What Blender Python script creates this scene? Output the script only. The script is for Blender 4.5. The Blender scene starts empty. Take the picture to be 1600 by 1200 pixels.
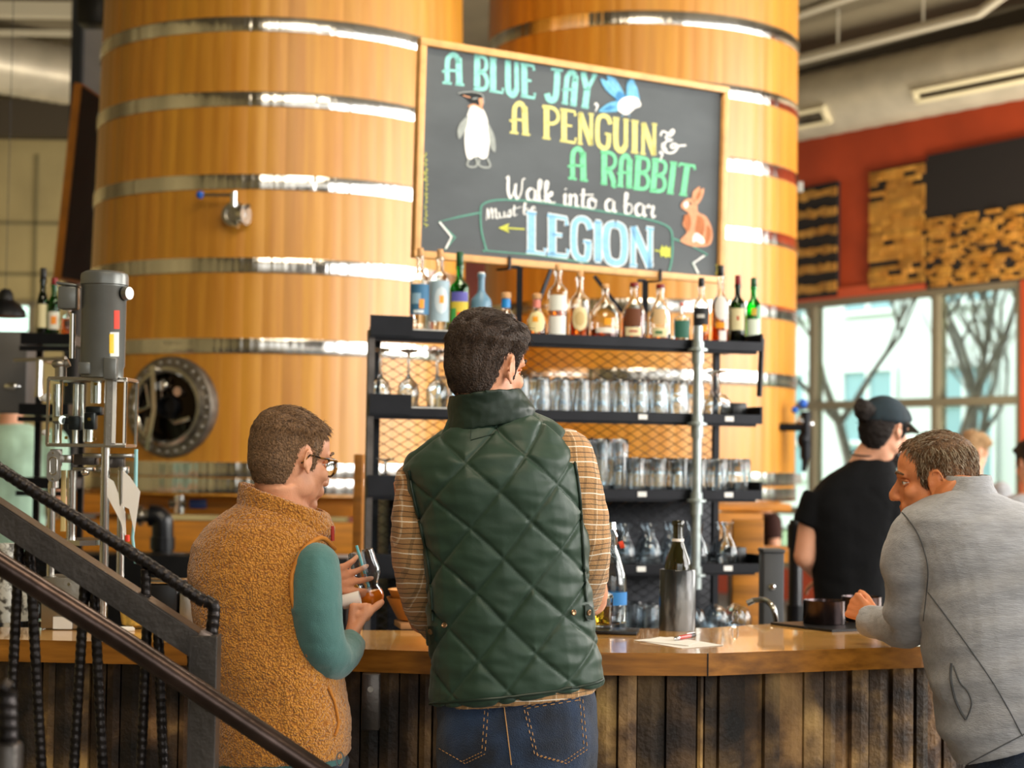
import bpy, bmesh, math, random
from math import sin, cos, pi, radians, atan2, sqrt, exp
from mathutils import Vector, Matrix, noise
from mathutils.bvhtree import BVHTree

scene = bpy.context.scene
COL = scene.collection
random.seed(7)
F = 2800.0                                   # focal length in pixels of the 1600 wide frame
EYE = 1.51
# ------------------------------------------------------------------ camera
cd = bpy.data.cameras.new('camera')
cam = bpy.data.objects.new('camera', cd); COL.objects.link(cam)
cd.sensor_width = 36; cd.lens = 36 * F / 1600
pitch = math.atan(120 / F)
cam.matrix_world = (Matrix.Translation((0, 0, EYE)) @ Matrix.Rotation(pi / 2 + pitch, 4, 'X')
                    @ Matrix.Rotation(radians(0.8), 4, 'Z'))
cd.dof.use_dof = True; cd.dof.focus_distance = 3.85; cd.dof.aperture_fstop = 3.9
cd.clip_start = .05; cd.clip_end = 300
scene.camera = cam
CM = cam.matrix_world.copy()
# ------------------------------------------------------------------ light, sky, exposure
w = bpy.data.worlds.new('sky'); scene.world = w; w.use_nodes = True
nt = w.node_tree; bgn = nt.nodes['Background']
tc = nt.nodes.new('ShaderNodeTexCoord'); sp = nt.nodes.new('ShaderNodeSeparateXYZ'); cr = nt.nodes.new('ShaderNodeValToRGB')
nt.links.new(tc.outputs['Generated'], sp.inputs[0]); nt.links.new(sp.outputs['Z'], cr.inputs[0]); nt.links.new(cr.outputs[0], bgn.inputs[0])
cr.color_ramp.elements[0].color = (.36, .34, .30, 1); cr.color_ramp.elements[0].position = 0.0
cr.color_ramp.elements[1].color = (.97, 1.0, 1.0, 1); cr.color_ramp.elements[1].position = .22
bgn.inputs[1].default_value = 2.6
def area(name, loc, target, sx, sy, power, col):
    l = bpy.data.lights.new(name, 'AREA'); l.shape = 'RECTANGLE'; l.size = sx; l.size_y = sy; l.energy = power; l.color = col
    o = bpy.data.objects.new(name, l); COL.objects.link(o); o.location = loc
    o.rotation_euler = (Vector(target) - Vector(loc)).to_track_quat('-Z', 'Y').to_euler(); return o
area('window_daylight', (7.5, 3.0, 3.2), (0, 5.0, 1.4), 5.0, 3.4, 420, (1.0, .97, .93))  # added area light standing in for assumed, unseen windows on the right
area('window_daylight', (6.5, 9.0, 3.4), (0, 9.5, 2.6), 4.0, 3.0, 350, (1.0, .96, .9))  # added area light within the room, not at a window; brightens the tanks
area('hall_lamp', (0.2, 1.2, 5.6), (0, 7.5, 2.0), 3.0, 1.5, 150, (1.0, .84, .62))  # added area light from above, warms the scene
area('hall_lamp', (5.0, 13.5, 1.2), (4.0, 16.5, 4.6), 2.5, 1.5, 380, (1.0, .9, .75))  # added uplight, brightens the duct and ceiling on the right
area('hall_lamp', (-4.5, 14.5, 1.2), (-5.0, 20, 4.6), 2.5, 1.5, 160, (1.0, .9, .72))  # added uplight for the dark ceiling at upper left
area('bar_lamp', (0.4, 5.6, 4.6), (0.2, 5.9, 1.0), 1.6, .5, 45, (1.0, .86, .66))  # added warm area light over the shelves, no fixture there
scene.view_settings.view_transform = 'Standard'; scene.view_settings.look = 'None'
scene.view_settings.gamma = 1; scene.view_settings.use_curve_mapping = False
scene.view_settings.exposure = 0.50

# ------------------------------------------------------------------ helpers
def at(x, y, d):
    """point of the place seen at photo pixel (x, y), d metres along the view axis"""
    return CM @ Vector(((x - 800) * d / F, (600 - y) * d / F, -d))
def hgt(x, y, d): return at(x, y, d).z
def ray(x, y):
    return CM.translation.copy(), (at(x, y, 1) - CM.translation).normalized()
def lin(c): return c / 12.92 if c <= .04045 else ((c + .055) / 1.055) ** 2.4
def H(h):
    h = h.lstrip('#'); return tuple(lin(int(h[i:i + 2], 16) / 255) for i in (0, 2, 4)) + (1,)
def smooth(a, b, x):
    t = max(0, min(1, (x - a) / (b - a))); return t * t * (3 - 2 * t)
def lerp(a, b, t): return a + (b - a) * t

_mats = {}
def mat(name, col, rough=.5, metal=0, trans=0, ior=1.45, spec=.5, noise_s=0, noise_v=.25, stretch=(1, 1, 1), bump=0, bump_s=40,
        sheen=0, emit=0, tint=False, sss=0, coat=0, alpha=1, ramp=None, aniso=0):
    m = bpy.data.materials.new(name); m.use_nodes = True; t = m.node_tree; b = t.nodes['Principled BSDF']
    I = b.inputs; c = H(col) if isinstance(col, str) else col
    I['Base Color'].default_value = c; I['Roughness'].default_value = rough; I['Metallic'].default_value = metal
    I['Transmission Weight'].default_value = trans; I['IOR'].default_value = ior; I['Specular IOR Level'].default_value = spec
    I['Sheen Weight'].default_value = sheen; I['Coat Weight'].default_value = coat; I['Alpha'].default_value = alpha
    if sss: I['Subsurface Weight'].default_value = sss; I['Subsurface Radius'].default_value = (.012, .005, .003); I['Subsurface Scale'].default_value = 1
    if emit: I['Emission Color'].default_value = c; I['Emission Strength'].default_value = emit
    N = t.nodes.new; L = t.links.new
    src = None
    co = N('ShaderNodeTexCoord'); mp = N('ShaderNodeMapping'); mp.inputs['Scale'].default_value = stretch; L(co.outputs['Object'], mp.inputs[0])
    if noise_s:
        n = N('ShaderNodeTexNoise'); n.inputs['Scale'].default_value = noise_s; n.inputs['Detail'].default_value = 5; L(mp.outputs[0], n.inputs[0])
        r = N('ShaderNodeValToRGB'); L(n.outputs[0], r.inputs[0])
        if ramp:
            e = r.color_ramp.elements; e[0].position = ramp[0][0]; e[0].color = H(ramp[0][1]); e[1].position = ramp[1][0]; e[1].color = H(ramp[1][1])
            for q in ramp[2:]: k = e.new(q[0]); k.color = H(q[1])
        else:
            e = r.color_ramp.elements; e[0].position = .3; e[1].position = .7
            e[0].color = tuple(x * (1 - noise_v) for x in c[:3]) + (1,); e[1].color = tuple(min(1, x * (1 + noise_v)) for x in c[:3]) + (1,)
        src = r.outputs[0]
    if tint:
        a = N('ShaderNodeAttribute'); a.attribute_name = 'tint'; mx = N('ShaderNodeMix'); mx.data_type = 'RGBA'; mx.blend_type = 'MULTIPLY'
        mx.inputs[0].default_value = 1; mx.inputs[6].default_value = c
        if src: L(src, mx.inputs[6])
        L(a.outputs['Color'], mx.inputs[7]); src = mx.outputs[2]
    if src: L(src, I['Base Color'])
    if bump:
        n = N('ShaderNodeTexNoise'); n.inputs['Scale'].default_value = bump_s; n.inputs['Detail'].default_value = 4; L(mp.outputs[0], n.inputs[0])
        bp = N('ShaderNodeBump'); bp.inputs['Strength'].default_value = bump; bp.inputs['Distance'].default_value = .01; L(n.outputs[0], bp.inputs['Height']); L(bp.outputs[0], I['Normal'])
    _mats[name] = m; return m
M = _mats

def base_of(o):
    v = Vector((0, 0, 0))
    while o is not None: v = v + o.location; o = o.parent
    return v
class MB:
    """collects shapes into one mesh"""
    def __init__(s): s.v = []; s.f = []; s.mi = []; s.t = []; s.cm = 0; s.ct = (1, 1, 1)
    def add(s, vs, fs):
        b = len(s.v); s.v += [Vector(v) for v in vs]
        for f in fs: s.f.append([b + i for i in f]); s.mi.append(s.cm); s.t.append(s.ct)
        return s
    def box(s, c, d, R=None, bev=0):
        hx, hy, hz = d[0] / 2, d[1] / 2, d[2] / 2; c = Vector(c)
        if bev:
            b = min(bev, hx * .9, hy * .9, hz * .9); vs = []; 
            bm = bmesh.new(); bmesh.ops.create_cube(bm, size=1)
            for v in bm.verts: v.co = Vector((v.co.x * d[0], v.co.y * d[1], v.co.z * d[2]))
            bmesh.ops.bevel(bm, geom=bm.edges[:], offset=b, segments=2, affect='EDGES', profile=.5)
            bm.verts.index_update(); vs = [v.co.copy() for v in bm.verts]; fs = [[v.index for v in f.verts] for f in bm.faces]; bm.free()
            vs = [c + ((R @ v) if R else v) for v in vs]; return s.add(vs, fs)
        vs = [Vector((x, y, z)) for x in (-hx, hx) for y in (-hy, hy) for z in (-hz, hz)]
        vs = [c + ((R @ v) if R else v) for v in vs]
        return s.add(vs, [(0, 1, 3, 2), (4, 6, 7, 5), (0, 4, 5, 1), (2, 3, 7, 6), (0, 2, 6, 4), (1, 5, 7, 3)])
    def bar(s, a, b, w, h, up=(0, 0, 1), bev=0):
        a = Vector(a); b = Vector(b); y = (b - a); L = y.length; y.normalize(); up = Vector(up)
        x = y.cross(up)
        if x.length < 1e-4: x = y.cross(Vector((1, 0, 0)))
        x.normalize(); z = x.cross(y); R = Matrix((x, y, z)).transposed()
        return s.box((a + b) / 2, (w, L, h), R, bev)
    def tube(s, pts, r, n=12, caps=True, flat=None, twist=0):
        pts = [Vector(p) for p in pts]; m = len(pts)
        if not hasattr(r, '__len__'): r = [r] * m
        vs = []; fs = []; x = None
        for i, p in enumerate(pts):
            d = (pts[min(i + 1, m - 1)] - pts[max(i - 1, 0)]).normalized()
            if x is None: x = d.cross(Vector((0, 0, 1)) if abs(d.z) < .9 else Vector((0, 1, 0))).normalized()
            else: x = (x - d * x.dot(d)).normalized()
            y = d.cross(x)
            for k in range(n):
                a = 2 * pi * k / n; vs.append(p + (x * cos(a) * (flat or 1) + y * sin(a)) * r[i])
        for i in range(m - 1):
            for k in range(n): fs.append((i * n + k, i * n + (k + 1) % n, (i + 1) * n + (k + 1) % n, (i + 1) * n + k))
        if caps: fs.append(tuple(range(n - 1, -1, -1))); fs.append(tuple((m - 1) * n + k for k in range(n)))
        return s.add(vs, fs)
    def cap_tube(s, pts, r, n=16):
        """limb with round ends"""
        pts = [Vector(p) for p in pts]
        if not hasattr(r, '__len__'): r = [r] * len(pts)
        for p, q in ((pts[0], r[0]), (pts[-1], r[-1])): s.ell(p, (q, q, q), seg=n, rings=8)
        return s.tube(pts, r, n)
    def ell(s, c, r, R=None, seg=20, rings=12):
        c = Vector(c); vs = []; fs = []
        if not hasattr(r, '__len__'): r = (r, r, r)
        for i in range(1, rings):
            th = pi * i / rings
            for k in range(seg):
                a = 2 * pi * k / seg; v = Vector((r[0] * sin(th) * cos(a), r[1] * sin(th) * sin(a), r[2] * cos(th))); vs.append(c + (R @ v if R else v))
        t = Vector((0, 0, r[2])); vs.append(c + (R @ t if R else t)); vs.append(c - (R @ t if R else t))
        T = len(vs) - 2; B = T + 1
        for i in range(rings - 2):
            for k in range(seg): fs.append((i * seg + k, (i + 1) * seg + k, (i + 1) * seg + (k + 1) % seg, i * seg + (k + 1) % seg))
        for k in range(seg): fs.append((T, k, (k + 1) % seg)); fs.append((B, (rings - 2) * seg + (k + 1) % seg, (rings - 2) * seg + k))
        return s.add(vs, fs)
    def lathe(s, prof, c=(0, 0, 0), n=24, axis=None, closed=False, sx=1, sy=1):
        """prof: list of (r, z)"""
        c = Vector(c); R = Vector((0, 0, 1)).rotation_difference(Vector(axis)).to_matrix() if axis is not None else None
        vs = []; fs = []; m = len(prof)
        for (r, z) in prof:
            for k in range(n):
                a = 2 * pi * k / n; v = Vector((r * cos(a) * sx, r * sin(a) * sy, z)); vs.append(c + (R @ v if R else v))
        for i in range(m - 1 + (1 if closed else 0)):
            j = (i + 1) % m
            for k in range(n): fs.append((i * n + k, i * n + (k + 1) % n, j * n + (k + 1) % n, j * n + k))
        if not closed: fs.append(tuple(range(n - 1, -1, -1))); fs.append(tuple((m - 1) * n + k for k in range(n)))
        return s.add(vs, fs)
    def loft(s, rings, caps=True):
        n = len(rings[0]); vs = [p for r in rings for p in r]; fs = []
        for i in range(len(rings) - 1):
            for k in range(n): fs.append((i * n + k, i * n + (k + 1) % n, (i + 1) * n + (k + 1) % n, (i + 1) * n + k))
        if caps: fs.append(tuple(range(n - 1, -1, -1))); fs.append(tuple((len(rings) - 1) * n + k for k in range(n)))
        return s.add(vs, fs)
    def prism(s, pts, d):
        """flat polygon pts (3D) extruded along d"""
        n = len(pts); d = Vector(d); vs = [Vector(p) for p in pts] + [Vector(p) + d for p in pts]
        return s.add(vs, [tuple(range(n)), tuple(range(2 * n - 1, n - 1, -1))] + [(i, i + n, (i + 1) % n + n, (i + 1) % n) for i in range(n)])
    def mesh(s, name, off=Vector((0, 0, 0)), smoothing=True):
        me = bpy.data.meshes.new(name); me.from_pydata([tuple(v - off) for v in s.v], [], s.f)
        me.validate(); 
        return me
    def build(s, name, m, parent=None, sm=35, kind=None, fixn=True, recentre=True):
        off = base_of(parent) if parent else Vector((0, 0, 0)); loc = None
        if not parent and recentre and s.v:
            xs = [v.x for v in s.v]; ys = [v.y for v in s.v]; zs = [v.z for v in s.v]
            off = loc = Vector(((min(xs) + max(xs)) / 2, (min(ys) + max(ys)) / 2, min(zs)))
        me = bpy.data.meshes.new(name); me.from_pydata([tuple(v - off) for v in s.v], [], s.f)
        if len(me.polygons) == len(s.mi):
            me.polygons.foreach_set('material_index', s.mi)
            if any(t != (1, 1, 1) for t in s.t):
                ca = me.color_attributes.new('tint', 'FLOAT_COLOR', 'CORNER'); arr = []
                for p, t in zip(me.polygons, s.t): arr += [t[0], t[1], t[2], 1] * p.loop_total
                ca.data.foreach_set('color', arr)
        if fixn:
            bm = bmesh.new(); bm.from_mesh(me); bmesh.ops.recalc_face_normals(bm, faces=bm.faces); bm.to_mesh(me); bm.free()
        for x in (m if isinstance(m, (list, tuple)) else [m]): me.materials.append(x)
        if sm:
            me.polygons.foreach_set('use_smooth', [True] * len(me.polygons))
            try: me.set_sharp_from_angle(angle=radians(sm))
            except Exception: pass
        o = bpy.data.objects.new(name, me); COL.objects.link(o)
        if parent: o.parent = parent
        if loc: o.location = loc
        if kind: o['kind'] = kind
        return o
def tag(o, label, cat, group=None):
    o['label'] = label; o['category'] = cat
    if group: o['group'] = group
    return o
def thing(name, loc, label, cat, group=None):
    o = bpy.data.objects.new(name, None); COL.objects.link(o); o.location = Vector(loc); o.empty_display_size = .05
    return tag(o, label, cat, group)
def struct(name, mb, m, **k): return mb.build(name, m, kind='structure', **k)
def copy_tree(o, parent=None):
    c = o.copy(); COL.objects.link(c)
    if parent: c.parent = parent
    for ch in [x for x in KIDS.get(o.name, [])]: copy_tree(ch, c)
    return c
KIDS = {}
def reg_kids(o):
    KIDS[o.name] = [x for x in COL.objects if x.parent == o]
    for k in KIDS[o.name]: reg_kids(k)
def catmull(P, k=6):
    P = [Vector(p) for p in P]; Q = [P[0]] + P + [P[-1]]; out = []
    for i in range(1, len(Q) - 2):
        a, b, c, d = Q[i - 1:i + 3]
        for j in range(k):
            t = j / k; out.append(.5 * ((2 * b) + (c - a) * t + (2 * a - 5 * b + 4 * c - d) * t * t + (3 * b - a - 3 * c + d) * t ** 3))
    out.append(P[-1]); return out

# ------------------------------------------------------------------ materials
mat('tank_wood', '#d08a22', .45, noise_s=3.2, stretch=(9, 9, .5), tint=True, bump=.05, bump_s=12, coat=.9, ramp=[(.25, '#c68016'), (.75, '#dc9b2a')])
M['tank_wood'].node_tree.nodes['Principled BSDF'].inputs['Coat Roughness'].default_value = .42
mat('steel', '#c9c6c0', .22, 1, noise_s=5, noise_v=.12)
mat('band_steel', '#d8d5cf', .16, 1, bump=.9, bump_s=9, stretch=(2, 2, .02), noise_s=4, noise_v=.3)
mat('dull_steel', '#a8a49c', .42, 1, bump=.1, bump_s=60)
mat('chrome', '#e4e6e8', .08, 1)
mat('black_metal', '#15161a', .38, .6, noise_s=12)
mat('black_paint', '#0d0e10', .45)
mat('black_plastic', '#101113', .35)
mat('blue_plastic', '#1f5fc4', .3)
mat('motor_paint', '#6d6f6c', .3, .35, noise_s=9, noise_v=.1)
mat('raw_steel', '#55504c', .38, .85, noise_s=9, noise_v=.35, bump=.1, bump_s=80)
mat('pipe_steel', '#4a3d38', .3, .9, noise_s=14, noise_v=.35, stretch=(1, 1, 1), bump=.06, bump_s=60)
mat('rebar_steel', '#34302f', .36, .85, noise_s=30, noise_v=.4, bump=.15, bump_s=150)
mat('counter_wood', '#bf8435', .22, noise_s=4, stretch=(1, 8, 8), coat=.7, bump=.03, bump_s=30, ramp=[(.3, '#b07a30'), (.7, '#e0ad62')])
mat('edge_wood', '#8a5318', .3, noise_s=5, stretch=(1, 8, 10), coat=.5, bump=.04, bump_s=30, ramp=[(.3, '#7a4c12'), (.72, '#b5772a')])
mat('stave_wood', '#4a3524', .6, noise_s=3.6, stretch=(2.2, 2.2, 2.0), tint=True, bump=.4, bump_s=40, ramp=[(.34, '#1c1510'), (.60, '#9c7c50'), (.48, '#54402c'), (.78, '#c9a468')])
mat('beam_wood', '#b9761f', .5, noise_s=5, stretch=(.6, 6, 6), noise_v=.3)
mat('frame_wood', '#dca768', .45, noise_s=6, stretch=(3, 3, 3), noise_v=.15)
mat('orange_frame_wood', '#c8811f', .45, noise_s=6, noise_v=.15)
mat('chalkboard', '#33383c', .55, noise_s=2.2, stretch=(1, 1, 2.2), ramp=[(.25, '#363c40'), (.8, '#50575b')])
mat('dark_board', '#0c0a09', .7)
mat('red_wall', '#a83f1a', .7, noise_s=2, noise_v=.15)
mat('red_trim', '#c2502c', .55)
mat('mullion', '#79705a', .5)
mat('beige_wall', '#a39468', .8, noise_s=1.5, noise_v=.12)
mat('ceiling_grey', '#6e6550', .85, noise_s=1, noise_v=.2)
mat('concrete', '#77726a', .7, noise_s=3, noise_v=.2, bump=.1)
mat('duct', '#b8b09c', .38, .35, noise_s=3, noise_v=.15)
mat('pipe_paint', '#b5ae9a', .5, .2)
mat('column_grey', '#b9b7b4', .6, noise_s=3, noise_v=.1)
mat('column_dark', '#3a3e42', .5, .3)
mat('beam_dark', '#3d3528', .7)
mat('beam_cream', '#c9bf9d', .6)
mat('glass', '#ffffff', .0, trans=1, ior=1.45)
mat('glassware', '#f4fbff', .02, trans=1, ior=1.42)
mat('window_glass', '#f2fffb', .02, trans=1, ior=1.02, spec=.3)
mat('white_plastic', '#e8e8e4', .4)
mat('galvanised', '#a9b3b2', .36, .75, noise_s=25, noise_v=.15)
mat('black_marble', '#17191b', .3, noise_s=11, stretch=(1, 1, .35), ramp=[(.40, '#15181a'), (.62, '#85898b'), (.52, '#303437')], coat=.3)
mat('paper', '#f0eee8', .7)
mat('cardboard', '#b98a5e', .75, noise_s=8)
mat('skin', '#d99a76', .5, sss=.12, noise_s=18, noise_v=.07, bump=.08, bump_s=260)
mat('skin_warm', '#d98a5a', .48, sss=.12, noise_s=20, noise_v=.1, bump=.1, bump_s=240)
mat('skin_pale', '#dfa485', .5, sss=.12, noise_s=18, noise_v=.06)
mat('lip', '#a9574a', .45)
mat('eye_white', '#e4ddd2', .2)
mat('iris', '#4a4a3a', .15)
mat('denim', '#16283f', .75, noise_s=14, bump=.5, bump_s=420, ramp=[(.3, '#0a1424'), (.72, '#1a3454')], sheen=.2)
mat('stitch', '#b9884e', .6)
mat('vest_green', '#283f30', .5, sheen=.1, noise_s=6, noise_v=.08, bump=.06, bump_s=60)
mat('vest_collar', '#203026', .45, noise_s=6, noise_v=.08, bump=.08, bump_s=40)
mat('teal_knit', '#46716d', .85, sheen=.3, bump=.25, bump_s=500, noise_s=9, noise_v=.08)
mat('black_tee', '#090a0d', .9, spec=.25, bump=.1, bump_s=60)
mat('grey_knit', '#a3a4a8', .9, sheen=.3, noise_s=90, noise_v=.14, stretch=(.25, 1, 1.6), bump=.35, bump_s=300)
mat('grey_seam', '#55575a', .9)
mat('mint_shirt', '#b4d6c0', .9, noise_s=8, noise_v=.15)
mat('brown_hair', '#3d2d22', .65, noise_s=170, noise_v=.5, bump=1, bump_s=230)
mat('light_brown_hair', '#76583c', .65, noise_s=170, noise_v=.5, bump=1, bump_s=230)
mat('greying_hair', '#5b4a3a', .65, noise_s=170, noise_v=.5, bump=1, bump_s=230)
mat('blond_hair', '#a9855c', .65, noise_s=170, noise_v=.5, bump=1, bump_s=230)
mat('dark_hair', '#231a17', .65, noise_s=170, noise_v=.5, bump=1, bump_s=230)
# ================================================================== ROOM
CEIL = 5.85
mb = MB(); mb.box((0, 10, -.05), (40, 44, .1)); struct('floor', mb, M['concrete'])
mb = MB(); mb.box((0, 13, CEIL + .05), (44, 38, .1)); struct('ceiling', mb, M['ceiling_grey'])
# right wall: runs obliquely from far left to near right
wa = Vector((3.14, 20.0, 0)); wd = Vector((1.75, -2.9, 0)).normalized(); wn = Vector((-wd.y, wd.x, 0))   # wn points outdoors (right/back)
if wn.x < 0: wn = -wn
def wp(s, z, o=0.0): return wa + wd * s + wn * o + Vector((0, 0, z))
def wq(x, y, o=0.0):
    """wall coordinates (s, z) under a photo pixel"""
    O, D = ray(x, y); t = ((wa + wn * o) - O).dot(wn) / D.dot(wn); p = O + D * t; return (p - wa).dot(wd), p.z
def wbox(mb, s0, s1, z0, z1, o0, o1):
    mb.prism([wp(s0, z0, o0), wp(s1, z0, o0), wp(s1, z1, o0), wp(s0, z1, o0)], wn * (o1 - o0)); return mb
sL = wq(1264, 640)[0]; sM = wq(1456, 640)[0]; sR = wq(1594, 640)[0]
zT = wq(1420, 452)[1]; zM = wq(1420, 629)[1]; zB = .35
SW0 = -2.6; SWE = sR + 6.2
mb = MB(); wbox(mb, SW0, SWE, zT, CEIL, 0, .25); wbox(mb, SW0, SWE, 0, zB, 0, .25)
wbox(mb, sR, sR + .55, zB, zT, 0, .25); wbox(mb, -12, SW0, 0, CEIL, 0, .25)
struct('wall_right', mb, M['red_wall'])
mb = MB(); wbox(mb, SW0, SWE, zT - .02, zT + .09, -.035, .0); struct('trim_1', mb, M['red_trim'])
def window(n, s0, s1, z0, z1, panes_s, panes_z):
    root = bpy.data.objects.new('window_%d' % n, None); COL.objects.link(root); root.location = wp(s0, z0); root['kind'] = 'structure'
    f = MB(); wd_ = .085
    for s in [s0 + wd_ / 2, s1 - wd_ / 2] + panes_s: wbox(f, s - wd_ / 2, s + wd_ / 2, z0, z1, .03, .16)
    for z in [z0 + wd_ / 2, z1 - wd_ / 2] + panes_z: wbox(f, s0, s1, z - wd_ / 2, z + wd_ / 2, .031, .161)
    f.build('window_frame', M['mullion'], root)
    g = MB(); wbox(g, s0, s1, z0, z1, .09, .096); g.build('window_pane', M['window_glass'], root)
zz = [zM, zM - (zT - zM)]
window(1, SW0, sR, zB, zT, [SW0 + 1.3, sL, sM], [z for z in zz if z > zB + .2])
window(2, sR + .55, SWE, zB, zT, [sR + .55 + 1.9, sR + .55 + 3.8], [z for z in zz if z > zB + .2])
# solid left wall and glazed rear wall behind the camera keep the daylight coming from the right
mb = MB(); mb.box((-6.6, 6, CEIL / 2), (.2, 32, CEIL)); struct('wall_left', mb, M['beige_wall'])
mb = MB(); mb.box((-4.0, -6, CEIL / 2), (5.4, .2, CEIL)); mb.box((3.3, -6, .5), (9.2, .2, 1.0)); mb.box((3.3, -6, CEIL - .5), (9.2, .2, 1.0)); struct('wall_rear', mb, M['beige_wall'])
mb = MB()
for x in (.6, 2.6, 4.6, 6.6): mb.box((x, -6, 2.9), (.14, .14, 3.9))
mb.box((3.3, -6, 3.0), (7, .1, .1)); struct('trim_4', mb, M['mullion'])
mb = MB()
for y in (-4, -2, 0, 2, 4, 6, 8): mb.box((7.9, y, CEIL / 2), (.18, .18, CEIL))
for z in (.9, 2.6, 4.3): mb.box((7.9, 2, z), (.12, 12, .12))
struct('trim_5', mb, M['mullion'])
# back left wall
mb = MB(); mb.box((-9.5, 22.15, CEIL / 2), (15, .3, CEIL)); 
struct('wall_back', mb, M['beige_wall'])
mb = MB()
for z in (3.05, 3.72, 4.35): mb.box((-9.5, 21.98, z), (15, .03, .035))
for x in (-8.2, -5.9, -3.6): mb.box((x, 21.98, 3.9), (.035, .03, 2.6))
struct('trim_2', mb, mat('seam_olive', '#766d4c', .8))
# window strip low in the back wall at the left
p0 = at(-60, 520, 21.9); p1 = at(47, 474, 21.9)
r3 = bpy.data.objects.new('window_3', None); COL.objects.link(r3); r3.location = Vector((p0.x, 21.9, p0.z)); r3['kind'] = 'structure'
f = MB(); cx = (p0.x + p1.x) / 2
for z in (p0.z, p1.z): f.box((cx, 21.93, z), (p1.x - p0.x + .1, .1, .06))
for x in (p0.x, p1.x): f.box((x, 21.93, (p0.z + p1.z) / 2), (.06, .1, p1.z - p0.z))
f.build('window_frame', M['mullion'], r3)
mat('window_light', '#d9fff2', .5, emit=1.3)
f = MB(); f.box((cx, 21.95, (p0.z + p1.z) / 2), (p1.x - p0.x, .02, p1.z - p0.z)); f.build('window_pane', M['window_light'], r3)

# ceiling beams at upper left
mb = MB(); a = at(-60, 128, 20); b = at(160, 138, 20)
b.z = a.z
mb.bar(a, b + (b - a) * .6, .2, .12); o = mb.build('ceiling_beam', M['beam_cream']); tag(o, 'cream painted steel beam under the ductwork at upper left', 'beam')
mb = MB(); mb.box(((a.x + b.x) / 2 + .5, 20.6, a.z - .27), (3.4, .3, .42)); o = mb.build('ceiling_beam', M['beam_dark']); tag(o, 'dark brown ceiling beam below the cream beam at upper left', 'beam')
mb = MB(); mb.box(((a.x + b.x) / 2 + .5, 20.6, a.z - .27), (3.4, .3, .42))
# left duct
mb = MB(); a = at(-120, 78, 17.5); b = at(90, 82, 18.5); b.z = a.z
d = (b - a); n = 30
prof = [a + d * (i / n * 1.1) for i in range(n + 1)]; mb.tube(prof, [.3 + (.008 if i % 2 else 0) for i in range(n + 1)], 24)
o = mb.build('air_duct', M['duct'], sm=20); tag(o, 'fat round galvanised air duct under the ceiling at upper left', 'duct')
mb = MB(); a = at(-80, 14, 17); b = at(120, 30, 17); b.z = a.z; mb.bar(a, b, .14, .14); mb.bar(a + Vector((0, 0, -.22)), b + Vector((0, 0, -.22)), .05, .05)
o = mb.build('ceiling_beam', M['pipe_paint']); tag(o, 'pale ceiling joist above the round duct at upper left', 'beam')
# column behind left tank
t = thing('column', at(130, 600, 12.4) * Vector((1, 1, 0)) if False else Vector((at(130, 600, 14.2).x, at(130, 600, 14.2).y, 0)), 'tall grey steel column left of the big wooden tank', 'column')
mb = MB(); base = t.location
mb.box(base + Vector((.05, 0, CEIL / 2)), (.19, .12, CEIL)); mb.build('column_web', M['column_grey'], t)
mb = MB(); mb.box(base + Vector((-.085, -.05, CEIL / 2)), (.08, .2, CEIL)); mb.build('column_flange', M['column_dark'], t)
# dark loudspeaker high between the column and tank
mb = MB(); p = at(146, 6, 11.8); mb.box(p, (.17, .2, .30), bev=.01); mb.box(p + Vector((0, 0, .22)), (.03, .03, .2)); o = mb.build('loudspeaker', M['black_plastic'])
tag(o, 'black box loudspeaker hanging at the top between column and tank', 'speaker')
# exterior: pale building + bare trees, seen through the windows
mat('facade', '#dfe3e0', .8); mat('facade_glass', '#8fb4bb', .15, spec=.8); mat('facade_frame', '#f1f5f3', .6); mat('bark', '#d2cdc1', .9, noise_s=6)
mat('lawn', '#8fa27a', 1, noise_s=.6, noise_v=.3)
mb = MB(); mb.box((26, 38, -.12), (70, 60, .1)); struct('ground', mb, M['lawn'])
eo = 15.0   # metres outdoors from the wall
t = thing('office_building', wp(-6, 0, eo), 'pale office building with grid windows seen through the window wall', 'building')
mb = MB(); wbox(mb, -26, 14, 0, 12, eo, eo + 6); mb.build('facade', M['facade'], t)
k = 0
for s in range(-22, 13, 3):
    for z in (1.2, 5.0, 8.4):
        f = MB(); s0 = s; s1 = s + 1.7; z1 = z + 2.5
        wbox(f, s0, s1, z, z1, eo - .04, eo)
        w_ = f.build('window', M['facade_glass'], t)
        g = MB()
        for a_ in (s0, (s0 + s1) / 2, s1): wbox(g, a_ - .05, a_ + .05, z, z1, eo - .12, eo - .04)
        for zz_ in (z, z + .83, z + 1.66, z1): wbox(g, s0 - .05, s1 + .05, zz_ - .05, zz_ + .05, eo - .121, eo - .041)
        g.build('window_frame', M['facade_frame'], w_); k += 1
rt = random.Random(3)
def branch(mb, p, d, L, r, depth):
    pts = [p]; q = p.copy(); dd = d.copy()
    for i in range(4):
        dd = (dd + Vector((rt.uniform(-.18, .18), rt.uniform(-.18, .18), rt.uniform(-.02, .12)))).normalized(); q = q + dd * L / 4; pts.append(q.copy())
    mb.tube(pts, [r * (1 - .45 * i / 4) for i in range(5)], 6)
    if depth:
        for j in range(4 if depth > 1 else 3):
            k = rt.choice([2, 3, 4]); ax = Vector((rt.uniform(-1, 1), rt.uniform(-1, 1), rt.uniform(.1, .9))).normalized()
            branch(mb, pts[k], (dd * .7 + ax * .9).normalized(), L * rt.uniform(.55, .8), r * .5, depth - 1)
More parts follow.
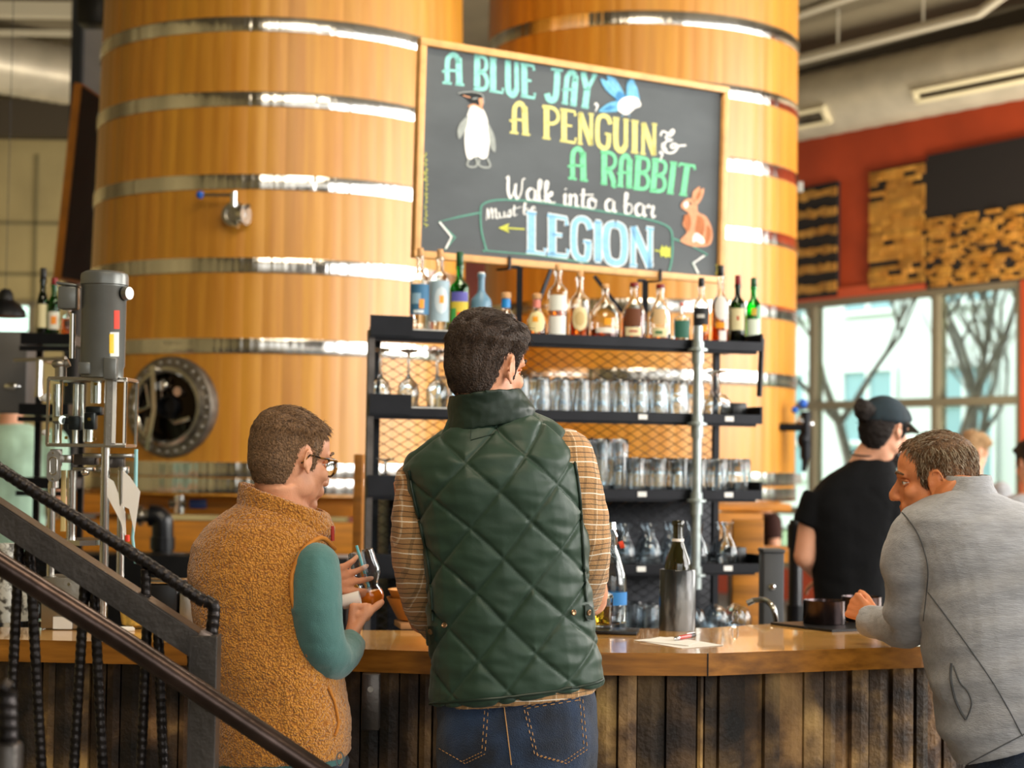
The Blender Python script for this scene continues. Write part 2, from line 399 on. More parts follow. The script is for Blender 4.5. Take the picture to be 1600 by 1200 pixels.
for (px, o_, hh, rr, lab) in ((1340, 7.5, 3.0, .12, 'bare grey tree outside the left window pane'), (1470, 6.0, 2.6, .10, 'bare tree standing behind the middle window mullion outside'), (1530, 9.5, 3.4, .11, 'bare tree outside the right pane in front of the building windows')):
    O, D = ray(px, 640); tt = ((wa + wn * o_) - O).dot(wn) / D.dot(wn); p = O + D * tt; p.z = 0
    mb = MB(); branch(mb, p, Vector((0, 0, 1)), hh, rr, 4); o = mb.build('bare_tree', M['bark'], sm=60, fixn=False); tag(o, lab, 'tree')
# wall art panels
mat('art_black', '#1c1715', .8); mat('art_gold', '#b9802e', .6, noise_s=6, ramp=[(.3, '#a56c1c'), (.7, '#d09a45')], tint=True)
mat('art_brown', '#8a6428', .7, tint=True)
ra = random.Random(5)
def art(x0, y0, x1, y1, name, label, bh, bl, pb, gap=.003, black_top=0):
    s0, z1 = wq(x0, y0, -.06); s1, z0 = wq(x1, y1, -.06); c = thing(name, wp((s0 + s1) / 2, z0, -.03), label, 'wall art')
    mb = MB(); wbox(mb, s0, s1, z0, z1, -.05, -.01); mb.build('backing_panel', M['art_black'], c)
    bmx = MB(); z = z0 + .01; top = z1 - (z1 - z0) * black_top
    while z < top - bh * .5:
        s = s0 + .01 - ra.uniform(0, bl * .5)
        while s < s1 - .01:
            L = bl * ra.uniform(.6, 1.4); e = min(s + L, s1 - .01)
            if ra.random() > pb and e > s0 + .02:
                v = ra.uniform(.62, 1.15); bmx.ct = (v, v * ra.uniform(.92, 1), v * ra.uniform(.8, 1)); th = ra.uniform(.008, .03)
                wbox(bmx, max(s, s0 + .01) + gap, e, z + gap, z + bh, -.05 - th, -.05)
            s = e + gap
        z += bh + gap
    bmx.build('wood_blocks', M['art_gold'], c, sm=0); return c
art(1358, 268, 1445, 442, 'wood_block_panel', 'tall golden wood block wall panel beside the black panel', .05, .22, .09)
art(1447, 243, 1640, 432, 'wood_block_panel', 'wide wall panel, black above and rough brown wood chips below', .034, .09, .3, black_top=.47)
# striped panel: jagged horizontal boards
s0, z1 = wq(1238, 296, -.06); s1, z0 = wq(1306, 462, -.06); s0 -= .9
c = thing('striped_wood_panel', wp((s0 + s1) / 2, z0, -.03), 'black and tan striped ragged wooden wall panel beside the tank', 'wall art')
mb = MB(); wbox(mb, s0, s1, z0, z1, -.05, -.01); mb.build('backing_panel', M['art_black'], c)
mb = MB(); nst = 6
for i in range(nst):
    zc = z0 + (z1 - z0) * (i + .45) / nst; pts = []; top = []; bot = []; K = 26
    for j in range(K + 1):
        s = s0 + (s1 - s0) * j / K; top.append(wp(s, zc + .055 + ra.uniform(-.02, .02), -.075)); bot.append(wp(s, zc - .03 + ra.uniform(-.02, .02), -.075))
    for j in range(K):
        mb.ct = (.75 + ra.uniform(-.2, .2),) * 3; mb.prism([bot[j], bot[j + 1], top[j + 1], top[j]], wn * .03)
    mb.build('tan_strip', M['art_gold'], c, sm=0); mb = MB()
# big duct along right wall, with grille; conduit pipes
a = at(1236, 172, 18.6); b = at(1640, 70, 16.0); b.z = a.z
ddir = (b - a).normalized(); a2 = a - ddir * 4; b2 = b + ddir * 4
t = thing('air_duct', a, 'large pale spiral air duct running along the red wall', 'duct')
mb = MB(); n = 90; mb.tube([a2.lerp(b2, i / n) for i in range(n + 1)], [.33 + (.006 if i % 2 else 0) for i in range(n + 1)], 32); mb.build('duct_tube', M['duct'], t, sm=15)
def gril(u, L, hh):
    c0 = a + ddir * u; side = Vector((ddir.y, -ddir.x, 0)); side = side if side.y < 0 else -side
    nn = (side * .82 - Vector((0, 0, .57))).normalized(); uu = nn.cross(ddir).normalized()
    f = MB(); R = Matrix((ddir, uu, nn)).transposed(); cc = c0 + nn * .345
    for k_ in (-1, 1): f.box(cc + uu * k_ * hh / 2, (L + .05, .04, .06), R); f.box(cc + ddir * k_ * L / 2, (.05, hh, .06), R)
    g_ = f.build('grille_frame', M['beam_cream'], t)
    f = MB(); 
    for j in range(7): f.box(cc + uu * (j - 3) * hh / 7.5 - nn * .012, (L, .012, .02), R)
    f.cm = 0; f.build('grille_louvre', M['beam_dark'], g_)
gril((at(1295, 170, 18.2) - a).dot(ddir) , .52, .15); gril((at(1560, 110, 16.4) - a).dot(ddir), 1.5, .1)
for (x0, y0, x1, y1, d0, d1, r, lab) in ((1236, 98, 1500, 28, 17.6, 15.8, .035, 'pale conduit pipe running above the spiral duct'), (1236, 92, 1500, 20, 17.6, 15.8, .022, 'thin pale conduit beside the pipe above the duct'), (1236, 27, 1330, -6, 17.2, 16.4, .04, 'short pale ceiling pipe at the top right of the tank')):
    p = at(x0, y0, d0); q = at(x1, y1, d1); q.z = p.z; e = (q - p)
    mb = MB(); mb.tube([p - e * .6, p, q, q + e * .1, q + e * .25 + Vector((0, 0, .12)), q + e * .9 + Vector((0, 0, .12))], r, 10)
    for u in (.3, .8): mb.tube([p + e * u, Vector(((p + e * u).x, (p + e * u).y, CEIL))], .012, 6)
    o = mb.build('conduit_pipe', M['pipe_paint']); tag(o, lab, 'pipe')
# dark red beam under ceiling
mb = MB(); wbox(mb, SW0, SWE, CEIL - .5, CEIL, -.3, -.0); struct('trim_3', mb, M['beam_dark'])

# ================================================================== TANKS
DL, RL = 10.5, 1.075
DR, RR = 11.9, 1.03
cL = Vector((at(435, 600, DL).x, at(435, 600, DL).y, 0)); cR = Vector((at(998, 600, DR).x, at(998, 600, DR).y, 0))
def tank(c, R, taper, zb, ys, xc, bandw, label, seed, extra=()):
    rr = random.Random(seed); t = thing('wooden_tank', c + Vector((0, 0, zb)), label, 'tank')
    n = 66; mb = MB(); z0 = zb; z1 = CEIL - .15
    def rad(z): return R * (1 + taper * (2.9 - z))
    for i in range(n):
        v = rr.uniform(.86, 1.08); mb.ct = (v, v * rr.uniform(.95, 1.02), v * rr.uniform(.85, 1.0)); vs = []; sub = 3
        for j in range(sub + 1):
            a = 2 * pi * (i + j / sub) / n; g = .9975 if j in (0, sub) else 1
            for z in (z0, z1): vs.append(c + Vector((cos(a) * rad(z) * g, sin(a) * rad(z) * g, z)))
        mb.add(vs, [(2 * j, 2 * j + 2, 2 * j + 3, 2 * j + 1) for j in range(sub)])
    mb.ct = (.9, .9, .9); mb.lathe([(rad(z0) - .09, z0 + .06), (rad(z0) - .09, z0 + .07)], c, 48); mb.lathe([(rad(z1) * .98, z1 - .05), (rad(z1) * .98, z1 - .04)], c, 48)
    mb.build('tank_staves', M['tank_wood'], t, sm=12, fixn=False)
    dd = c.y - R
    for y in ys:
        z = hgt(xc, y, dd); b = MB(); r0 = rad(z) + .002; h = bandw / 2
        b.lathe([(r0 - .02, z - h), (r0 + .006, z - h), (r0 + .007, z - h + .004), (r0 + .007, z + h - .004), (r0 + .006, z + h), (r0 - .02, z + h)], c, 160)
        bo = b.build('steel_band', M['band_steel'], t, sm=50)
        # clamp lug at a different angle for each band
        l = MB(); a = -pi / 2 + rr.uniform(1.2, 2.6); p = c + Vector((cos(a), sin(a), 0)) * (r0 + .02) + Vector((0, 0, z)); l.box(p, (.05, .05, bandw * .8)); l.build('band_lug', M['dull_steel'], bo)
    return t, rad
zbL = hgt(435, 776, DL - RL); zbR = hgt(998, 784, DR - RR)
tL, radL = tank(cL, RL, .022, zbL, [30, 150, 282, 414, 541, 735, 760], 435, .078, 'large golden wooden tank at left with round steel manway', 11)
tR, radR = tank(cR, RR, .0, zbR, [20, 130, 246, 356, 476, 586, 747, 772], 998, .082, 'golden wooden tank behind the chalkboard on the right', 12)
# blond wooden manway at left tank
def on_tank(c, rad, px, py, out=0.0):
    """point and outward normal on a tank's wall under a photo pixel"""
    O, D = ray(px, py); 
    R = 1.08
    for _ in range(6):
        ox, oy = O.x - c.x, O.y - c.y; A = D.x ** 2 + D.y ** 2; B = 2 * (ox * D.x + oy * D.y); C_ = ox * ox + oy * oy - R * R
        disc = max(0, B * B - 4 * A * C_); tt = (-B - sqrt(disc)) / (2 * A); p = O + D * tt; R = rad(p.z) + out
    nrm = Vector((p.x - c.x, p.y - c.y, 0)).normalized(); return p, nrm
p, nn = on_tank(cL, radL, 268, 636)
side = Vector((-nn.y, nn.x, 0)); up = Vector((0, 0, 1)); Rm = Matrix((side, up, nn)).transposed()
mw = thing('tank_manway', p, 'round studded steel manway hatch on the left tank', 'hatch')
mat('manway_dark', '#241d17', .12, .9); mat('weathered_steel', '#7d766d', .45, .8, noise_s=20, noise_v=.3, bump=.2, bump_s=60)
Ro = .268
mb = MB(); mb.lathe([(Ro, -.06), (Ro, .02), (Ro - .01, .03), (Ro - .062, .03), (Ro - .062, -.06)], p, 72, nn, closed=True); mb.build('manway_rim', M['weathered_steel'], mw)
mb = MB(); mb.lathe([(Ro - .058, .0), (Ro - .058, .055), (Ro - .075, .06), (Ro - .088, .05), (Ro - .092, .0)], p, 72, nn, closed=True); mb.build('manway_ring', M['steel'], mw)
mb = MB()
for k in range(28):
    a = 2 * pi * k / 28; q = p + (side * cos(a) + up * sin(a)) * (Ro - .03) + nn * .03; mb = MB(); mb.lathe([(.010, 0), (.010, .008), (.005, .013)], q, 8, nn); mb.build('rim_bolt', M['dull_steel'], mw)
mb = MB(); mb.lathe([(.178, .0), (.175, .02), (.13, .032), (.07, .04), (.0005, .042)], p, 64, nn); lid = mb.build('hatch_door', M['manway_dark'], mw)
mb = MB(); mb.lathe([(.062, .03), (.062, .075), (.05, .08), (.045, .045)], p + side * .02, 40, nn, closed=False); mb.build('hatch_boss', M['black_metal'], lid)
mb = MB(); q = p + nn * .09
mb.bar(q + side * -.06 + up * .2, q + side * -.045 + up * -.02, .028, .012, nn); mb.bar(q + side * -.045 + up * -.02, q + side * -.085 + up * -.23, .028, .012, nn)
mb.lathe([(.018, 0), (.018, .04)], q + side * -.06 + up * .2 - nn * .03, 12, nn); mb.build('hatch_crossbar', M['steel'], lid)
mb = MB(); mb.tube([q + side * -.1 + up * .12, q + side * -.075 + up * 0, q + side * -.17 + up * -.03], .011, 8); mb.tube([q + side * -.08 + up * -.06, q + side * -.1 + up * -.15], .012, 8); mb.build('hatch_lever', M['chrome'], lid)
mb = MB(); mb.tube([p + side * .03 + up * -.06 + nn * .045, p + side * .06 + up * -.085 + nn * .05, p + side * .15 + up * -.06 + nn * .045], .014, 8); mb.lathe([(.03, .03), (.03, .06), (.02, .07)], p + side * -.02 + up * .11, 16, nn); mb.lathe([(.025, .03), (.025, .07)], p + side * .08 + up * .08, 16, nn); mb.build('hatch_fitting', M['steel'], lid)
# sample valve
p, nn = on_tank(cL, radL, 371, 338); side = Vector((-nn.y, nn.x, 0))
if side.x < 0: side = -side
up = Vector((0, 0, 1))
v = thing('sample_valve', p, 'small chrome butterfly valve with blue knob on left tank', 'valve')
mb = MB(); mb.lathe([(.05, 0), (.05, .012), (.035, .014), (.035, .05)], p, 28, nn); mb.tube([p + nn * .05, p + nn * .05 - side * .0, p + nn * .12], .036, 20)
mb.lathe([(.064, .05), (.068, .056), (.068, .075), (.064, .082), (.045, .082), (.045, .07), (.001, .068)], p, 32, nn); mb.lathe([(.055, .0), (.055, .03)], p + side * .035 + nn * .06, 24, (side + nn * .3)); mb.build('valve_body', M['steel'], v)
mb = MB(); mb.tube([p + nn * .09 + up * .04, p + nn * .09 + up * .115], .017, 14); mb.tube([p + side * .04 + nn * .08 + up * .02, p + side * .085 + nn * .08 + up * .05], [.008, .012], 10); mb.tube([p + side * .0 + nn * .09 - up * .05, p + side * .03 + nn * .1 - up * .065], .012, 10); mb.build('valve_stem', M['chrome'], v)
mb = MB(); mb.tube([p + nn * .09 + up * .1, p + nn * .09 + up * .1 - side * .17], .009, 12); h_ = mb.build('valve_handle', M['steel'], v)
mb = MB(); mb.ell(p + nn * .09 + up * .1 - side * .18, .021); mb.build('handle_knob', M['blue_plastic'], h_)
# side valve on right tank
p, nn = on_tank(cR, radR, 1232, 668)
v = thing('tank_tap', p, 'black tap cluster with blue knobs at right edge of tank', 'valve')
X = Vector((1, 0, 0))
mb = MB(); q = p + Vector((.02, -.12, 0)); mb.tube([q - X * .1, q + X * .09], .025, 12); mb.tube([q + X * .07 + up * .1, q + X * .07 - up * .2], .035, 12); mb.ell(q + X * .06 - up * .08, (.045, .04, .06)); mb.tube([q + X * .08 - up * .1, q + X * .06 - up * .28], [.03, .015], 10); mb.build('tap_body', M['black_metal'], v)
mb = MB(); mb.ell(q + X * .05 + up * .15, .03); mb.ell(q + X * .0 + up * .11, .022); mb.build('tap_knob', M['blue_plastic'], v)
mb = MB(); mb.tube([q + X * .02 + up * .05, q + X * .1 + up * .02], .03, 12); mb.ell(q + X * .1 + up * .02, .025); mb.build('tap_fitting', M['chrome'], v)

# tank stand timbers and piping below the tanks
def tbar(x0, y0, x1, y1, d, hgt_, dep, name, m, label, cat='beam', lvl=True):
    a = at(x0, y0, d); b = at(x1, y1, d)
    if lvl: b.z = a.z = (a.z + b.z) / 2
    mb = MB(); mb.bar(a, b, dep, hgt_, bev=.004); o = mb.build(name, m); tag(o, label, cat); return o
zj = zbL
def slab(x0, x1, y, depth0, depth1, z0, z1, name, m, label, cat='beam'):
    a = at(x0, 790, depth0).x; b = at(x1, 790, depth0).x; mb = MB(); mb.box(((a + b) / 2, (depth0 + depth1) / 2, (z0 + z1) / 2), (b - a, depth1 - depth0, z1 - z0), bev=.005); o = mb.build(name, m); tag(o, label, cat); return o
slab(60, 640, 0, 9.7, 11.3, zbL - .11, zbL - .005 , 'support_deck', M['beam_wood'], 'wooden deck timber carrying the left tank', 'platform')
slab(60, 660, 0, 9.55, 9.75, zbL - .36, zbL - .14, 'support_beam', M['beam_wood'], 'golden horizontal timber below the left tank')
for x in (150, 620): slab(x, x + 40, 0, 9.8, 10.0, 0, zbL - .12, 'support_post', M['beam_wood'], 'timber post under the left tank ' + ('behind the filling machine' if x < 300 else 'behind the glass shelves'), 'post')
slab(700, 1236, 0, 10.95, 12.6, zbR - .05, zbR - .003, 'support_deck', M['beam_wood'], 'wooden deck timber carrying the right tank', 'platform')
slab(980, 1192, 0, 10.9, 11.1, zbR - .26, zbR - .06, 'support_beam', M['beam_wood'], 'golden timber below the right tank')
for x in (760, 1150): slab(x, x + 36, 0, 11.2, 11.4, 0, zbR - .06, 'support_post', M['beam_wood'], 'timber post under the right tank ' + ('hidden behind the shelves' if x < 900 else 'near the black bin'), 'post')
# black waste pipe with elbow and steel coupling
p = at(245, 815, 8.6); q = Vector((p.x, p.y, 0)); mat('pvc_black', '#0b0d12', .3)
v = thing('drain_pipe', q, 'black elbow drain pipe with steel coupling under left tank', 'pipe')
mb = MB(); top = at(250, 806, 8.6); mb.tube(catmull([q + Vector((.02, 0, 0)), Vector((top.x + .015, top.y, .7)), Vector((top.x + .015, top.y, top.z - .09)), Vector((top.x, top.y, top.z - .01)), Vector((top.x - .05, top.y, top.z + .0))], 8), .052, 20)
mb.tube([Vector((top.x + .015, top.y, top.z - .16)), Vector((top.x + .015, top.y, top.z - .1))], .06, 20); mb.build('pipe_elbow', M['pvc_black'], v)
mb = MB(); mb.tube([top - Vector((.05, 0, 0)), top - Vector((.12, 0, 0))], .034, 16); mb.tube([top - Vector((.08, 0, 0)), top - Vector((.1, 0, 0))], .05, 16); mb.build('pipe_coupling', M['steel'], v)
v = thing('drain_valve', at(280, 787, 9.5), 'small chrome valve with dark blue handle hanging under left tank', 'valve')
mb = MB(); p = at(280, 787, 9.5); mb.tube([p, Vector((p.x, 9.705, p.z))], .02, 12); mb.tube([p + Vector((0, 0, .07)), p - Vector((0, 0, .05))], .03, 14); mb.tube([p - Vector((.05, 0, 0)), p + Vector((.04, 0, 0))], .028, 14); mb.build('valve_body', M['chrome'], v)
mat('navy', '#1b2b55', .4)
mb = MB(); mb.box(p + Vector((.1, 0, 0)), (.09, .04, .05), bev=.008); mb.build('valve_handle', M['navy'], v)
slab(40, 545, 0, 8.2, 8.5, 0, hgt(300, 868, 8.2), 'back_counter', M['black_metal'], 'low dark counter in front of the timbers under the left tank', 'counter')  # dark block added to blacken the gap under the left tank
# thin wooden board standing left of the shelves
mb = MB(); a = at(562, 710, 7.2); mb.box((a.x, a.y, a.z / 2), (.035, .12, a.z), bev=.003); o = mb.build('timber_post', M['beam_wood']); tag(o, 'slim golden timber post just left of the glass shelves', 'post')

# side blackboard, seen edge-on at the left of the tank
t = thing('side_blackboard', at(120, 432, 11.9), 'tall black board in orange wooden frame, leaning beside left tank', 'blackboard')
TLb, BLb = at(122, 134, 11.6), at(90, 433, 11.6); TRb, BRb = at(200, 188, 13.1), at(186, 450, 13.1)
nb = (TRb - TLb).cross(BLb - TLb).normalized()
if nb.y > 0: nb = -nb
mb = MB(); mb.prism([TLb, TRb, BRb, BLb], -nb * .03); mb.build('board_face', M['dark_board'], t)
mb = MB()
for a, b in ((TLb, TRb), (TLb, BLb), (BLb, BRb), (TRb, BRb)): mb.bar(a, b, .035, .05, nb)
mb.build('board_frame', M['orange_frame_wood'], t)
# ================================================================== BOTTLE AND GLASS SHELVES
SL = at(575, 640, 6.1); SR = at(1190, 640, 6.6); SL.z = SR.z = 0
sx = (SR - SL).normalized(); sn = Vector((-sx.y, sx.x, 0)); SLEN = (SR - SL).length; SD = .32
RS = Matrix((sx, sn, Vector((0, 0, 1)))).transposed()
def sp_(u, v, z): return SL + sx * u + sn * v + Vector((0, 0, z))
def su(px, py, v=0.0):
    O, D = ray(px, py); A = SL + sn * v; t = (A - O).dot(sn) / D.dot(sn); return ((O + D * t) - A).dot(sx)
SZ = [1.93, 1.662, 1.385, 1.118, .85, .50]
shelf = thing('glass_shelving', SL, 'black metal open shelving unit stacked with bottles and glassware', 'shelf')
for i, z in enumerate(SZ):
    mb = MB(); mb.prism([sp_(0, 0, z + .012), sp_(SLEN, 0, z + .012), sp_(SLEN, SD, z + .012), sp_(.095, SD, z + .012)], Vector((0, 0, .012))); mb.box(sp_(SLEN / 2, -.004, z + .012), (SLEN, .008, .034), RS)
    mb.box(sp_(SLEN / 2, .03, z - .004), (SLEN * .98, .035, .02), RS); mb.box(sp_(SLEN / 2 + .048, SD, z + .022), (SLEN - .096, .012, .04), RS)
    mb.box(sp_(.075, -.012, z + .036), (.15, .008, .068), RS); mb.box(sp_(SLEN - .0, SD / 2, z + .03), (.008, SD, .06), RS)
    mb.build('shelf_board', M['black_metal'], shelf, sm=0)
for (u, v_, x) in ((.012, .02, 0), (.11, SD - .02, 0), (SLEN - .045, SD - .03, 0)):
    mb = MB(); top = SZ[0] + .02; mb.box(sp_(u, v_, top / 2), (.022, .022, top), RS); mb.build('shelf_post', M['raw_steel'] if u < .1 else M['black_metal'], shelf, sm=0)
for s_ in (0, 1):   # board brackets rising from the shelf
    u = su(812, 430, .28) if s_ == 0 else su(1008, 450, .28)
    z1 = hgt(812, 413, 6.5) if s_ == 0 else hgt(1008, 438, 6.75)
    mb = MB(); mb.bar(sp_(u, .28, SZ[0]), sp_(u, .28, z1), .022, .022); mb.bar(sp_(u, .28, z1), sp_(u - .03, .28, z1 - .0) , .012, .012)
    mb.bar(sp_(u + .02, .28, SZ[0] + .02), sp_(u + .13, .3, z1 + .0) if s_ == 0 else sp_(u - .2, .3, z1 + .01), .012, .012); mb.build('board_bracket', M['black_metal'], shelf, sm=0)
# galvanised pipe upright with flanges
u = su(1088, 700, -.03); mb = MB(); pv = -.035
mb.tube([sp_(u, pv, 1.07), sp_(u, pv, hgt(1088, 508, 6.45))], .0165, 18)
for z in SZ[:4]:
    mb.lathe([(.036, -.004), (.036, .004), (.022, .008), (.022, .03)], sp_(u, pv, z - .01), 20); mb.lathe([(.022, -.05), (.022, -.0)], sp_(u, pv, z - .01), 20)
mb.build('pipe_upright', M['galvanised'], shelf)
for z in SZ[1:4]:
    for px in (800, 1003, 1138):
        mb = MB(); uu = su(px, 640); mb.box(sp_(uu, -.0095, z + .012), (.034, .003, .018), RS); mb.build('price_tag', M['white_plastic'], shelf, sm=0)
# diagonal brace and hook at the right end
mb = MB(); mb.bar(sp_(SLEN + .01, .02, SZ[0] + .045), sp_(SLEN - .01, .0, SZ[0] - .17), .014, .02); mb.build('end_brace', M['black_metal'], shelf, sm=0)
# expanded metal mesh at the back
mb = MB(); mw_, mh_ = .062, .036; v0 = SD - .012
def mesh_panel(mb, z0, z1):
    rows = int((z1 - z0) / mh_); cols = int((SLEN - .13) / mw_)
    for r in range(rows):
        for c_ in range(cols):
            u0 = .11 + c_ * mw_; zc = z0 + (r + .5) * mh_; 
            P = [(u0, zc), (u0 + mw_ / 2, zc + mh_ / 2), (u0 + mw_, zc), (u0 + mw_ / 2, zc - mh_ / 2)]
            for k in range(4):
                a, b = P[k], P[(k + 1) % 4]; mb.bar(sp_(a[0], v0, a[1]), sp_(b[0], v0, b[1]), .0024, .0026, sn)
mesh_panel(mb, .52, SZ[0]); mb.build('wire_mesh', M['black_metal'], shelf, sm=0, fixn=False)
# dark cabinet added behind the lowest shelves, darkens what shows through
mb = MB(); c = sp_(SLEN / 2 + .09, SD + .12, .685); mb.box(c, (SLEN - .18, .16, 1.37), RS, bev=.004); o = mb.build('back_cabinet', M['black_metal']); tag(o, 'tall dark cabinet standing behind the lower glass shelves', 'cabinet')

# ---- bottles
def glassm(name, col, rough=.0): return mat(name, col, rough, trans=1, ior=1.45)
glassm('clear_glass', '#fbffff'); glassm('green_glass', '#1f9a3c'); glassm('bright_green_glass', '#18b845'); glassm('olive_glass', '#2c4f16'); mat('frost_glass', '#9fb4b8', .35, trans=.35)
glassm('amber_liquid', '#c8691c'); glassm('dark_amber_liquid', '#8a3208'); glassm('clear_liquid', '#f4f8ff'); mat('frost_blue', '#6b93ad', .3, trans=.2)
mat('beer', '#ff8c1a', .15, trans=0, ior=1.34)
mat('cork', '#c99a6a', .8, noise_s=60); mat('black_cap', '#121212', .4); mat('red_cap', '#7c1616', .4); mat('white_cap', '#e6e4de', .4); mat('blue_wrap', '#1d82c8', .4); mat('pink_wrap', '#d98274', .5); mat('green_cap', '#0d4c26', .35)
def labm(h): 
    n = 'label_' + h[1:]
    return M.get(n) or mat(n, h, .6)
def bottle_prof(R, Hh, sh, nr, kind='round'):
    """outer profile: body radius, total height, shoulder height, neck radius"""
    if kind == 'flask': pts = [(0.0005, 0), (R * .8, 0), (R * .97, .006), (R, .03), (R * 1.0, sh * .45), (R * .93, sh * .72), (R * .62, sh * .93), (nr * 1.3, sh * 1.06), (nr, sh * 1.15), (nr, Hh * .95), (nr * 1.2, Hh * .96), (nr * 1.2, Hh)]
    elif kind == 'sq': pts = [(0.0005, 0), (R * .94, 0), (R, .006), (R, sh), (R * .93, sh + .012), (nr * 1.25, sh + .03), (nr, sh + .045), (nr, Hh * .95), (nr * 1.25, Hh * .955), (nr * 1.25, Hh)]
    else: pts = [(0.0005, 0), (R * .93, 0), (R, .007), (R, sh), (R * .9, sh + (Hh - sh) * .14), (nr * 1.35, sh + (Hh - sh) * .33), (nr, sh + (Hh - sh) * .45), (nr, Hh * .94), (nr * 1.2, Hh * .945), (nr * 1.2, Hh)]
    return pts
def bottle(px, ytop, ybase, wpx, glass, liquid, lv, labels, cap, kind='round', sh=.62, nr=.012, label='', v=.13, z=None, u=None, shape_name='bottle', group=None, place=None, wrap=None, emblem=()):
    if place is None:
        u = su(px, ybase, v) if u is None else u; p = sp_(u, v, SZ[0] + .0252) if z is None else z
        d = (p - CM.translation).y
    else: p, d = place
    Hh = (ybase - ytop) * d / F; R = wpx / 2 * d / F; capH = .03 if cap else 0
    t = thing(shape_name, p, label, 'bottle', group)
    body_h = Hh - capH * .7; pr = bottle_prof(R, body_h, body_h * sh, nr, kind)
    n = 32 if kind != 'sq' else 32
    th = .0022
    inner = [(max(.0004, r - th), z_ + (th * 1.6 if i == 0 else (th * 1.2 if i == 1 else 0))) for i, (r, z_) in enumerate(pr)][:]
    inner[0] = (.0004, .005); inner[1] = (pr[1][0] - th, .005); inner[2] = (inner[2][0], .012)
    mb = MB(); mb.lathe(pr + inner[::-1], p, n, closed=False); b = mb.build('bottle_glass', M[glass], t, sm=40)
    if liquid:
        lim = body_h * lv; lp = [(max(.0004, r - .0003), z_ + .0003) for r, z_ in inner]; q = []
        for i, (r, z_) in enumerate(lp):
            if z_ <= lim: q.append((r, z_))
            else:
                r0, z0 = lp[i - 1]; tt = (lim - z0) / max(1e-6, z_ - z0); q.append((r0 + (r - r0) * tt, lim)); break
        q.append((.0004, lim)); mb = MB(); mb.lathe(q, p, 24); mb.build('liquor', M[liquid], t, sm=40)
    fd = (CM.translation - p); fd.z = 0; fa = atan2(fd.y, fd.x)
    for li, (a0, a1, z0, z1, hx) in enumerate(labels):
        mb = MB(); K = 14; vs = []; fs = []; r = R + .0007 + .0004 * li; ov = z1 < 0; z1 = abs(z1); J = 10
        for j in range(J + 1):
            fz = j / J; wz = sqrt(max(0, 1 - (2 * fz - 1) ** 2)) if ov else 1
            for k in range(K + 1):
                a = fa + lerp(a0, a1, .5 + (k / K - .5) * max(.05, wz)); vs.append(p + Vector((cos(a) * r, sin(a) * r, (z0 + (z1 - z0) * fz) * body_h)))
        for j in range(J):
            for k in range(K): fs.append((j * (K + 1) + k, j * (K + 1) + k + 1, (j + 1) * (K + 1) + k + 1, (j + 1) * (K + 1) + k))
        mb.add(vs, fs); mb.build('sticker' if (li > 0 and a1 - a0 < .9) else 'paper_label', labm(hx), t, fixn=False)
    if wrap:
        mb = MB(); mb.lathe([(nr + .001, body_h * wrap[1]), (nr + .0025, body_h * wrap[1]), (nr + .0025, body_h * wrap[2]), (nr + .001, body_h * wrap[2])], p, 20, closed=True); mb.build('neck_wrap', M[wrap[0]], t)
    if cap:
        cm, cr, ch = cap; mb = MB(); zt = body_h - .002; mb.lathe([(cr * .9, zt), (cr, zt + .002), (cr, zt + ch - .003), (cr * .85, zt + ch)], p, 20); mb.build('bottle_cap', M[cm], t)
    return t
L_ = 1.0
bottle(655, 384, 513, 31, 'clear_glass', 'clear_liquid', .5, [(-1.2, 1.2, .22, .62, '#3a6f96'), (-.9, .1, .36, .5, '#8fb6d2'), (-.05, .45, .3, .42, '#f0a13c'), (-.6, .4, .24, .28, '#d9e6ee')], ('cork', .011, .03), sh=.66, v=.13, z=sp_(su(655, 513, .13), .13, SZ[0] + .0284), label='tall clear bottle with dark blue label, leftmost on the top shelf')
bottle(686, 384, 512, 31, 'clear_glass', 'clear_liquid', .45, [(-1.3, 1.3, .14, .68, '#9fb7c6'), (-.5, .9, .24, -.6, '#c7d6df'), (.0, .45, .38, .48, '#f0a13c')], ('cork', .011, .03), sh=.7, v=.13, z=sp_(su(686, 512, .13), .13, SZ[0] + .0284), label='tall clear bottle with pale blue label, second from the left on top shelf')
bottle(717, 397, 513, 31, 'green_glass', 'green_glass', .3, [(-1.0, 1.1, .12, .6, '#c9b23a'), (-.9, 1.0, .46, .6, '#5a58a8'), (-.2, .5, .14, .3, '#d8452f'), (-.9, -.3, .14, .36, '#3f9a4a')], ('green_cap', .013, .05), sh=.66, v=.13, z=sp_(su(717, 513, .13), .13, SZ[0] + .0284), label='bright green bottle with yellow and red picture label')
bottle(751, 411, 515, 33, 'frost_blue', None, 0, [(-.7, .7, .25, .42, '#a9bcc3')], ('white_cap', .012, .008), sh=.52, nr=.012, v=.13, z=sp_(su(751, 515, .13), .13, SZ[0] + .0284), label='frosted grey-blue bottle with long neck beside the green bottle')
bottle(790, 452, 521, 38, 'clear_glass', 'clear_liquid', .6, [(-.8, .8, .1, .45, '#b9d3dc')], ('cork', .018, .022), kind='flask', sh=.62, nr=.014, wrap=('blue_wrap', .74, .98), label='squat clear bottle with bright blue neck and wooden stopper')
bottle(838, 456, 526, 31, 'clear_glass', 'amber_liquid', .35, [(-.9, .9, .1, -.66, '#ead9a2'), (-.4, .15, .38, .52, '#f0a020')], ('cork', .017, .02), kind='flask', sh=.66, nr=.012, wrap=('pink_wrap', .76, .97), label='small bottle with pink neck, wooden stopper and round cream label')
bottle(871, 413, 528, 31, 'clear_glass', 'amber_liquid', .4, [(-.95, .95, .03, .32, '#e9ebe6'), (-.95, .95, .4, .63, '#dfe3da')], ('cork', .012, .026), sh=.68, nr=.0125, label='tall bottle with two white labels standing above the amber row')
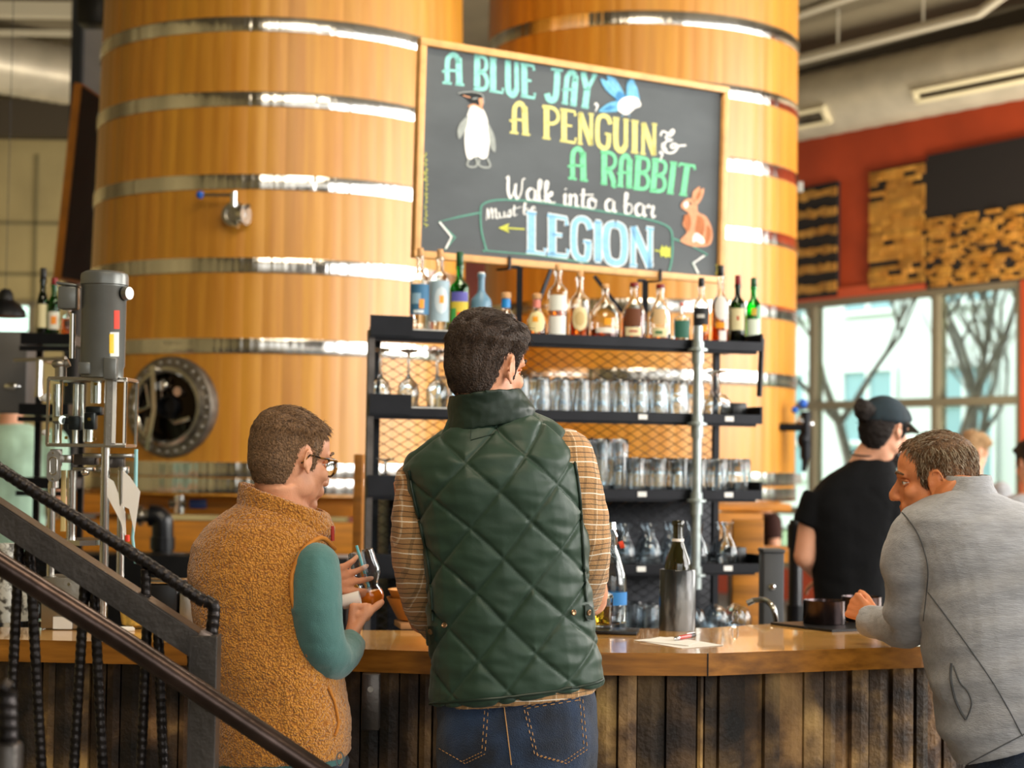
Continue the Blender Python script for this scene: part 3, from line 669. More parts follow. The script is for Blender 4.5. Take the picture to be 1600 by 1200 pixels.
bottle(905, 425, 531, 31, 'clear_glass', 'amber_liquid', .5, [(-.8, .9, .12, -.52, '#e6d3a0'), (-.45, .55, .2, -.44, '#cdb37a')], ('cork', .012, .026), sh=.6, nr=.0125, label='whiskey bottle with large oval cream label', wrap=('cork', .66, .72))
bottle(945, 443, 533, 49, 'clear_glass', 'dark_amber_liquid', .2, [(-.6, .7, .12, .22, '#eee9dd'), (-.05, .42, .27, .4, '#f0a013')], ('cork', .013, .018), kind='flask', sh=.74, nr=.013, label='wide round whiskey flask with narrow white label and orange sticker')
bottle(990, 442, 537, 40, 'clear_glass', 'dark_amber_liquid', .5, [(-.7, .6, .08, .24, '#ecdcae'), (-.7, .6, .26, .58, '#6a3a1c'), (-.35, .3, .15, .18, '#b5342a')], ('red_cap', .016, .016), kind='flask', sh=.72, nr=.014, label='broad dark amber whiskey bottle with brown and cream label')
bottle(1031, 446, 540, 36, 'clear_glass', 'amber_liquid', .14, [(-.7, .6, .08, .25, '#e9dfae'), (-.6, .5, .32, .6, '#d9b98a'), (-.4, .2, .14, .19, '#2e7a4c')], ('red_cap', .016, .016), kind='flask', sh=.72, nr=.014, label='broad nearly empty clear whiskey bottle with cream label and green mark')
bottle(1065, 476, 543, 27, 'clear_glass', 'clear_liquid', .2, [(-1.0, 1.0, .12, .6, '#2f6656')], ('pink_wrap', .009, .014), kind='round', sh=.62, nr=.0075, label='small short bottle with teal green label and pink stopper')
bottle(1095, 446, 545, 26, 'clear_glass', 'amber_liquid', .3, [(-1.1, 1.1, .3, .62, '#14181c'), (-.5, .4, .44, .5, '#c8c8c4'), (.15, .8, .2, .32, '#f0a013')], ('black_cap', .0115, .034), sh=.66, nr=.011, label='bottle with black label and black cap behind the pipe upright')
bottle(1125, 430, 547, 29, 'clear_glass', 'amber_liquid', .68, [(-.6, .8, .34, -.7, '#e4e2dc'), (-.1, .7, .03, .19, '#ebebe8'), (-.5, .5, .23, .31, '#f09a10')], ('black_cap', .0125, .04), sh=.56, nr=.0115, label='tall orange-amber bottle with white shield label and long black cap')
bottle(1152, 445, 549, 25, 'olive_glass', 'olive_glass', .5, [(-.9, .9, .24, .6, '#d8cfa4'), (-.1, .2, .4, .47, '#b9533a')], ('red_cap', .011, .036), sh=.66, nr=.0105, label='dark olive green bottle with cream label and red cap')
bottle(1177, 449, 551, 24, 'bright_green_glass', 'bright_green_glass', .5, [(-.9, .9, .12, .44, '#d5e3d4'), (-.3, .4, .5, .62, '#c9a93a')], ('green_cap', .0115, .034), sh=.66, nr=.011, label='bright green bottle with white label, rightmost on the top shelf')

# ---- clear plastic trays on the left of the shelves
for i, z in enumerate(SZ[:2]):
    mb = MB(); u0 = su(640, 500); u1 = u0 + .42
    mb.box(sp_((u0 + u1) / 2, .1, z + .0262), (u1 - u0, .22, .003), RS); 
    o = mb.build('bar_tray', M['white_plastic']); tag(o, 'flat white tray under the ' + ('left spirit bottles' if i == 0 else 'upside-down stemmed glasses at left'), 'tray')

# ---- glassware prototypes (built at the origin, then copied)
def shell(outer, th=.0018):
    inner = [(max(.0004, r - th), z) for r, z in outer]; return inner
def glass_obj(name, outer, inner, n=20):
    mb = MB(); mb.lathe(outer + inner, (0, 0, 0), n, closed=True); me_o = mb.build(name, M['glassware'], None, sm=50, recentre=False); COL.objects.unlink(me_o); return me_o
PR = {}
# tumbler upside down: mouth down at z 0, thick base on top
PR['tumbler'] = glass_obj('tumbler', [(.0365, 0), (.037, .02), (.033, .075), (.031, .112), (.028, .122), (.0004, .122)], [(.0004, .112), (.027, .110), (.0305, .075), (.0348, .02), (.0345, 0)])
PR['highball_glass'] = glass_obj('highball_glass', [(.031, 0), (.0315, .1), (.0295, .178), (.027, .184), (.0004, .184)], [(.0004, .172), (.026, .171), (.0292, .1), (.029, 0)])
PR['rocks_glass'] = glass_obj('rocks_glass', [(.036, 0), (.0365, .05), (.0355, .108), (.032, .118), (.0004, .118)], [(.0004, .106), (.031, .105), (.0342, .05), (.034, 0)])
PR['stemmed_glass'] = glass_obj('stemmed_glass', [(.031, 0), (.037, .03), (.038, .055), (.03, .083), (.01, .1), (.0042, .115), (.0038, .175), (.006, .19), (.033, .197), (.033, .2), (.0004, .2)], [(.0004, .103), (.008, .099), (.028, .081), (.0362, .055), (.0354, .03), (.0295, 0)])
PR['wide_stemmed_glass'] = glass_obj('wide_stemmed_glass', [(.042, 0), (.049, .03), (.046, .055), (.03, .075), (.009, .084), (.0042, .1), (.0038, .14), (.006, .155), (.037, .162), (.037, .165), (.0004, .165)], [(.0004, .086), (.007, .083), (.028, .073), (.0442, .055), (.0472, .03), (.0405, 0)])
PR['carafe'] = glass_obj('carafe', [(.0004, 0), (.04, 0), (.043, .008), (.042, .04), (.032, .075), (.016, .1), (.0145, .12), (.021, .143), (.024, .15)], [(.0225, .15), (.019, .143), (.0125, .12), (.014, .1), (.03, .074), (.04, .04), (.041, .009), (.038, .004), (.0004, .004)])
PR['bulb_glass'] = glass_obj('bulb_glass', [(.03, 0), (.04, .04), (.041, .07), (.03, .098), (.012, .112), (.0004, .114)], [(.0004, .11), (.011, .109), (.0285, .096), (.0393, .07), (.0383, .04), (.0283, 0)])
PR['coupe_glass'] = glass_obj('coupe_glass', [(.045, 0), (.046, .02), (.03, .04), (.006, .05), (.004, .06), (.004, .09), (.03, .1), (.03, .103), (.0004, .103)], [(.0004, .053), (.004, .049), (.028, .038), (.0442, .02), (.0432, 0)])
rg = random.Random(4)
def put(kind, u, v, i, label, cat, group):
    o = PR[kind].copy(); COL.objects.link(o); o.location = sp_(u, v, SZ[i] + .0252); o.rotation_euler = (0, 0, rg.uniform(0, 6)); tag(o, label, cat, group); return o
def rowfill(kind, x0, x1, i, step, rows, label, cat, group, y=640, v0=.055, vs=.078, jit=.003):
    u0 = su(x0, y); u1 = su(x1, y); n = max(1, int((u1 - u0) / step + .02) + 1)
    for r in range(rows):
        for k in range(n):
            put(kind, u0 + (u1 - u0) * k / max(1, n - 1) + (step / 2 if r % 2 else 0) * .6 + rg.uniform(-jit, jit), v0 + r * vs + rg.uniform(-jit, jit), i, label, cat, group)
rowfill('stemmed_glass', 601, 690, 1, .083, 2, 'stemmed beer glass upside down at the left end of the second shelf', 'glass', 'stemmed glasses on the left of the second shelf', v0=.06, vs=.09)
for o in [x for x in COL.objects if x.get('group') == 'stemmed glasses on the left of the second shelf']: o.location.z = SZ[1] + .0295
rowfill('tumbler', 724, 1070, 1, .0765, 3, 'clear tumbler upside down in the long row on the second shelf', 'glass', 'tumblers on the second shelf')
rowfill('wide_stemmed_glass', 1136, 1136, 1, .1, 2, 'wide stemmed glass upside down at the right end of second shelf', 'glass', 'wide stemmed glasses on the right of the second shelf', v0=.08, vs=.11)
rowfill('tumbler', 1098, 1098, 1, .08, 1, 'clear tumbler just right of the pipe upright on the second shelf', 'glass', None, v0=.06)
rowfill('coupe_glass', 612, 668, 2, .1, 2, 'shallow coupe glass at the left end of the third shelf', 'glass', 'coupe glasses on the left of the third shelf', v0=.06, vs=.11)
rowfill('highball_glass', 716, 978, 2, .066, 3, 'tall straight glass upside down in the middle of the third shelf', 'glass', 'tall glasses on the third shelf', v0=.05)
rowfill('rocks_glass', 1004, 1072, 2, .0765, 3, 'short tumbler left of the pipe upright on the third shelf', 'glass', 'short tumblers left of the pipe on the third shelf')
rowfill('rocks_glass', 1101, 1168, 2, .0765, 3, 'short tumbler right of the pipe upright on the third shelf', 'glass', 'short tumblers right of the pipe on the third shelf')
rowfill('carafe', 950, 1066, 3, .09, 2, 'small glass carafe left of the pipe on the fourth shelf', 'carafe', 'carafes left of the pipe on the fourth shelf', v0=.06, vs=.1)
rowfill('carafe', 1102, 1148, 3, .09, 2, 'small glass carafe right of the pipe on the fourth shelf', 'carafe', 'carafes right of the pipe on the fourth shelf', v0=.06, vs=.1)
rowfill('highball_glass', 640, 720, 3, .07, 2, 'tall glass at the left end of the fourth shelf', 'glass', 'tall glasses at the left of the fourth shelf')
rowfill('bulb_glass', 1098, 1172, 4, .085, 2, 'round bulb glass right of the wine chiller on the lowest shelf', 'glass', 'bulb glasses right of the wine chiller', v0=.06, vs=.09)
rowfill('tumbler', 980, 1030, 4, .0765, 3, 'tumbler left of the wine chiller on the lowest shelf', 'glass', 'tumblers left of the wine chiller')
# dark jigger and boxes among the carafes
for x, zz, w_, h_, lab in ((1180, 3, .05, .06, 'small black box at the right end of the fourth shelf'), (1177, 1, .06, .05, 'small black box at the right end of the second shelf')):
    mb = MB(); mb.box(sp_(su(x, 640) - .02, .12, SZ[zz] + .0245 + h_ / 2), (w_, .1, h_), RS, bev=.004); o = mb.build('black_box', M['black_plastic']); tag(o, lab, 'box')

# ================================================================== CHALKBOARD
bTL, bTR, bBL, bBR = at(649, 57, 6.62), at(1130, 137, 7.40), at(650, 404, 6.62), at(1135, 443, 7.40)
# rectify to a true upright rectangle
ctr = (bTL + bTR + bBL + bBR) / 4; bx = ((bTR - bTL) + (bBR - bBL)).normalized(); bz = ((bTL - bBL) + (bTR - bBR)).normalized(); bz = (bz - bx * bz.dot(bx)).normalized(); bn = bx.cross(bz)
if bn.y > 0: bn = -bn
BW = ((bTR - bTL).length + (bBR - bBL).length) / 2; BH = ((bTL - bBL).length + (bTR - bBR).length) / 2
cb = thing('chalkboard', ctr - bz * BH / 2, 'large wood framed chalkboard lettered about a blue jay, a penguin and a rabbit', 'blackboard')
mb = MB(); RB = Matrix((bx, -bn, bz)).transposed(); mb.box(ctr - bn * .012, (BW - .03, .016, BH - .03), RB); mb.build('board_face', M['chalkboard'], cb, sm=0)
fw = .027
for k in (-1, 1):
    mb = MB(); mb.box(ctr + bz * k * (BH / 2 - fw / 2), (BW, .034, fw), RB, bev=.003); mb.build('frame_rail', M['frame_wood'], cb)
    mb = MB(); mb.box(ctr + bx * k * (BW / 2 - fw / 2), (fw, .033, BH - 2 * fw), RB, bev=.003); mb.build('frame_stile', M['frame_wood'], cb)
for px, py in ((791, 408), (1026, 436)):   # black hooks holding the lower edge
    O, D = ray(px, py); tt = (ctr - O).dot(bn) / D.dot(bn); p = O + D * tt; p = p + bz * ((ctr - bz * (BH / 2)).z - p.z) / bz.z
    mb = MB(); mb.bar(p + bn * .024 + bz * .035, p + bn * .024 - bz * .012, .012, .008, bx); mb.bar(p + bn * .024 - bz * .012, p - bn * .06 - bz * .012, .012, .008); mb.build('board_hook', M['black_metal'], cb, sm=0)
def bpt(x, y, off):
    """crop coordinates of the board picture -> point on the board face"""
    O, D = ray(640 + x * .325, 50 + y * .325); fc = ctr - bn * .004; t = (fc - O).dot(bn) / D.dot(bn); return O + D * t + bn * off
OFF = [.0006]
def chalkm(n, h): return M.get(n) or mat(n, h, .9, noise_s=60, noise_v=.12)
def ribbon(mb, pts, w, off):
    pts = [Vector((p[0], p[1])) for p in pts]; m = len(pts); L = []; Rr = []
    ws = w if hasattr(w, '__len__') else [w] * m
    for i in range(m):
        d = (pts[min(i + 1, m - 1)] - pts[max(i - 1, 0)]); d = d.normalized() if d.length > 1e-6 else Vector((1, 0)); nrm = Vector((-d.y, d.x)) * ws[i] / 2
        L.append(pts[i] + nrm); Rr.append(pts[i] - nrm)
    vs = [bpt(q.x, q.y, off) for q in L + Rr]; mb.add(vs, [(i, i + 1, m + i + 1, m + i) for i in range(m - 1)])
def sm2(P, k=6): return [(v.x, v.y) for v in catmull([Vector((p[0], p[1], 0)) for p in P], k)]
def poly(mb, pts, off):
    mb.add([bpt(x, y, off) for x, y in pts], [tuple(range(len(pts)))])
Hh_, Tt = 1.0, .38   # heavy and thin stroke factors
GL = {
 'A': [([(.22, 1), (.22, .3), (.3, .1), (.5, .0), (.68, .1), (.72, .3)], .8), ([(.74, .1), (.78, 1)], Hh_), ([(.2, .55), (.8, .55)], Tt), ([(.0, 1), (.42, 1)], Tt), ([(.6, 1), (1, 1)], Tt), ([(-.02, .62), (.18, .58)], Tt)],
 'B': [([(.22, 0), (.22, 1)], Hh_), ([(.0, 0), (.6, 0), (.86, .1), (.84, .36), (.5, .47)], .6), ([(.3, .47), (.75, .52), (.95, .75), (.75, .97), (.0, 1)], .65)],
 'L': [([(.25, 0), (.25, 1)], Hh_), ([(.0, 0), (.5, 0)], Tt), ([(.0, 1), (.95, 1), (.95, .85)], Tt)],
 'U': [([(.2, 0), (.2, .8), (.4, 1), (.62, 1), (.82, .8)], .95), ([(.82, 0), (.82, .82)], .75), ([(.0, 0), (.4, 0)], Tt), ([(.65, 0), (1, 0)], Tt)],
 'E': [([(.25, 0), (.25, 1)], Hh_), ([(.0, 0), (.92, 0), (.95, .14)], .45), ([(.25, .48), (.75, .48)], Tt), ([(.0, 1), (.95, 1), (.98, .84)], .45)],
 'J': [([(.65, 0), (.65, .75), (.5, .97), (.2, .97), (.05, .8)], .95), ([(.25, 0), (1, 0)], Tt)],
 'Y': [([(.15, 0), (.5, .5)], .9), ([(.88, 0), (.5, .5)], .6), ([(.5, .45), (.5, 1)], Hh_), ([(.25, 1), (.75, 1)], Tt), ([(.0, 0), (.35, 0)], Tt), ([(.7, 0), (1, 0)], Tt)],
 'P': [([(.25, 0), (.25, 1)], Hh_), ([(.0, 0), (.65, 0), (.95, .14), (.95, .36), (.65, .5), (.25, .5)], .6), ([(.0, 1), (.5, 1)], Tt)],
 'N': [([(.15, 0), (.15, 1)], .6), ([(.15, .02), (.85, .98)], .95), ([(.85, 0), (.85, 1)], .6), ([(.0, 1), (.32, 1)], Tt), ([(.68, 0), (1, 0)], Tt)],
 'G': [([(.95, .22), (.78, .02), (.4, .0), (.16, .2), (.16, .8), (.4, 1), (.75, .98), (.85, .75), (.85, .55)], .8), ([(.6, .55), (1, .55)], Tt)],
 'I': [([(.5, 0), (.5, 1)], Hh_), ([(.1, 0), (.9, 0)], Tt), ([(.1, 1), (.9, 1)], Tt)],
 'R': [([(.22, 0), (.22, 1)], Hh_), ([(.0, 0), (.6, 0), (.9, .13), (.88, .36), (.6, .5), (.3, .5)], .6), ([(.5, .5), (.82, .85), (.85, 1), (1, 1)], .85), ([(.0, 1), (.42, 1)], Tt)],
 'T': [([(.5, 0), (.5, 1)], Hh_), ([(.0, .1), (.04, 0), (.96, 0), (1, .12)], .45), ([(.25, 1), (.75, 1)], Tt)],
 'O': [([(.5, 0), (.2, .1), (.12, .5), (.2, .9), (.5, 1), (.8, .9), (.88, .5), (.8, .1), (.5, 0)], .9)],
}
def quad(Q, u, v):
    (a, b, c, d) = Q; x = (a[0] * (1 - u) + b[0] * u) * (1 - v) + (d[0] * (1 - u) + c[0] * u) * v; y = (a[1] * (1 - u) + b[1] * u) * (1 - v) + (d[1] * (1 - u) + c[1] * u) * v; return (x, y)
def word(txt, Q, heavy, mname, gap=.12, wid=None, name='chalk_lettering'):
    OFF[0] += .00015; mb = MB(); ws = [(.55 if ch == 'I' else 1.0) for ch in txt]; tot = sum(ws) + gap * (len(txt) - 1); x = 0
    for ch, wv in zip(txt, ws):
        for pts, k in GL[ch]:
            P = [quad(Q, (x + p[0] * wv) / tot, p[1]) for p in pts]
            if len(P) > 2: P = sm2(P, 5) if ch in 'ABUJPGRO' else P
            ribbon(mb, P, heavy * k, OFF[0])
        x += wv + gap
    return mb.build(name, M[mname], cb, sm=0, fixn=False)
chalkm('chalk_aqua', '#8fd6cf'); chalkm('chalk_yellow', '#e2dc8a'); chalkm('chalk_green', '#79d6a2'); chalkm('chalk_white', '#eef0ee'); chalkm('chalk_blue', '#8dc3e6'); chalkm('chalk_teal', '#5f9c8b'); chalkm('chalk_lime', '#cfd35a')
chalkm('chalk_brown', '#b5714a'); chalkm('chalk_tan', '#d79c78'); chalkm('chalk_sky', '#6fb4dc'); chalkm('chalk_deep_blue', '#4788bd'); chalkm('chalk_grey', '#9aa19f'); chalkm('chalk_black', '#26292c')
word('A', [(158, 105), (262, 112), (262, 255), (158, 243)], 30, 'chalk_aqua')
word('BLUE', [(310, 112), (600, 165), (603, 318), (308, 270)], 29, 'chalk_aqua')
word('JAY', [(660, 175), (900, 208), (878, 368), (655, 325)], 30, 'chalk_aqua', gap=.06)
word('A', [(482, 338), (575, 346), (578, 495), (482, 482)], 27, 'chalk_yellow')
word('PENGUIN', [(638, 358), (1188, 446), (1186, 596), (638, 508)], 26, 'chalk_yellow', gap=.1)
word('A', [(762, 556), (856, 566), (856, 716), (762, 702)], 28, 'chalk_green')
word('RABBIT', [(918, 575), (1372, 645), (1350, 788), (918, 728)], 27, 'chalk_green', gap=.08)
OFF[0] += .0002; mb = MB()
for (x, y) in ((888, 345), (1200, 578)): ribbon(mb, sm2([(x, y), (x + 14, y + 8), (x + 4, y + 38)], 4), [14, 14, 14, 12, 10, 8, 7, 5, 4][:9], OFF[0])
mb.build('chalk_comma', M['chalk_white'], cb, sm=0, fixn=False)
mb = MB(); ribbon(mb, sm2([(1205, 500), (1215, 478), (1240, 488), (1252, 500), (1270, 480), (1262, 470), (1245, 490), (1230, 510), (1262, 520), (1235, 525), (1218, 550), (1232, 578), (1265, 580), (1288, 555), (1275, 538), (1255, 545), (1262, 558), (1290, 548), (1328, 545)], 5), 9, OFF[0]); ribbon(mb, sm2([(1222, 535), (1218, 555), (1232, 574)], 4), 20, OFF[0]); mb.build('chalk_ampersand', M['chalk_white'], cb, sm=0, fixn=False)
# script words: lower case glyphs on x 0..w, baseline 1, x-height .45, ascender 0
SC = {'W': (1.1, [[(.0, .12), (.12, .05), (.12, .7), (.28, 1.0), (.45, .6), (.52, .3), (.5, .75), (.66, 1.0), (.85, .6), (.9, .1), (1.05, .0)]]),
      'a': (.62, [[(.5, .5), (.3, .42), (.08, .6), (.1, .92), (.3, 1.0), (.48, .8), (.5, .48), (.5, .88), (.6, 1.0), (.66, .92)]]),
      'l': (.36, [[(.0, .75), (.2, .3), (.24, .0), (.1, .05), (.08, .7), (.16, 1.0), (.34, .88)]]),
      'k': (.62, [[(.0, .75), (.2, .3), (.24, .0), (.1, .1), (.1, 1.0)], [(.1, .7), (.38, .46), (.4, .6), (.16, .72), (.4, .98), (.62, .9)]]),
      'i': (.3, [[(.02, .6), (.12, .45), (.1, .9), (.2, 1.0), (.3, .9)], [(.13, .2), (.16, .24)]]),
      'n': (.62, [[(.0, .55), (.1, .45), (.1, 1.0)], [(.1, .65), (.3, .44), (.42, .55), (.42, .9), (.5, 1.0), (.62, .9)]]),
      't': (.42, [[(.2, .08), (.16, .85), (.26, 1.0), (.42, .9)], [(.0, .4), (.75, .3)]]),
      'o': (.52, [[(.3, .45), (.08, .6), (.1, .92), (.28, 1.0), (.44, .85), (.44, .58), (.28, .45), (.3, .55), (.52, .58)]]),
      'b': (.6, [[(.0, .7), (.2, .25), (.22, .0), (.1, .1), (.1, .9), (.25, 1.0), (.45, .85), (.42, .55), (.2, .52), (.12, .7)]]),
      'r': (.5, [[(.0, .6), (.12, .42), (.2, .52), (.4, .48), (.34, .8), (.42, 1.0), (.55, .9)]]),
      'M': (1.0, [[(.0, 1.0), (.14, .2), (.2, .1), (.22, .9)], [(.22, .8), (.42, .15), (.5, .12), (.5, .95)], [(.5, .7), (.68, .2), (.8, .2), (.78, .85), (.9, 1.0), (1.0, .9)]]),
      'u': (.58, [[(.04, .48), (.06, .85), (.2, 1.0), (.38, .85), (.42, .48), (.42, .88), (.5, 1.0), (.6, .9)]]),
      's': (.42, [[(.0, .95), (.26, .42), (.34, .7), (.3, .95), (.1, 1.0), (.05, .9), (.4, .92)]]),
      'e': (.45, [[(.04, .78), (.3, .68), (.34, .5), (.2, .44), (.07, .62), (.08, .9), (.24, 1.0), (.45, .86)]]), ' ': (.42, [])}
def script(txt, Q, wv, mname, name='chalk_script'):
    mb = MB(); OFF[0] += .00015; tot = sum(SC[c_][0] for c_ in txt); x = 0
    for c_ in txt:
        if c_ == ' ': mb.build(name, M[mname], cb, sm=0, fixn=False); mb = MB()
        for P in SC[c_][1]:
            pp = sm2([quad(Q, (x + a_) / tot, b_) for a_, b_ in P], 5); ws = []
            for i in range(len(pp)):
                dy = pp[min(i + 1, len(pp) - 1)][1] - pp[max(0, i - 1)][1]; ws.append(wv * (1.35 if dy > 1 else .6))
            ribbon(mb, pp, ws, OFF[0])
        x += SC[c_][0]
    return mb.build(name, M[mname], cb, sm=0, fixn=False)
script('Walk into a bar', [(462, 692), (1180, 795), (1178, 892), (462, 795)], 10, 'chalk_white')
script('Must be', [(360, 848), (612, 815), (606, 868), (368, 905)], 6, 'chalk_white')
# LEGION: white outline below, blue on top
LQ = [(560, 868), (1172, 948), (1172, 1135), (560, 1055)]
def legion(wadd, mname):
    OFF[0] += .0002; mb = MB(); xs = [(0, .155), (.165, .33), (.35, .51), (.535, .59), (.6, .795), (.81, 1.0)]
    G = dict(GL); G['E'] = [([(.22, 0), (.22, 1)], Hh_), ([(.0, 0), (.88, .02), (.92, .2)], .5), ([(.22, .47), (.7, .47)], .42), ([(.0, 1), (.92, .99), (1, .8)], .5)]
    for ch, (a_, b_) in zip('LEGION', xs):
        for pts, k in G[ch]:
            P = [quad(LQ, a_ + (b_ - a_) * p[0], p[1]) for p in pts]; P = sm2(P, 6) if ch in 'GO' else P; ribbon(mb, P, 34 * k + wadd, OFF[0])
    mb.build('chalk_lettering', M[mname], cb, sm=0, fixn=False)
legion(9, 'chalk_white'); legion(0, 'chalk_blue')
# banner, ribbon ends, arrow
OFF[0] += .0002; mb = MB()
for P in ([(350, 1050), (362, 1055)], [(368, 1050), (345, 960), (340, 870), (352, 828), (420, 808), (560, 812), (760, 838), (960, 868), (1120, 895), (1245, 940), (1262, 1020), (1258, 1100), (1246, 1150)],
          [(340, 868), (230, 890), (140, 912), (218, 988), (168, 1046)], [(1256, 990), (1340, 1020), (1430, 1070), (1358, 1112), (1388, 1165)]):
    ribbon(mb, P if len(P) < 6 else sm2(P, 4), 8, OFF[0])
ribbon(mb, [(368, 1052), (600, 1072), (860, 1110)], 6, OFF[0]); mb.build('chalk_banner', M['chalk_teal'], cb, sm=0, fixn=False)
mb = MB(); ribbon(mb, [(142, 914), (200, 985), (172, 1042)], 9, OFF[0] + .0002); ribbon(mb, [(1415, 1075), (1362, 1112), (1386, 1160)], 9, OFF[0] + .0002); mb.build('chalk_highlight', M['chalk_white'], cb, sm=0, fixn=False)
mb = MB(); ribbon(mb, [(550, 948), (450, 942)], 7, OFF[0]); poly(mb, [(425, 942), (478, 920), (466, 943), (478, 966)], OFF[0])
mb.build('chalk_arrow', M['chalk_lime'], cb, sm=0, fixn=False); mb = MB(); ribbon(mb, [(1178, 1050), (1215, 1056)], 7, OFF[0]); poly(mb, [(1205, 1040), (1212, 1024), (1222, 1040), (1232, 1026), (1240, 1042), (1252, 1032), (1252, 1086), (1238, 1078), (1230, 1088), (1220, 1074), (1208, 1082), (1202, 1064)], OFF[0]); mb.build('chalk_fletching', M['chalk_lime'], cb, sm=0, fixn=False)
mb = MB(); rr_ = random.Random(2); y = 580
while y < 925:
    h = rr_.uniform(8, 20); ribbon(mb, [(70 + rr_.uniform(-6, 6), y), (82 + rr_.uniform(-4, 8), y + h * .5), (72 + rr_.uniform(-6, 6), y + h)], 4, OFF[0]); y += h + rr_.uniform(2, 9)
ribbon(mb, [(1470, 1122), (1480, 1122), (1476, 1162), (1468, 1160)], 8, OFF[0]); mb.build('chalk_signature', M['chalk_lime'], cb, sm=0, fixn=False)
# penguin
OFF[0] += .0002; o_ = OFF[0]
pg = MB(); poly(pg, sm2([(290, 360), (275, 400), (268, 450), (262, 520), (270, 590), (285, 615), (320, 600), (350, 612), (372, 600), (380, 560), (385, 500), (372, 420), (350, 370), (320, 350), (290, 360)], 5), o_); pen = pg.build('chalk_penguin', M['chalk_white'], cb, sm=0, fixn=False)
pg = MB(); poly(pg, sm2([(280, 400), (240, 440), (228, 480), (236, 515), (262, 480), (276, 440), (280, 400)], 4), o_ + .0001); pg.build('chalk_flipper', M['chalk_grey'], pen, sm=0, fixn=False); pg = MB(); poly(pg, sm2([(372, 430), (402, 490), (412, 540), (408, 578), (388, 555), (380, 500), (372, 430)], 4), o_ + .0001)
pg.build('chalk_flipper', M['chalk_grey'], pen, sm=0, fixn=False); pg = MB()
ribbon(pg, sm2([(285, 610), (275, 640), (300, 650), (322, 640), (316, 600)], 4), 9, o_ + .0001); ribbon(pg, sm2([(335, 610), (332, 640), (360, 652), (386, 645), (372, 608)], 4), 9, o_ + .0001); pg.build('chalk_feet', M['chalk_grey'], pen, sm=0, fixn=False)
pg = MB(); poly(pg, sm2([(232, 296), (270, 292), (310, 290), (345, 305), (352, 340), (340, 368), (310, 345), (290, 340), (270, 318), (232, 296)], 4), o_ + .0002); pg.build('chalk_head', M['chalk_black'], pen, sm=0, fixn=False)
pg = MB(); poly(pg, [(330, 320), (350, 318), (352, 350), (342, 372), (334, 350)], o_ + .0003); ribbon(pg, [(255, 305), (290, 316)], 5, o_ + .0003); ribbon(pg, sm2([(280, 360), (310, 350), (350, 372)], 4), 8, o_ + .0003); pg.build('chalk_cheek', M['chalk_tan'], pen, sm=0, fixn=False)
pg = MB(); ribbon(pg, sm2([(232, 296), (260, 290), (310, 290), (348, 304), (354, 345)], 5), 5, o_ + .0004); ribbon(pg, [(300, 322), (325, 318)], 6, o_ + .0004); pg.build('chalk_outline', M['chalk_grey'], pen, sm=0, fixn=False)
# blue jay
OFF[0] += .0006; o_ = OFF[0]
pg = MB(); poly(pg, sm2([(1000, 380), (1040, 400), (1080, 370), (1110, 355), (1095, 320), (1060, 310), (1020, 320), (1000, 345), (1000, 380)], 4), o_ + .0003); bird0 = pg
pg = MB(); poly(pg, sm2([(1010, 330), (975, 310), (935, 270), (916, 225), (950, 235), (945, 210), (985, 225), (1010, 262), (1030, 300), (1040, 320), (1010, 330)], 4), o_); poly(pg, sm2([(1040, 320), (1040, 280), (1046, 240), (1070, 225), (1082, 250), (1092, 270), (1098, 300), (1100, 330), (1040, 320)], 4), o_)
poly(pg, sm2([(1010, 330), (960, 340), (915, 370), (912, 385), (970, 385), (1000, 378), (1010, 330)], 4), o_); bj = pg.build('chalk_blue_jay', M['chalk_sky'], cb, sm=0, fixn=False)
bird0.build('chalk_breast', M['chalk_white'], bj, sm=0, fixn=False)
pg = MB(); poly(pg, sm2([(985, 320), (1000, 285), (1030, 300), (1040, 325), (1010, 345), (985, 320)], 4), o_ + .0002); ribbon(pg, [(1080, 348), (1090, 342)], 6, o_ + .0005); poly(pg, [(918, 378), (960, 352), (990, 360), (960, 378)], o_ + .0002); pg.build('chalk_blue_shading', M['chalk_deep_blue'], bj, sm=0, fixn=False)
pg = MB()
for P in ([(945, 235), (990, 290)], [(965, 228), (1005, 285)], [(1060, 240), (1058, 300)], [(1075, 250), (1072, 305)], [(1025, 400), (1018, 405)], [(1050, 400), (1056, 404)]): ribbon(pg, P, 4, o_ + .0004)
pg.build('chalk_feather_lines', M['chalk_blue'], bj, sm=0, fixn=False)
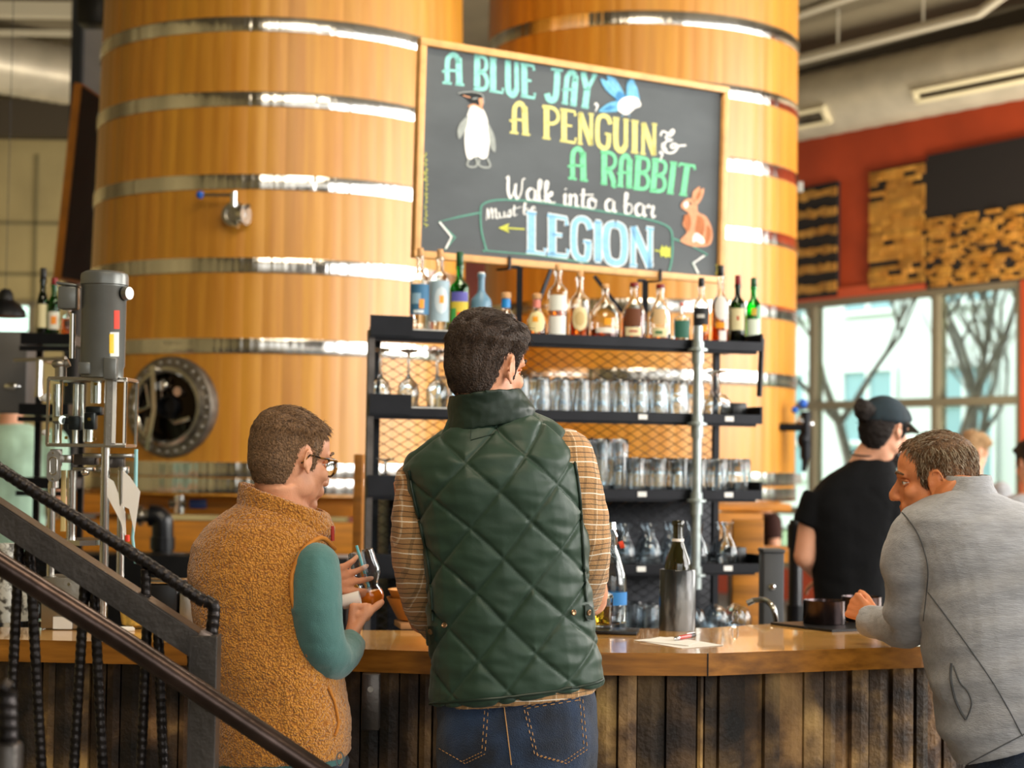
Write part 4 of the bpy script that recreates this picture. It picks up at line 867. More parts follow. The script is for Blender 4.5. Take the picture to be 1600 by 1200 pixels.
# rabbit
pg = MB(); poly(pg, sm2([(1340, 870), (1310, 850), (1302, 830), (1325, 805), (1358, 802), (1380, 830), (1385, 865), (1425, 890), (1452, 950), (1450, 1010), (1420, 1032), (1350, 1030), (1300, 1005), (1312, 985), (1330, 960), (1310, 920), (1340, 870)], 5), o_)
poly(pg, sm2([(1355, 805), (1360, 770), (1385, 745), (1395, 750), (1390, 790), (1370, 820), (1355, 805)], 4), o_); poly(pg, sm2([(1370, 820), (1385, 780), (1410, 750), (1412, 775), (1395, 815), (1378, 830), (1370, 820)], 4), o_ + .0001); rb = pg.build('chalk_rabbit', M['chalk_tan'], cb, sm=0, fixn=False)
pg = MB(); poly(pg, sm2([(1380, 880), (1410, 900), (1415, 950), (1400, 985), (1370, 960), (1380, 880)], 4), o_ + .0003); pg.build('chalk_rabbit_shading', M['chalk_brown'], rb, sm=0, fixn=False); pg = MB(); poly(pg, sm2([(1318, 880), (1345, 880), (1350, 930), (1335, 960), (1315, 920), (1318, 880)], 4), o_ + .0003); poly(pg, sm2([(1372, 810), (1380, 780), (1398, 760), (1392, 795), (1372, 810)], 4), o_ + .0003); poly(pg, sm2([(1425, 930), (1446, 950), (1440, 1000), (1420, 1020), (1425, 930)], 4), o_ + .0003); pg.build('chalk_rabbit_shading', M['chalk_brown'], rb, sm=0, fixn=False)
pg = MB(); poly(pg, sm2([(1358, 985), (1375, 965), (1405, 985), (1415, 1010), (1400, 1018), (1375, 1005), (1360, 1012), (1358, 985)], 4), o_ + .0005); poly(pg, sm2([(1312, 825), (1330, 815), (1340, 830), (1325, 848), (1312, 825)], 4), o_ + .0005); pg.build('chalk_rabbit_belly', M['chalk_white'], rb, sm=0, fixn=False)
pg = MB(); pg.add([bpt(1340, 822, o_ + .0008), bpt(1350, 818, o_ + .0008), bpt(1352, 830, o_ + .0008), bpt(1342, 832, o_ + .0008)], [(0, 1, 2, 3)]); pg.build('chalk_rabbit_eye', M['chalk_black'], rb, sm=0, fixn=False)
# ================================================================== BAR COUNTER
BT = 1.07                      # worktop height
def onbar(px, py, z=BT):
    O, D = ray(px, py); t = (z - O.z) / D.z; return O + D * t
fr = [onbar(-140, 996), onbar(290, 1005), onbar(675, 1018), onbar(1106, 1021), onbar(1340, 1013), onbar(1440, 1010), onbar(1760, 996)]
bk = [onbar(-140, 978), onbar(290, 984), onbar(675, 985), onbar(1106, 981), onbar(1230, 973), onbar(1440, 966), onbar(1760, 950)]
bar = thing('bar_counter', Vector((fr[3].x, fr[3].y, 0)), 'long wooden bar counter clad in dark barrel staves', 'bar')
TH = .052
mb = MB(); top = [p.copy() for p in fr] + [p.copy() for p in reversed(bk)]; n = len(top)
mb.add(top + [p - Vector((0, 0, TH)) for p in top], [tuple(range(n)), tuple(range(2 * n - 1, n - 1, -1))]); 
for i in range(n):
    mb.cm = 1; mb.add([top[i], top[(i + 1) % n], top[(i + 1) % n] - Vector((0, 0, TH)), top[i] - Vector((0, 0, TH))], [(0, 1, 2, 3)])
mb.build('worktop', [M['counter_wood'], M['edge_wood']], bar, sm=0)
mb = MB()   # joint line in the edge at the corner
p = fr[3]; mb.box(p + Vector((0, -.0005, -TH / 2)), (.003, .003, TH + .0008)); mb.build('worktop_joint', M['dark_board'], bar, sm=0)
rs = random.Random(9); mb = MB()
for i in range(len(fr) - 1):
    a = fr[i] + Vector((0, .09, 0)); b = fr[i + 1] + Vector((0, .09, 0)); d = (b - a); L = d.length; d = d.normalized(); nn = Vector((d.y, -d.x, 0)); u = 0
    while u < L:
        w_ = min(rs.uniform(.032, .075), L - u); v = rs.choice([.35, .5, .8, 1.0, 1.2, 1.4]) * rs.uniform(.85, 1.1); mb.ct = (v, v * rs.uniform(.9, 1), v * rs.uniform(.78, .98))
        off = rs.uniform(0, .014); pa = a + d * (u + .002) + nn * off; pb = a + d * (u + w_ - .002) + nn * off; pa.z = pb.z = 0.06; ztop = BT - TH
        pm = (pa + pb) / 2 + nn * .004
        ring = [pa, pm, pb, pb - nn * .03, pa - nn * .03]; vs = ring + [q + Vector((0, 0, ztop - .06)) for q in ring]
        K = 5; mb.add(vs, [tuple(range(K - 1, -1, -1)), tuple(range(K, 2 * K))] + [(k, (k + 1) % K, (k + 1) % K + K, k + K) for k in range(K)]); u += w_
mb.build('stave_cladding', M['stave_wood'], bar, sm=0)
mb = MB()
for i in range(len(fr) - 1):
    a = fr[i] + Vector((0, .15, 0)); b = fr[i + 1] + Vector((0, .15, 0)); a.z = b.z = (BT - TH) / 2; mb.bar(a, b, .05, BT - TH - .02)
mb.build('counter_carcass', M['black_paint'], bar, sm=0)
mb = MB()
for i in range(len(fr) - 1):
    a = fr[i] + Vector((0, .1, 0)); b = fr[i + 1] + Vector((0, .1, 0)); a.z = b.z = .05; mb.bar(a, b, .03, .1)
mb.build('kick_board', M['black_paint'], bar, sm=0)
for px in (578,):
    p = onbar(px, 1020); mb = MB(); q = p + Vector((0, .055, -TH - .065)); mb.box(q, (.042, .03, .13), bev=.004); mb.build('bracket', M['raw_steel'], bar)
    mb = MB(); mb.lathe([(.007, 0), (.007, .004)], q + Vector((0, -.016, .03)), 10, (0, -1, 0)); mb.build('bracket_bolt', M['dull_steel'], bar)
# ---- things on the bar
def ob(px, py): return onbar(px, py)
# wine chiller and bottle
p = ob(1058, 984); d = p.y; R = 28.5 * d / F; hh = (984 - 890) * d / F
mb = MB(); mb.lathe([(R * .98, 0), (R, .004), (R, hh - .003), (R - .002, hh), (R - .008, hh), (R - .009, hh - .004), (R - .009, .012), (.0005, .012)], p, 48); o = mb.build('wine_chiller', M['black_marble'], recentre=True); tag(o, 'black marble wine chiller cylinder standing on the bar', 'wine cooler')
mat('dark_glass', '#2c2a12', .04, trans=.25, spec=.8)
bp = p + Vector((0, 0, .013)); Hb = hh + (890 - 822) * d / F
t = thing('wine_bottle', bp, 'dark wine bottle standing in the black marble chiller', 'bottle')
mb = MB(); mb.lathe([(.0005, 0), (.034, 0), (.036, .004), (.036, Hb * .55), (.033, Hb * .62), (.022, Hb * .72), (.0145, Hb * .8), (.0135, Hb * .95), (.0165, Hb * .955), (.0165, Hb * .985), (.0145, Hb)], bp, 36); mb.build('bottle_glass', M['dark_glass'], t)
mb = MB(); z = Hb - (737 - 722) * 0; mb.lathe([(.0152, Hb * .80), (.0162, Hb * .80), (.0156, Hb * .825), (.0148, Hb * .825)], bp, 24, closed=True); mb.build('neck_label', M['paper'], t)
# swing top bottle with blue label
p = ob(958, 978) + Vector((0, .1, 0)); d = p.y; Hb = .265
t = thing('swing_top_bottle', p, 'clear swing-top bottle with blue label behind the sleeve of plaid shirt', 'bottle')
mb = MB(); o_ = [(.0005, 0), (.040, 0), (.042, .006), (.042, .1), (.039, .13), (.024, .18), (.0135, .205), (.012, .235), (.0145, .24), (.0145, .255)]; mb.lathe(o_ + [(r - .003 if r > .004 else .0004, z if z > .004 else .006) for r, z in o_[::-1]], p, 32); mb.build('bottle_glass', M['clear_glass'], t)
mb = MB(); mb.lathe([(.0424, .05), (.0428, .05), (.0428, .085), (.0424, .085)], p, 32, closed=True); mb.build('paper_label', labm('#2f7fc4'), t)
mb = MB(); c = p + Vector((.014, -.01, .214)); mb.lathe([(.010, -.006), (.010, .006)], c + Vector((.012, 0, .0)), 14, (.8, 0, .3)); mb.build('gasket', labm('#e0431f'), t)
mb = MB(); mb.tube([p + Vector((-.013, -.013, .2)), p + Vector((-.014, -.014, .245)), p + Vector((0, -.015, .262)), p + Vector((.012, -.014, .24)), c], .0018, 6); mb.tube([p + Vector((.0, 0, .255)), p + Vector((0, 0, .275))], [.012, .009], 14); mb.build('swing_clip', M['chrome'], t)
# black mat and square bottle
p = ob(958, 989); mb = MB(); R3 = Matrix.Rotation(radians(-8), 3, 'Z'); mb.box(p + Vector((0, 0, .005)), (.13, .11, .01), R3, bev=.003); o = mb.build('bar_mat', M['black_plastic']); tag(o, 'small black rubber bar mat under the yellow square bottle', 'mat')
mat('yellow_liquid', '#e0b22a', .02, trans=1, ior=1.35)
p = ob(943, 985) + Vector((0, .012, .0101)); t = thing('square_jar', p, 'square glass jar half filled with yellow liquid on black mat', 'jar')
mb = MB(); s_ = .024; prof = lambda a, z: [p + R3 @ Vector((x * a, y * a, z)) for x, y in ((-.85, -1), (.85, -1), (1, -.85), (1, .85), (.85, 1), (-.85, 1), (-1, .85), (-1, -.85))]
mb.loft([prof(s_, 0), prof(s_, .075), prof(s_ * .9, .082), prof(s_ * .45, .09), prof(s_ * .45, .1), prof(s_ * .38, .1), prof(s_ * .38, .09), prof(s_ * .82, .08), prof(s_ * .92, .074), prof(s_ * .92, .004)]); mb.build('jar_glass', M['clear_glass'], t, sm=20)
mb = MB(); mb.loft([prof(s_ * .91, .0045), prof(s_ * .91, .053)]); mb.build('yellow_liquid', M['yellow_liquid'], t, sm=20)
# paper and pen
for quadp, lab in (([(990, 1001), (1050, 996), (1131, 1009), (1066, 1014)], 'white receipt paper lying flat under the red pen'), ([(1000, 1003), (1032, 997), (1092, 1004), (1076, 1011)], 'folded white slip lying under the pen on the receipt')):
    P = [ob(*q) + Vector((0, 0, .0006 if 'flat' in lab else .0025)) for q in quadp]; mb = MB(); mb.prism(P, Vector((0, 0, .001))); o = mb.build('paper_slip', M['paper'], sm=0); tag(o, lab, 'paper')
t = thing('ballpoint_pen', ob(1070, 1000), 'red and silver ballpoint pen lying on white paper', 'pen')
a = ob(1053, 1004) + Vector((0, 0, .0095)); b = ob(1086, 998) + Vector((0, 0, .0095)); e = b - a
mat('pen_red', '#c8261c', .3)
mb = MB(); mb.tube([a + e * .2, a + e * .75], .0052, 14); mb.build('pen_barrel', M['pen_red'], t); mb = MB(); mb.tube([a, a + e * .08, a + e * .2], [.0015, .0042, .0053], 14); mb.build('pen_tip', M['chrome'], t)
mb = MB(); mb.tube([a + e * .75, a + e * .97, a + e], [.0054, .0054, .003], 14); mb.build('pen_grip', M['black_cap'], t); mb = MB(); mb.bar(a + e * .6 + Vector((0, 0, .007)), a + e * .97 + Vector((0, 0, .007)), .003, .002); mb.build('pen_clip', M['chrome'], t)
# black tray with round tins
P = [ob(1204, 976), ob(1300, 988), ob(1400, 984), ob(1300, 973)]
mb = MB(); mb.prism([q + Vector((0, 0, .0005)) for q in P], Vector((0, 0, .006))); o = mb.build('serving_tray', M['black_plastic'], sm=0); tag(o, 'flat black square tray under the round steel tins', 'tray')
mat('tin_dark', '#4b4040', .22, .95, noise_s=20, noise_v=.25)
for px, py, wp_, hp, lab in ((1288, 978, 66, 36, 'dark steel round tin, left of the pair on the black tray'), (1346, 974, 62, 38, 'dark steel round tin with bright rim, beside the hand of the grey-shirted man')):
    p = ob(px, py) + Vector((0, 0, .007)); d = p.y; R = wp_ / 2 * d / F; hh = hp * d / F; mb = MB(); mb.lathe([(.0005, 0), (R * .98, 0), (R, .003), (R, hh - .002), (R + .001, hh), (R - .002, hh), (R - .003, hh - .004), (R - .003, .003), (.0005, .003)], p, 44); o = mb.build('round_tin', M['tin_dark']); tag(o, lab, 'tin')
    if 'bright' in lab:
        pass
P = [ob(1392, 990), ob(1444, 1003), ob(1470, 990), ob(1430, 978)]; mb = MB(); mb.prism([q + Vector((0, 0, .0006)) for q in P], Vector((0, 0, .002))); o = mb.build('menu_sheet', M['paper'], sm=0); tag(o, 'white sheet under the elbow of the man in grey', 'paper')
# nested paper bowls behind vest man's left arm
mat('kraft', '#c9893f', .6, noise_s=12)
c0 = ob(652, 982) + Vector((0, .04, 0)); 
for k in range(2):
    mb = MB(); p = c0 + Vector((-.0 + k * .004, 0, .018 + .021 * k)); r0, r1, hh = .045, .085, .06
    mb.lathe([(.0005, 0), (r0, 0), (r0 + .01, .004), (r1, hh), (r1 - .003, hh), (r0 + .006, .007), (.0005, .004)], p, 40); o = mb.build('kraft_bowl', M['kraft']); tag(o, 'brown kraft paper bowl, %s of the nested pair by the plaid sleeve' % ('lower' if k == 0 else 'upper'), 'bowl')
mb = MB(); mb.box(c0 + Vector((.02, -.01, .0085)), (.15, .12, .016), Matrix.Rotation(.2, 3, 'Z'), bev=.003); o = mb.build('napkin_stack', M['cardboard']); tag(o, 'stack of brown napkins under the kraft bowls', 'napkins')
# grey tap tower / bin behind the bar at right, steel hoop, black pipe
mat('bin_grey', '#4b4d50', .5, .2)
p = at(1205, 900, 5.9); zt = hgt(1205, 862, 5.9); mb = MB(); mb.box((p.x, p.y, zt / 2), (.066, .12, zt), bev=.004); mb.box((p.x, p.y, zt + .004), (.072, .13, .012), bev=.003); 
t = thing('sink_pillar', Vector((p.x, p.y, 0)), 'grey box pillar with round lock at the right end of shelves', 'pillar'); mb.build('pillar_body', M['bin_grey'], t)
mb = MB(); q = at(1206, 917, 5.84); mb.lathe([(.011, 0), (.011, .006), (.006, .01)], Vector((q.x, p.y - .06, q.z)), 18, (0, -1, 0)); mb.build('pillar_lock', M['chrome'], t)
p = at(1243, 900, 7.6); mb = MB(); zt = hgt(1243, 812, 7.6); mb.tube([Vector((p.x, p.y, 0)), Vector((p.x, p.y, zt - .02)), Vector((p.x, p.y, zt))], [.03, .03, .024], 20); mb.tube([Vector((p.x, p.y, zt - .12)), Vector((p.x, p.y, zt - .02))], .036, 20); mb.tube([Vector((p.x, p.y, hgt(1243, 975, 7.6))), Vector((p.x, p.y, hgt(1243, 945, 7.6)))], .038, 20); o = mb.build('vent_pipe', M['pvc_black']); tag(o, 'upright black pipe beside the bartender in black', 'pipe')
pts = [at(1178, 938, 5.3), at(1195, 938, 5.25), at(1208, 950, 5.2), at(1214, 980, 5.2), at(1214, 1010, 5.2)]; pts[0].x -= .0; mb = MB(); mb.tube(catmull(pts + [Vector((pts[-1].x, pts[-1].y, .8))], 6), .008, 12); mb.tube([Vector((pts[0].x - .02, pts[0].y, pts[0].z - .01)), pts[0]], .009, 10); o = mb.build('sink_faucet', M['steel']); tag(o, 'curved steel faucet behind the bar near the grey pillar', 'faucet')
# back bar sink worktop (holds faucet etc.)
mb = MB(); a = at(1060, 1000, 5.3); mb.box((a.x + .15, 5.3, .40), (1.6, .45, .8), bev=.01); mb.lathe([(.01, 0), (.01, .01)], (a.x, 5.3, .8), 8); o = mb.build('under_counter', M['dull_steel']); tag(o, 'steel under-counter station behind the bar, below the shelves', 'counter')
# loop of a metal whisk
p = ob(1150, 977) + Vector((0, .02, 0)); mb = MB(); P = []
for k in range(21):
    a = -pi / 2 + 2 * pi * k / 20; P.append(p + Vector((.008 * cos(a), 0, .022 + .017 * sin(a))))
mb.tube(P, .0022, 8, caps=False); mb.tube([p + Vector((-.01, 0, .0025)), p + Vector((0, 0, .006)), p + Vector((.01, 0, .0025))], .0028, 8); o = mb.build('bottle_opener', M['chrome']); tag(o, 'small chrome loop opener standing at the back edge of bar', 'opener')
# second counter far behind on the right, wood
mb = MB(); a = at(1150, 858, 9.0); b = at(1420, 862, 9.0); mb.box(((a.x + b.x) / 2, 9.2, a.z - .03), (b.x - a.x, .5, .06)); mb.build
t = thing('back_table', Vector(((a.x + b.x) / 2, 9.2, 0)), 'wooden table behind the bartender near the black pipe', 'table'); mb.build('table_top', M['beam_wood'], t)
for k in (-1, 1):
    mb = MB(); mb.box(((a.x + b.x) / 2 + k * (b.x - a.x) * .46, 9.2, (a.z - .06) / 2), (.06, .4, a.z - .06)); mb.build('table_leg', M['black_paint'], t)
mb = MB(); q = at(1168, 850, 6.95); mb.box((q.x, q.y, hgt(1168, 812, 6.95) / 2), (.12, .05, hgt(1168, 812, 6.95)), bev=.004); o = mb.build('golden_screen', M['beam_wood']); tag(o, 'upright golden timber panel behind the right end of the shelves', 'panel')

# ================================================================== SEAMER MACHINE
D0 = 4.72; pb = onbar(150, 985); ZB = BT; D0 = 4.56
def mp(x, y, dd=0.0): return at(x, y, D0 + dd)
mat('acrylic', '#eef6f5', .03, trans=1, ior=1.04, spec=.6); 
can = thing('filling_machine', Vector((mp(150, 985).x, D0, BT)), 'tall steel can filling machine with grey motor standing on the bar', 'machine')
wx = lambda x0, x1: (x1 - x0) * D0 / F
def cyl(mb, x, y0, y1, wpx, dd=0.0, n=24, r2=None):
    a = mp(x, y0, dd); b = mp(x, y1, dd); c_ = mp(x, (y0 + y1) / 2, dd); a.x = b.x = c_.x; r = wpx / 2 * D0 / F; mb.tube([b, a], [r2 or r, r], n)
mx = 161
mb = MB(); r = 37 * D0 / F; top = mp(mx, 424, 0); bot = mp(mx, 590, 0); bot.x = top.x = (top.x + bot.x) / 2; h = top.z - bot.z
mb.lathe([(r * .0005, h), (r * .8, h), (r * .97, h - .006), (r * 1.0, h - .014), (r * 1.0, h - .034), (r * .95, h - .036), (r * .95, h - .04), (r * .93, h - .042), (r * .93, .03), (r * .88, .024), (r * .88, 0), (.0005, 0)], Vector((bot.x, bot.y, bot.z)), 48)
mb.build('motor_housing', M['motor_paint'], can)
mb = MB(); q = mp(mx, 577); mb.box(q + Vector((.03, -.045, .0)), (.032, .03, .055), bev=.004); mb.build('motor_foot', M['motor_paint'], can); mb = MB(); mb.box(q + Vector((-.035, -.04, .0)), (.03, .03, .03), bev=.004); mb.build('motor_foot', M['motor_paint'], can)
mb = MB(); q = mp(108, 466, .0); mb.box(q, (.046, .05, .058), bev=.005); mb.box(q + Vector((-.002, 0, .034)), (.052, .055, .006), Matrix.Rotation(.12, 3, 'Y'), bev=.002); mb.build('junction_box', M['motor_paint'], can)
mb = MB(); q = mp(186, 459); mb.tube([q, q + Vector((.02, -.012, 0))], .019, 18); mb.build('cable_gland', M['black_plastic'], can)
mb = MB(); mb.tube([q + Vector((.018, -.012, 0)), q + Vector((.031, -.019, 0))], [.018, .016], 18); mb.build('gland_nut', M['dull_steel'], can)
def sticker(x0, y0, x1, y1, m, name):
    K = 6; vs = []; c_ = Vector((bot.x, bot.y, 0)); rr = r * .93 + .0006
    for k in range(K + 1):
        for y in (y0, y1):
            x = lerp(x0, x1, k / K); O, D = ray(x, y); ox = O - c_; A = D.x ** 2 + D.y ** 2; B = 2 * (ox.x * D.x + ox.y * D.y); C_ = ox.x ** 2 + ox.y ** 2 - rr * rr; dsc = max(0, B * B - 4 * A * C_); tt = (-B - sqrt(dsc)) / (2 * A); vs.append(O + D * tt)
    mb = MB(); mb.add(vs, [(2 * k, 2 * k + 2, 2 * k + 3, 2 * k + 1) for k in range(K)]); return mb.build(name, m, can, fixn=False)
sticker(178, 485, 187, 514, labm('#cf3a22'), 'red_sticker'); sticker(172, 519, 186, 557, labm('#d8ddd8'), 'warning_sticker')
sticker(171, 522, 178, 552, labm('#f2c61c'), 'yellow_sticker')
mb = MB(); cyl(mb, 113, 490, 560, 9); mb.build('conduit', M['chrome'], can)
mb = MB(); cyl(mb, 95, 572, 590, 18); q = mp(93, 569); mb.ell(q, (.02, .018, .013)); mb.tube([mp(95, 572), mp(108, 566)], .011, 12); mb.build('elbow_fitting', M['dull_steel'], can)
# box frame
xl, xr, xs = 76, 167, 213; yt, yb = 591, 695; dp = .0; fwd = -.02; bd = .1
fl = mp(xl, yt, fwd); frt = mp(xr, yt, fwd); zt, zb_ = fl.z, mp(xl, yb, fwd).z; xL, xR = fl.x, frt.x; yF = fl.y
xS = mp(xs, yt, bd).x; yS = yF + .13
mb = MB()
for z in (zt, zb_): mb.box(((xL + xS) / 2, yF + .065, z), (xS - xL + .004, .135, .009), bev=.001)
for (x, y) in ((xL, yF), (xR, yF), (xR + .01, yF), (xS, yF + .0), (xS, yS), (xL, yS)): mb.box((x, y, (zt + zb_) / 2), (.007, .007, zt - zb_))
mb.build('guard_frame', M['steel'], can, sm=0)
mb = MB(); mb.box((xR + .009, yF - .004, (zt + zb_) / 2), (.015, .004, zt - zb_)); 
for k in range(5): mb.lathe([(.0028, 0), (.0028, .003)], (xR + .009, yF - .006, lerp(zb_, zt, (k + .5) / 5)), 8, (0, -1, 0))
mb.build('hinge_strip', M['dull_steel'], can, sm=0)
mb = MB(); mb.box(((xR + xS) / 2 + .008, yF - .002, (zt + zb_) / 2), (xS - xR - .012, .003, zt - zb_ - .01)); mb.box(((xL + xR) / 2, yF - .002, (zt + zb_) / 2), (xR - xL - .008, .003, zt - zb_ - .01)); mb.build('clear_guard', M['acrylic'], can, sm=0)
mb = MB()
for x in (xR + .024, xS - .002, xS - .03): mb.box((x, yF - .005, (zt + zb_) / 2), (.004, .004, zt - zb_ - .006))
for z in (zt - .004, zb_ + .004): mb.box(((xR + xS) / 2 + .01, yF - .005, z), (xS - xR - .014, .004, .004))
mb.build('guard_edge', M['white_plastic'], can, sm=0)
mb = MB(); cyl(mb, 88, 600, 692, 12, .04); mb.tube([mp(88, 656, .03), mp(98, 656, .0)], .011, 14); cyl(mb, 118, 600, 692, 9, .07); cyl(mb, 128, 600, 660, 6, .06); cyl(mb, 150, 596, 630, 17, .06); cyl(mb, 138, 640, 690, 16, .08); mb.build('piston_rods', M['steel'], can)
mb = MB(); q = mp(118, 661, .02); mb.box(q, (.030, .04, .036), bev=.004); q = mp(142, 658, .01); mb.box(q, (.028, .04, .044), bev=.005); q = mp(148, 642, .03); mb.box(q, (.04, .04, .022), bev=.004); mb.tube([mp(100, 657, .0), mp(110, 659, .01)], .008, 10); mb.build('pneumatic_block', M['black_plastic'], can)
mb = MB()
for x, y in ((104, 601), (150, 600), (148, 686), (140, 655), (104, 684)): q = mp(x, y, -.012); mb.lathe([(.0045, 0), (.0045, .006)], q, 6, (0, -1, 0))
mb.build('brass_bolts', mat('brass', '#b08a3a', .3, 1), can)
mb = MB(); mb.ell(mp(70, 676, .0), (.008, .008, .008)); mb.tube([mp(70, 676), mp(78, 678)], .004, 8); mb.ell(mp(72, 622, .0), (.012, .01, .01)); mb.tube([mp(62, 624, .02), mp(78, 615, .02)], .006, 8); mb.build('side_knob', M['white_plastic'], can)
# lower carriage
mb = MB(); q = mp(135, 718, .03); mb.box(q, (.055, .05, .028), bev=.003); q = mp(182, 722, .03); mb.box(q, (.04, .04, .03), bev=.003); mb.build('carriage_block', M['raw_steel'], can)
mb = MB()
for x, y, w_, h_ in ((105, 717, .03, .02), (150, 712, .06, .012), (132, 733, .05, .01), (190, 712, .06, .01), (193, 735, .022, .02), (158, 733, .02, .012)): mb.box(mp(x, y, .02), (w_, .04, h_), bev=.002)
mb.ell(mp(133, 738, .0), (.011, .01, .009)); mb.build('carriage_plate', M['steel'], can)
# four columns down to the base
for x, y0, y1, w_ in ((80, 755, 903, 12), (111, 735, 903, 14), (163, 696, 985, 14), (189, 735, 903, 12)):
    mb = MB(); cyl(mb, x, y0, y1, w_, .0 if x != 111 else .04); mb.build('support_column', M['steel'], can)
mb = MB(); cyl(mb, 99, 735, 830, 8, .05); mb.build('air_hose', mat('cream_hose', '#d9c487', .5), can)
mb = MB(); cyl(mb, 212, 702, 790, 6, .06); mb.tube([mp(212, 790, .06), mp(207, 840, .06), mp(212, 880, .06)], .004, 8); mb.build('air_hose', mat('teal_hose', '#8fc6cc', .4), can)
mb = MB(); cyl(mb, 88, 702, 728, 18); mb.build('elbow_fitting', M['dull_steel'], can)
# oval inspection cover
ov = []
mb = MB(); q = mp(83, 728, -.02); a_ = .0165; hb = .024
prof = [(q + Vector((cos(k / 32 * 2 * pi) * a_, 0, sin(k / 32 * 2 * pi) * a_ + (hb if sin(k / 32 * 2 * pi) > 0 else -hb)))) for k in range(32)]
mb.prism(prof, Vector((0, .016, 0))); mb.build('oval_cover', M['dull_steel'], can, sm=30)
mb = MB(); P = [q + (v - q) * .55 for v in prof]; mb.tube(P + [P[0]], .0018, 6, caps=False); mb.lathe([(.0025, 0), (.0025, .003)], q + Vector((0, -.001, hb + .009)), 8, (0, -1, 0)); mb.lathe([(.0025, 0), (.0025, .003)], q + Vector((0, -.001, -hb - .009)), 8, (0, -1, 0)); mb.build('cover_ridge', M['chrome'], can)
mb = MB(); cyl(mb, 84, 748, 762, 16); mb.build('elbow_fitting', M['steel'], can)
mb = MB(); cyl(mb, 132, 842, 850, 64, .03, 8); mb.build('can_platform', M['steel'], can)
# base box
q = mp(111, 898, .0); zt2 = mp(111, 900).z
mb = MB(); x0, x1 = mp(73, 940).x, mp(158, 940).x; mb.box(((x0 + x1) / 2, D0 + .03, (zt2 + BT) / 2 + .001), (x1 - x0, .13, zt2 - BT - .002), bev=.004); mb.build('base_box', M['dull_steel'], can)
mb = MB(); x0, x1 = mp(93, 940).x, mp(122, 940).x; mb.box(((x0 + x1) / 2, D0 - .038, mp(107, 970).z), (x1 - x0, .004, .03)); mb.build('name_plate', M['white_plastic'], can, sm=0)
mb = MB(); q = mp(110, 912, -.04); mb.lathe([(.004, 0), (.004, .004)], Vector((q.x, D0 - .035, q.z)), 10, (0, -1, 0)); mb.build('base_bolt', M['chrome'], can)
# hanging papers
for i, (pts_, lab) in enumerate((([(193, 735), (205, 745), (220, 768), (213, 832), (203, 795), (194, 790)], 'folded white sheet hanging from the filling machine, in front'), ([(168, 745), (180, 752), (197, 800), (200, 842), (190, 815), (170, 775)], 'white tag sheet hanging behind the folded sheet on the machine'))):
    mb = MB(); P = [mp(x, y, -.03 + i * .03 + .01 * k % .02) for k, (x, y) in enumerate(pts_)]; P = [Vector((v.x, D0 - .03 + i * .03, v.z)) for v in P]; mb.prism(P, Vector((0, .0012, 0))); o = mb.build('hanging_sheet', M['paper'], sm=0); tag(o, lab, 'paper')
mb = MB(); mb.tube([mp(199, 836, -.02), mp(199, 846, -.02)], .006, 10); o = mb.build('red_clip', labm('#d83a22')); tag(o, 'small red clip at the bottom of the hanging sheets', 'clip')
# items on the counter beside the machine
p = onbar(208, 983) + Vector((0, .03, 0)); mb = MB(); mb.lathe([(.0005, 0), (.018, 0), (.035, .01), (.04, .045), (.037, .048), (.03, .012), (.0005, .006)], p, 28); o = mb.build('woven_basket', mat('straw', '#b8933f', .8, noise_s=60, noise_v=.5)); tag(o, 'small yellow straw basket on the bar beside the machine', 'basket')
p = onbar(258, 980) + Vector((0, .03, 0)); t = thing('scale_box', p, 'dark boxy scale with steel side on the bar behind the stair post', 'scale')
mb = MB(); mb.box(p + Vector((-.01, 0, .055)), (.085, .09, .11), bev=.006); mb.build('scale_body', M['black_plastic'], t); mb = MB(); mb.box(p + Vector((.055, 0, .045)), (.035, .085, .09), bev=.004); mb.build('scale_panel', M['dull_steel'], t); mb = MB(); mb.box(p + Vector((-.005, 0, .117)), (.1, .09, .01), bev=.003); mb.build('scale_plate', M['steel'], t)
for px, py, w_, hp, c_, lab in ((8, 972, 30, 122, '#cfd0c9', 'speckled white crowler sleeve stack at the left edge of bar'), (34, 970, 22, 84, '#b9b3a2', 'printed pale can on the bar at far left')):
    p = onbar(px, py); R = w_ / 2 * p.y / F; hh = hp * p.y / F; mb = MB(); K = 8
    pr_ = []
    for k in range(K): z0 = hh * k / K; pr_ += [(R * .97, z0), (R, z0 + hh / K * .3), (R, z0 + hh / K * .8)]
    pr_ = [(.0005, 0)] + pr_ + [(R * .9, hh), (.0005, hh)]; mb.lathe(pr_, p, 32)
    o = mb.build('stacked_cups' if hp > 100 else 'beer_can', mat('print_%d' % px, c_, .6, noise_s=45, ramp=[(.42, '#4d4a42'), (.52, c_)])); tag(o, lab, 'cups' if hp > 100 else 'can')
mb = MB(); p = onbar(60, 970); mb.lathe([(.0005, 0), (.022, 0), (.022, .09), (.02, .09), (.02, .004), (.0005, .004)], p, 24); o = mb.build('drinking_glass', M['glassware']); tag(o, 'empty clear glass on the bar left of the machine base', 'glass')
mb = MB(); p = onbar(196, 985); mb.box(p + Vector((-.02, 0, .004)), (.08, .06, .006), Matrix.Rotation(.3, 3, 'Z')); o = mb.build('note_pad', M['paper'], sm=0); tag(o, 'white note pad lying in front of the straw basket', 'paper')

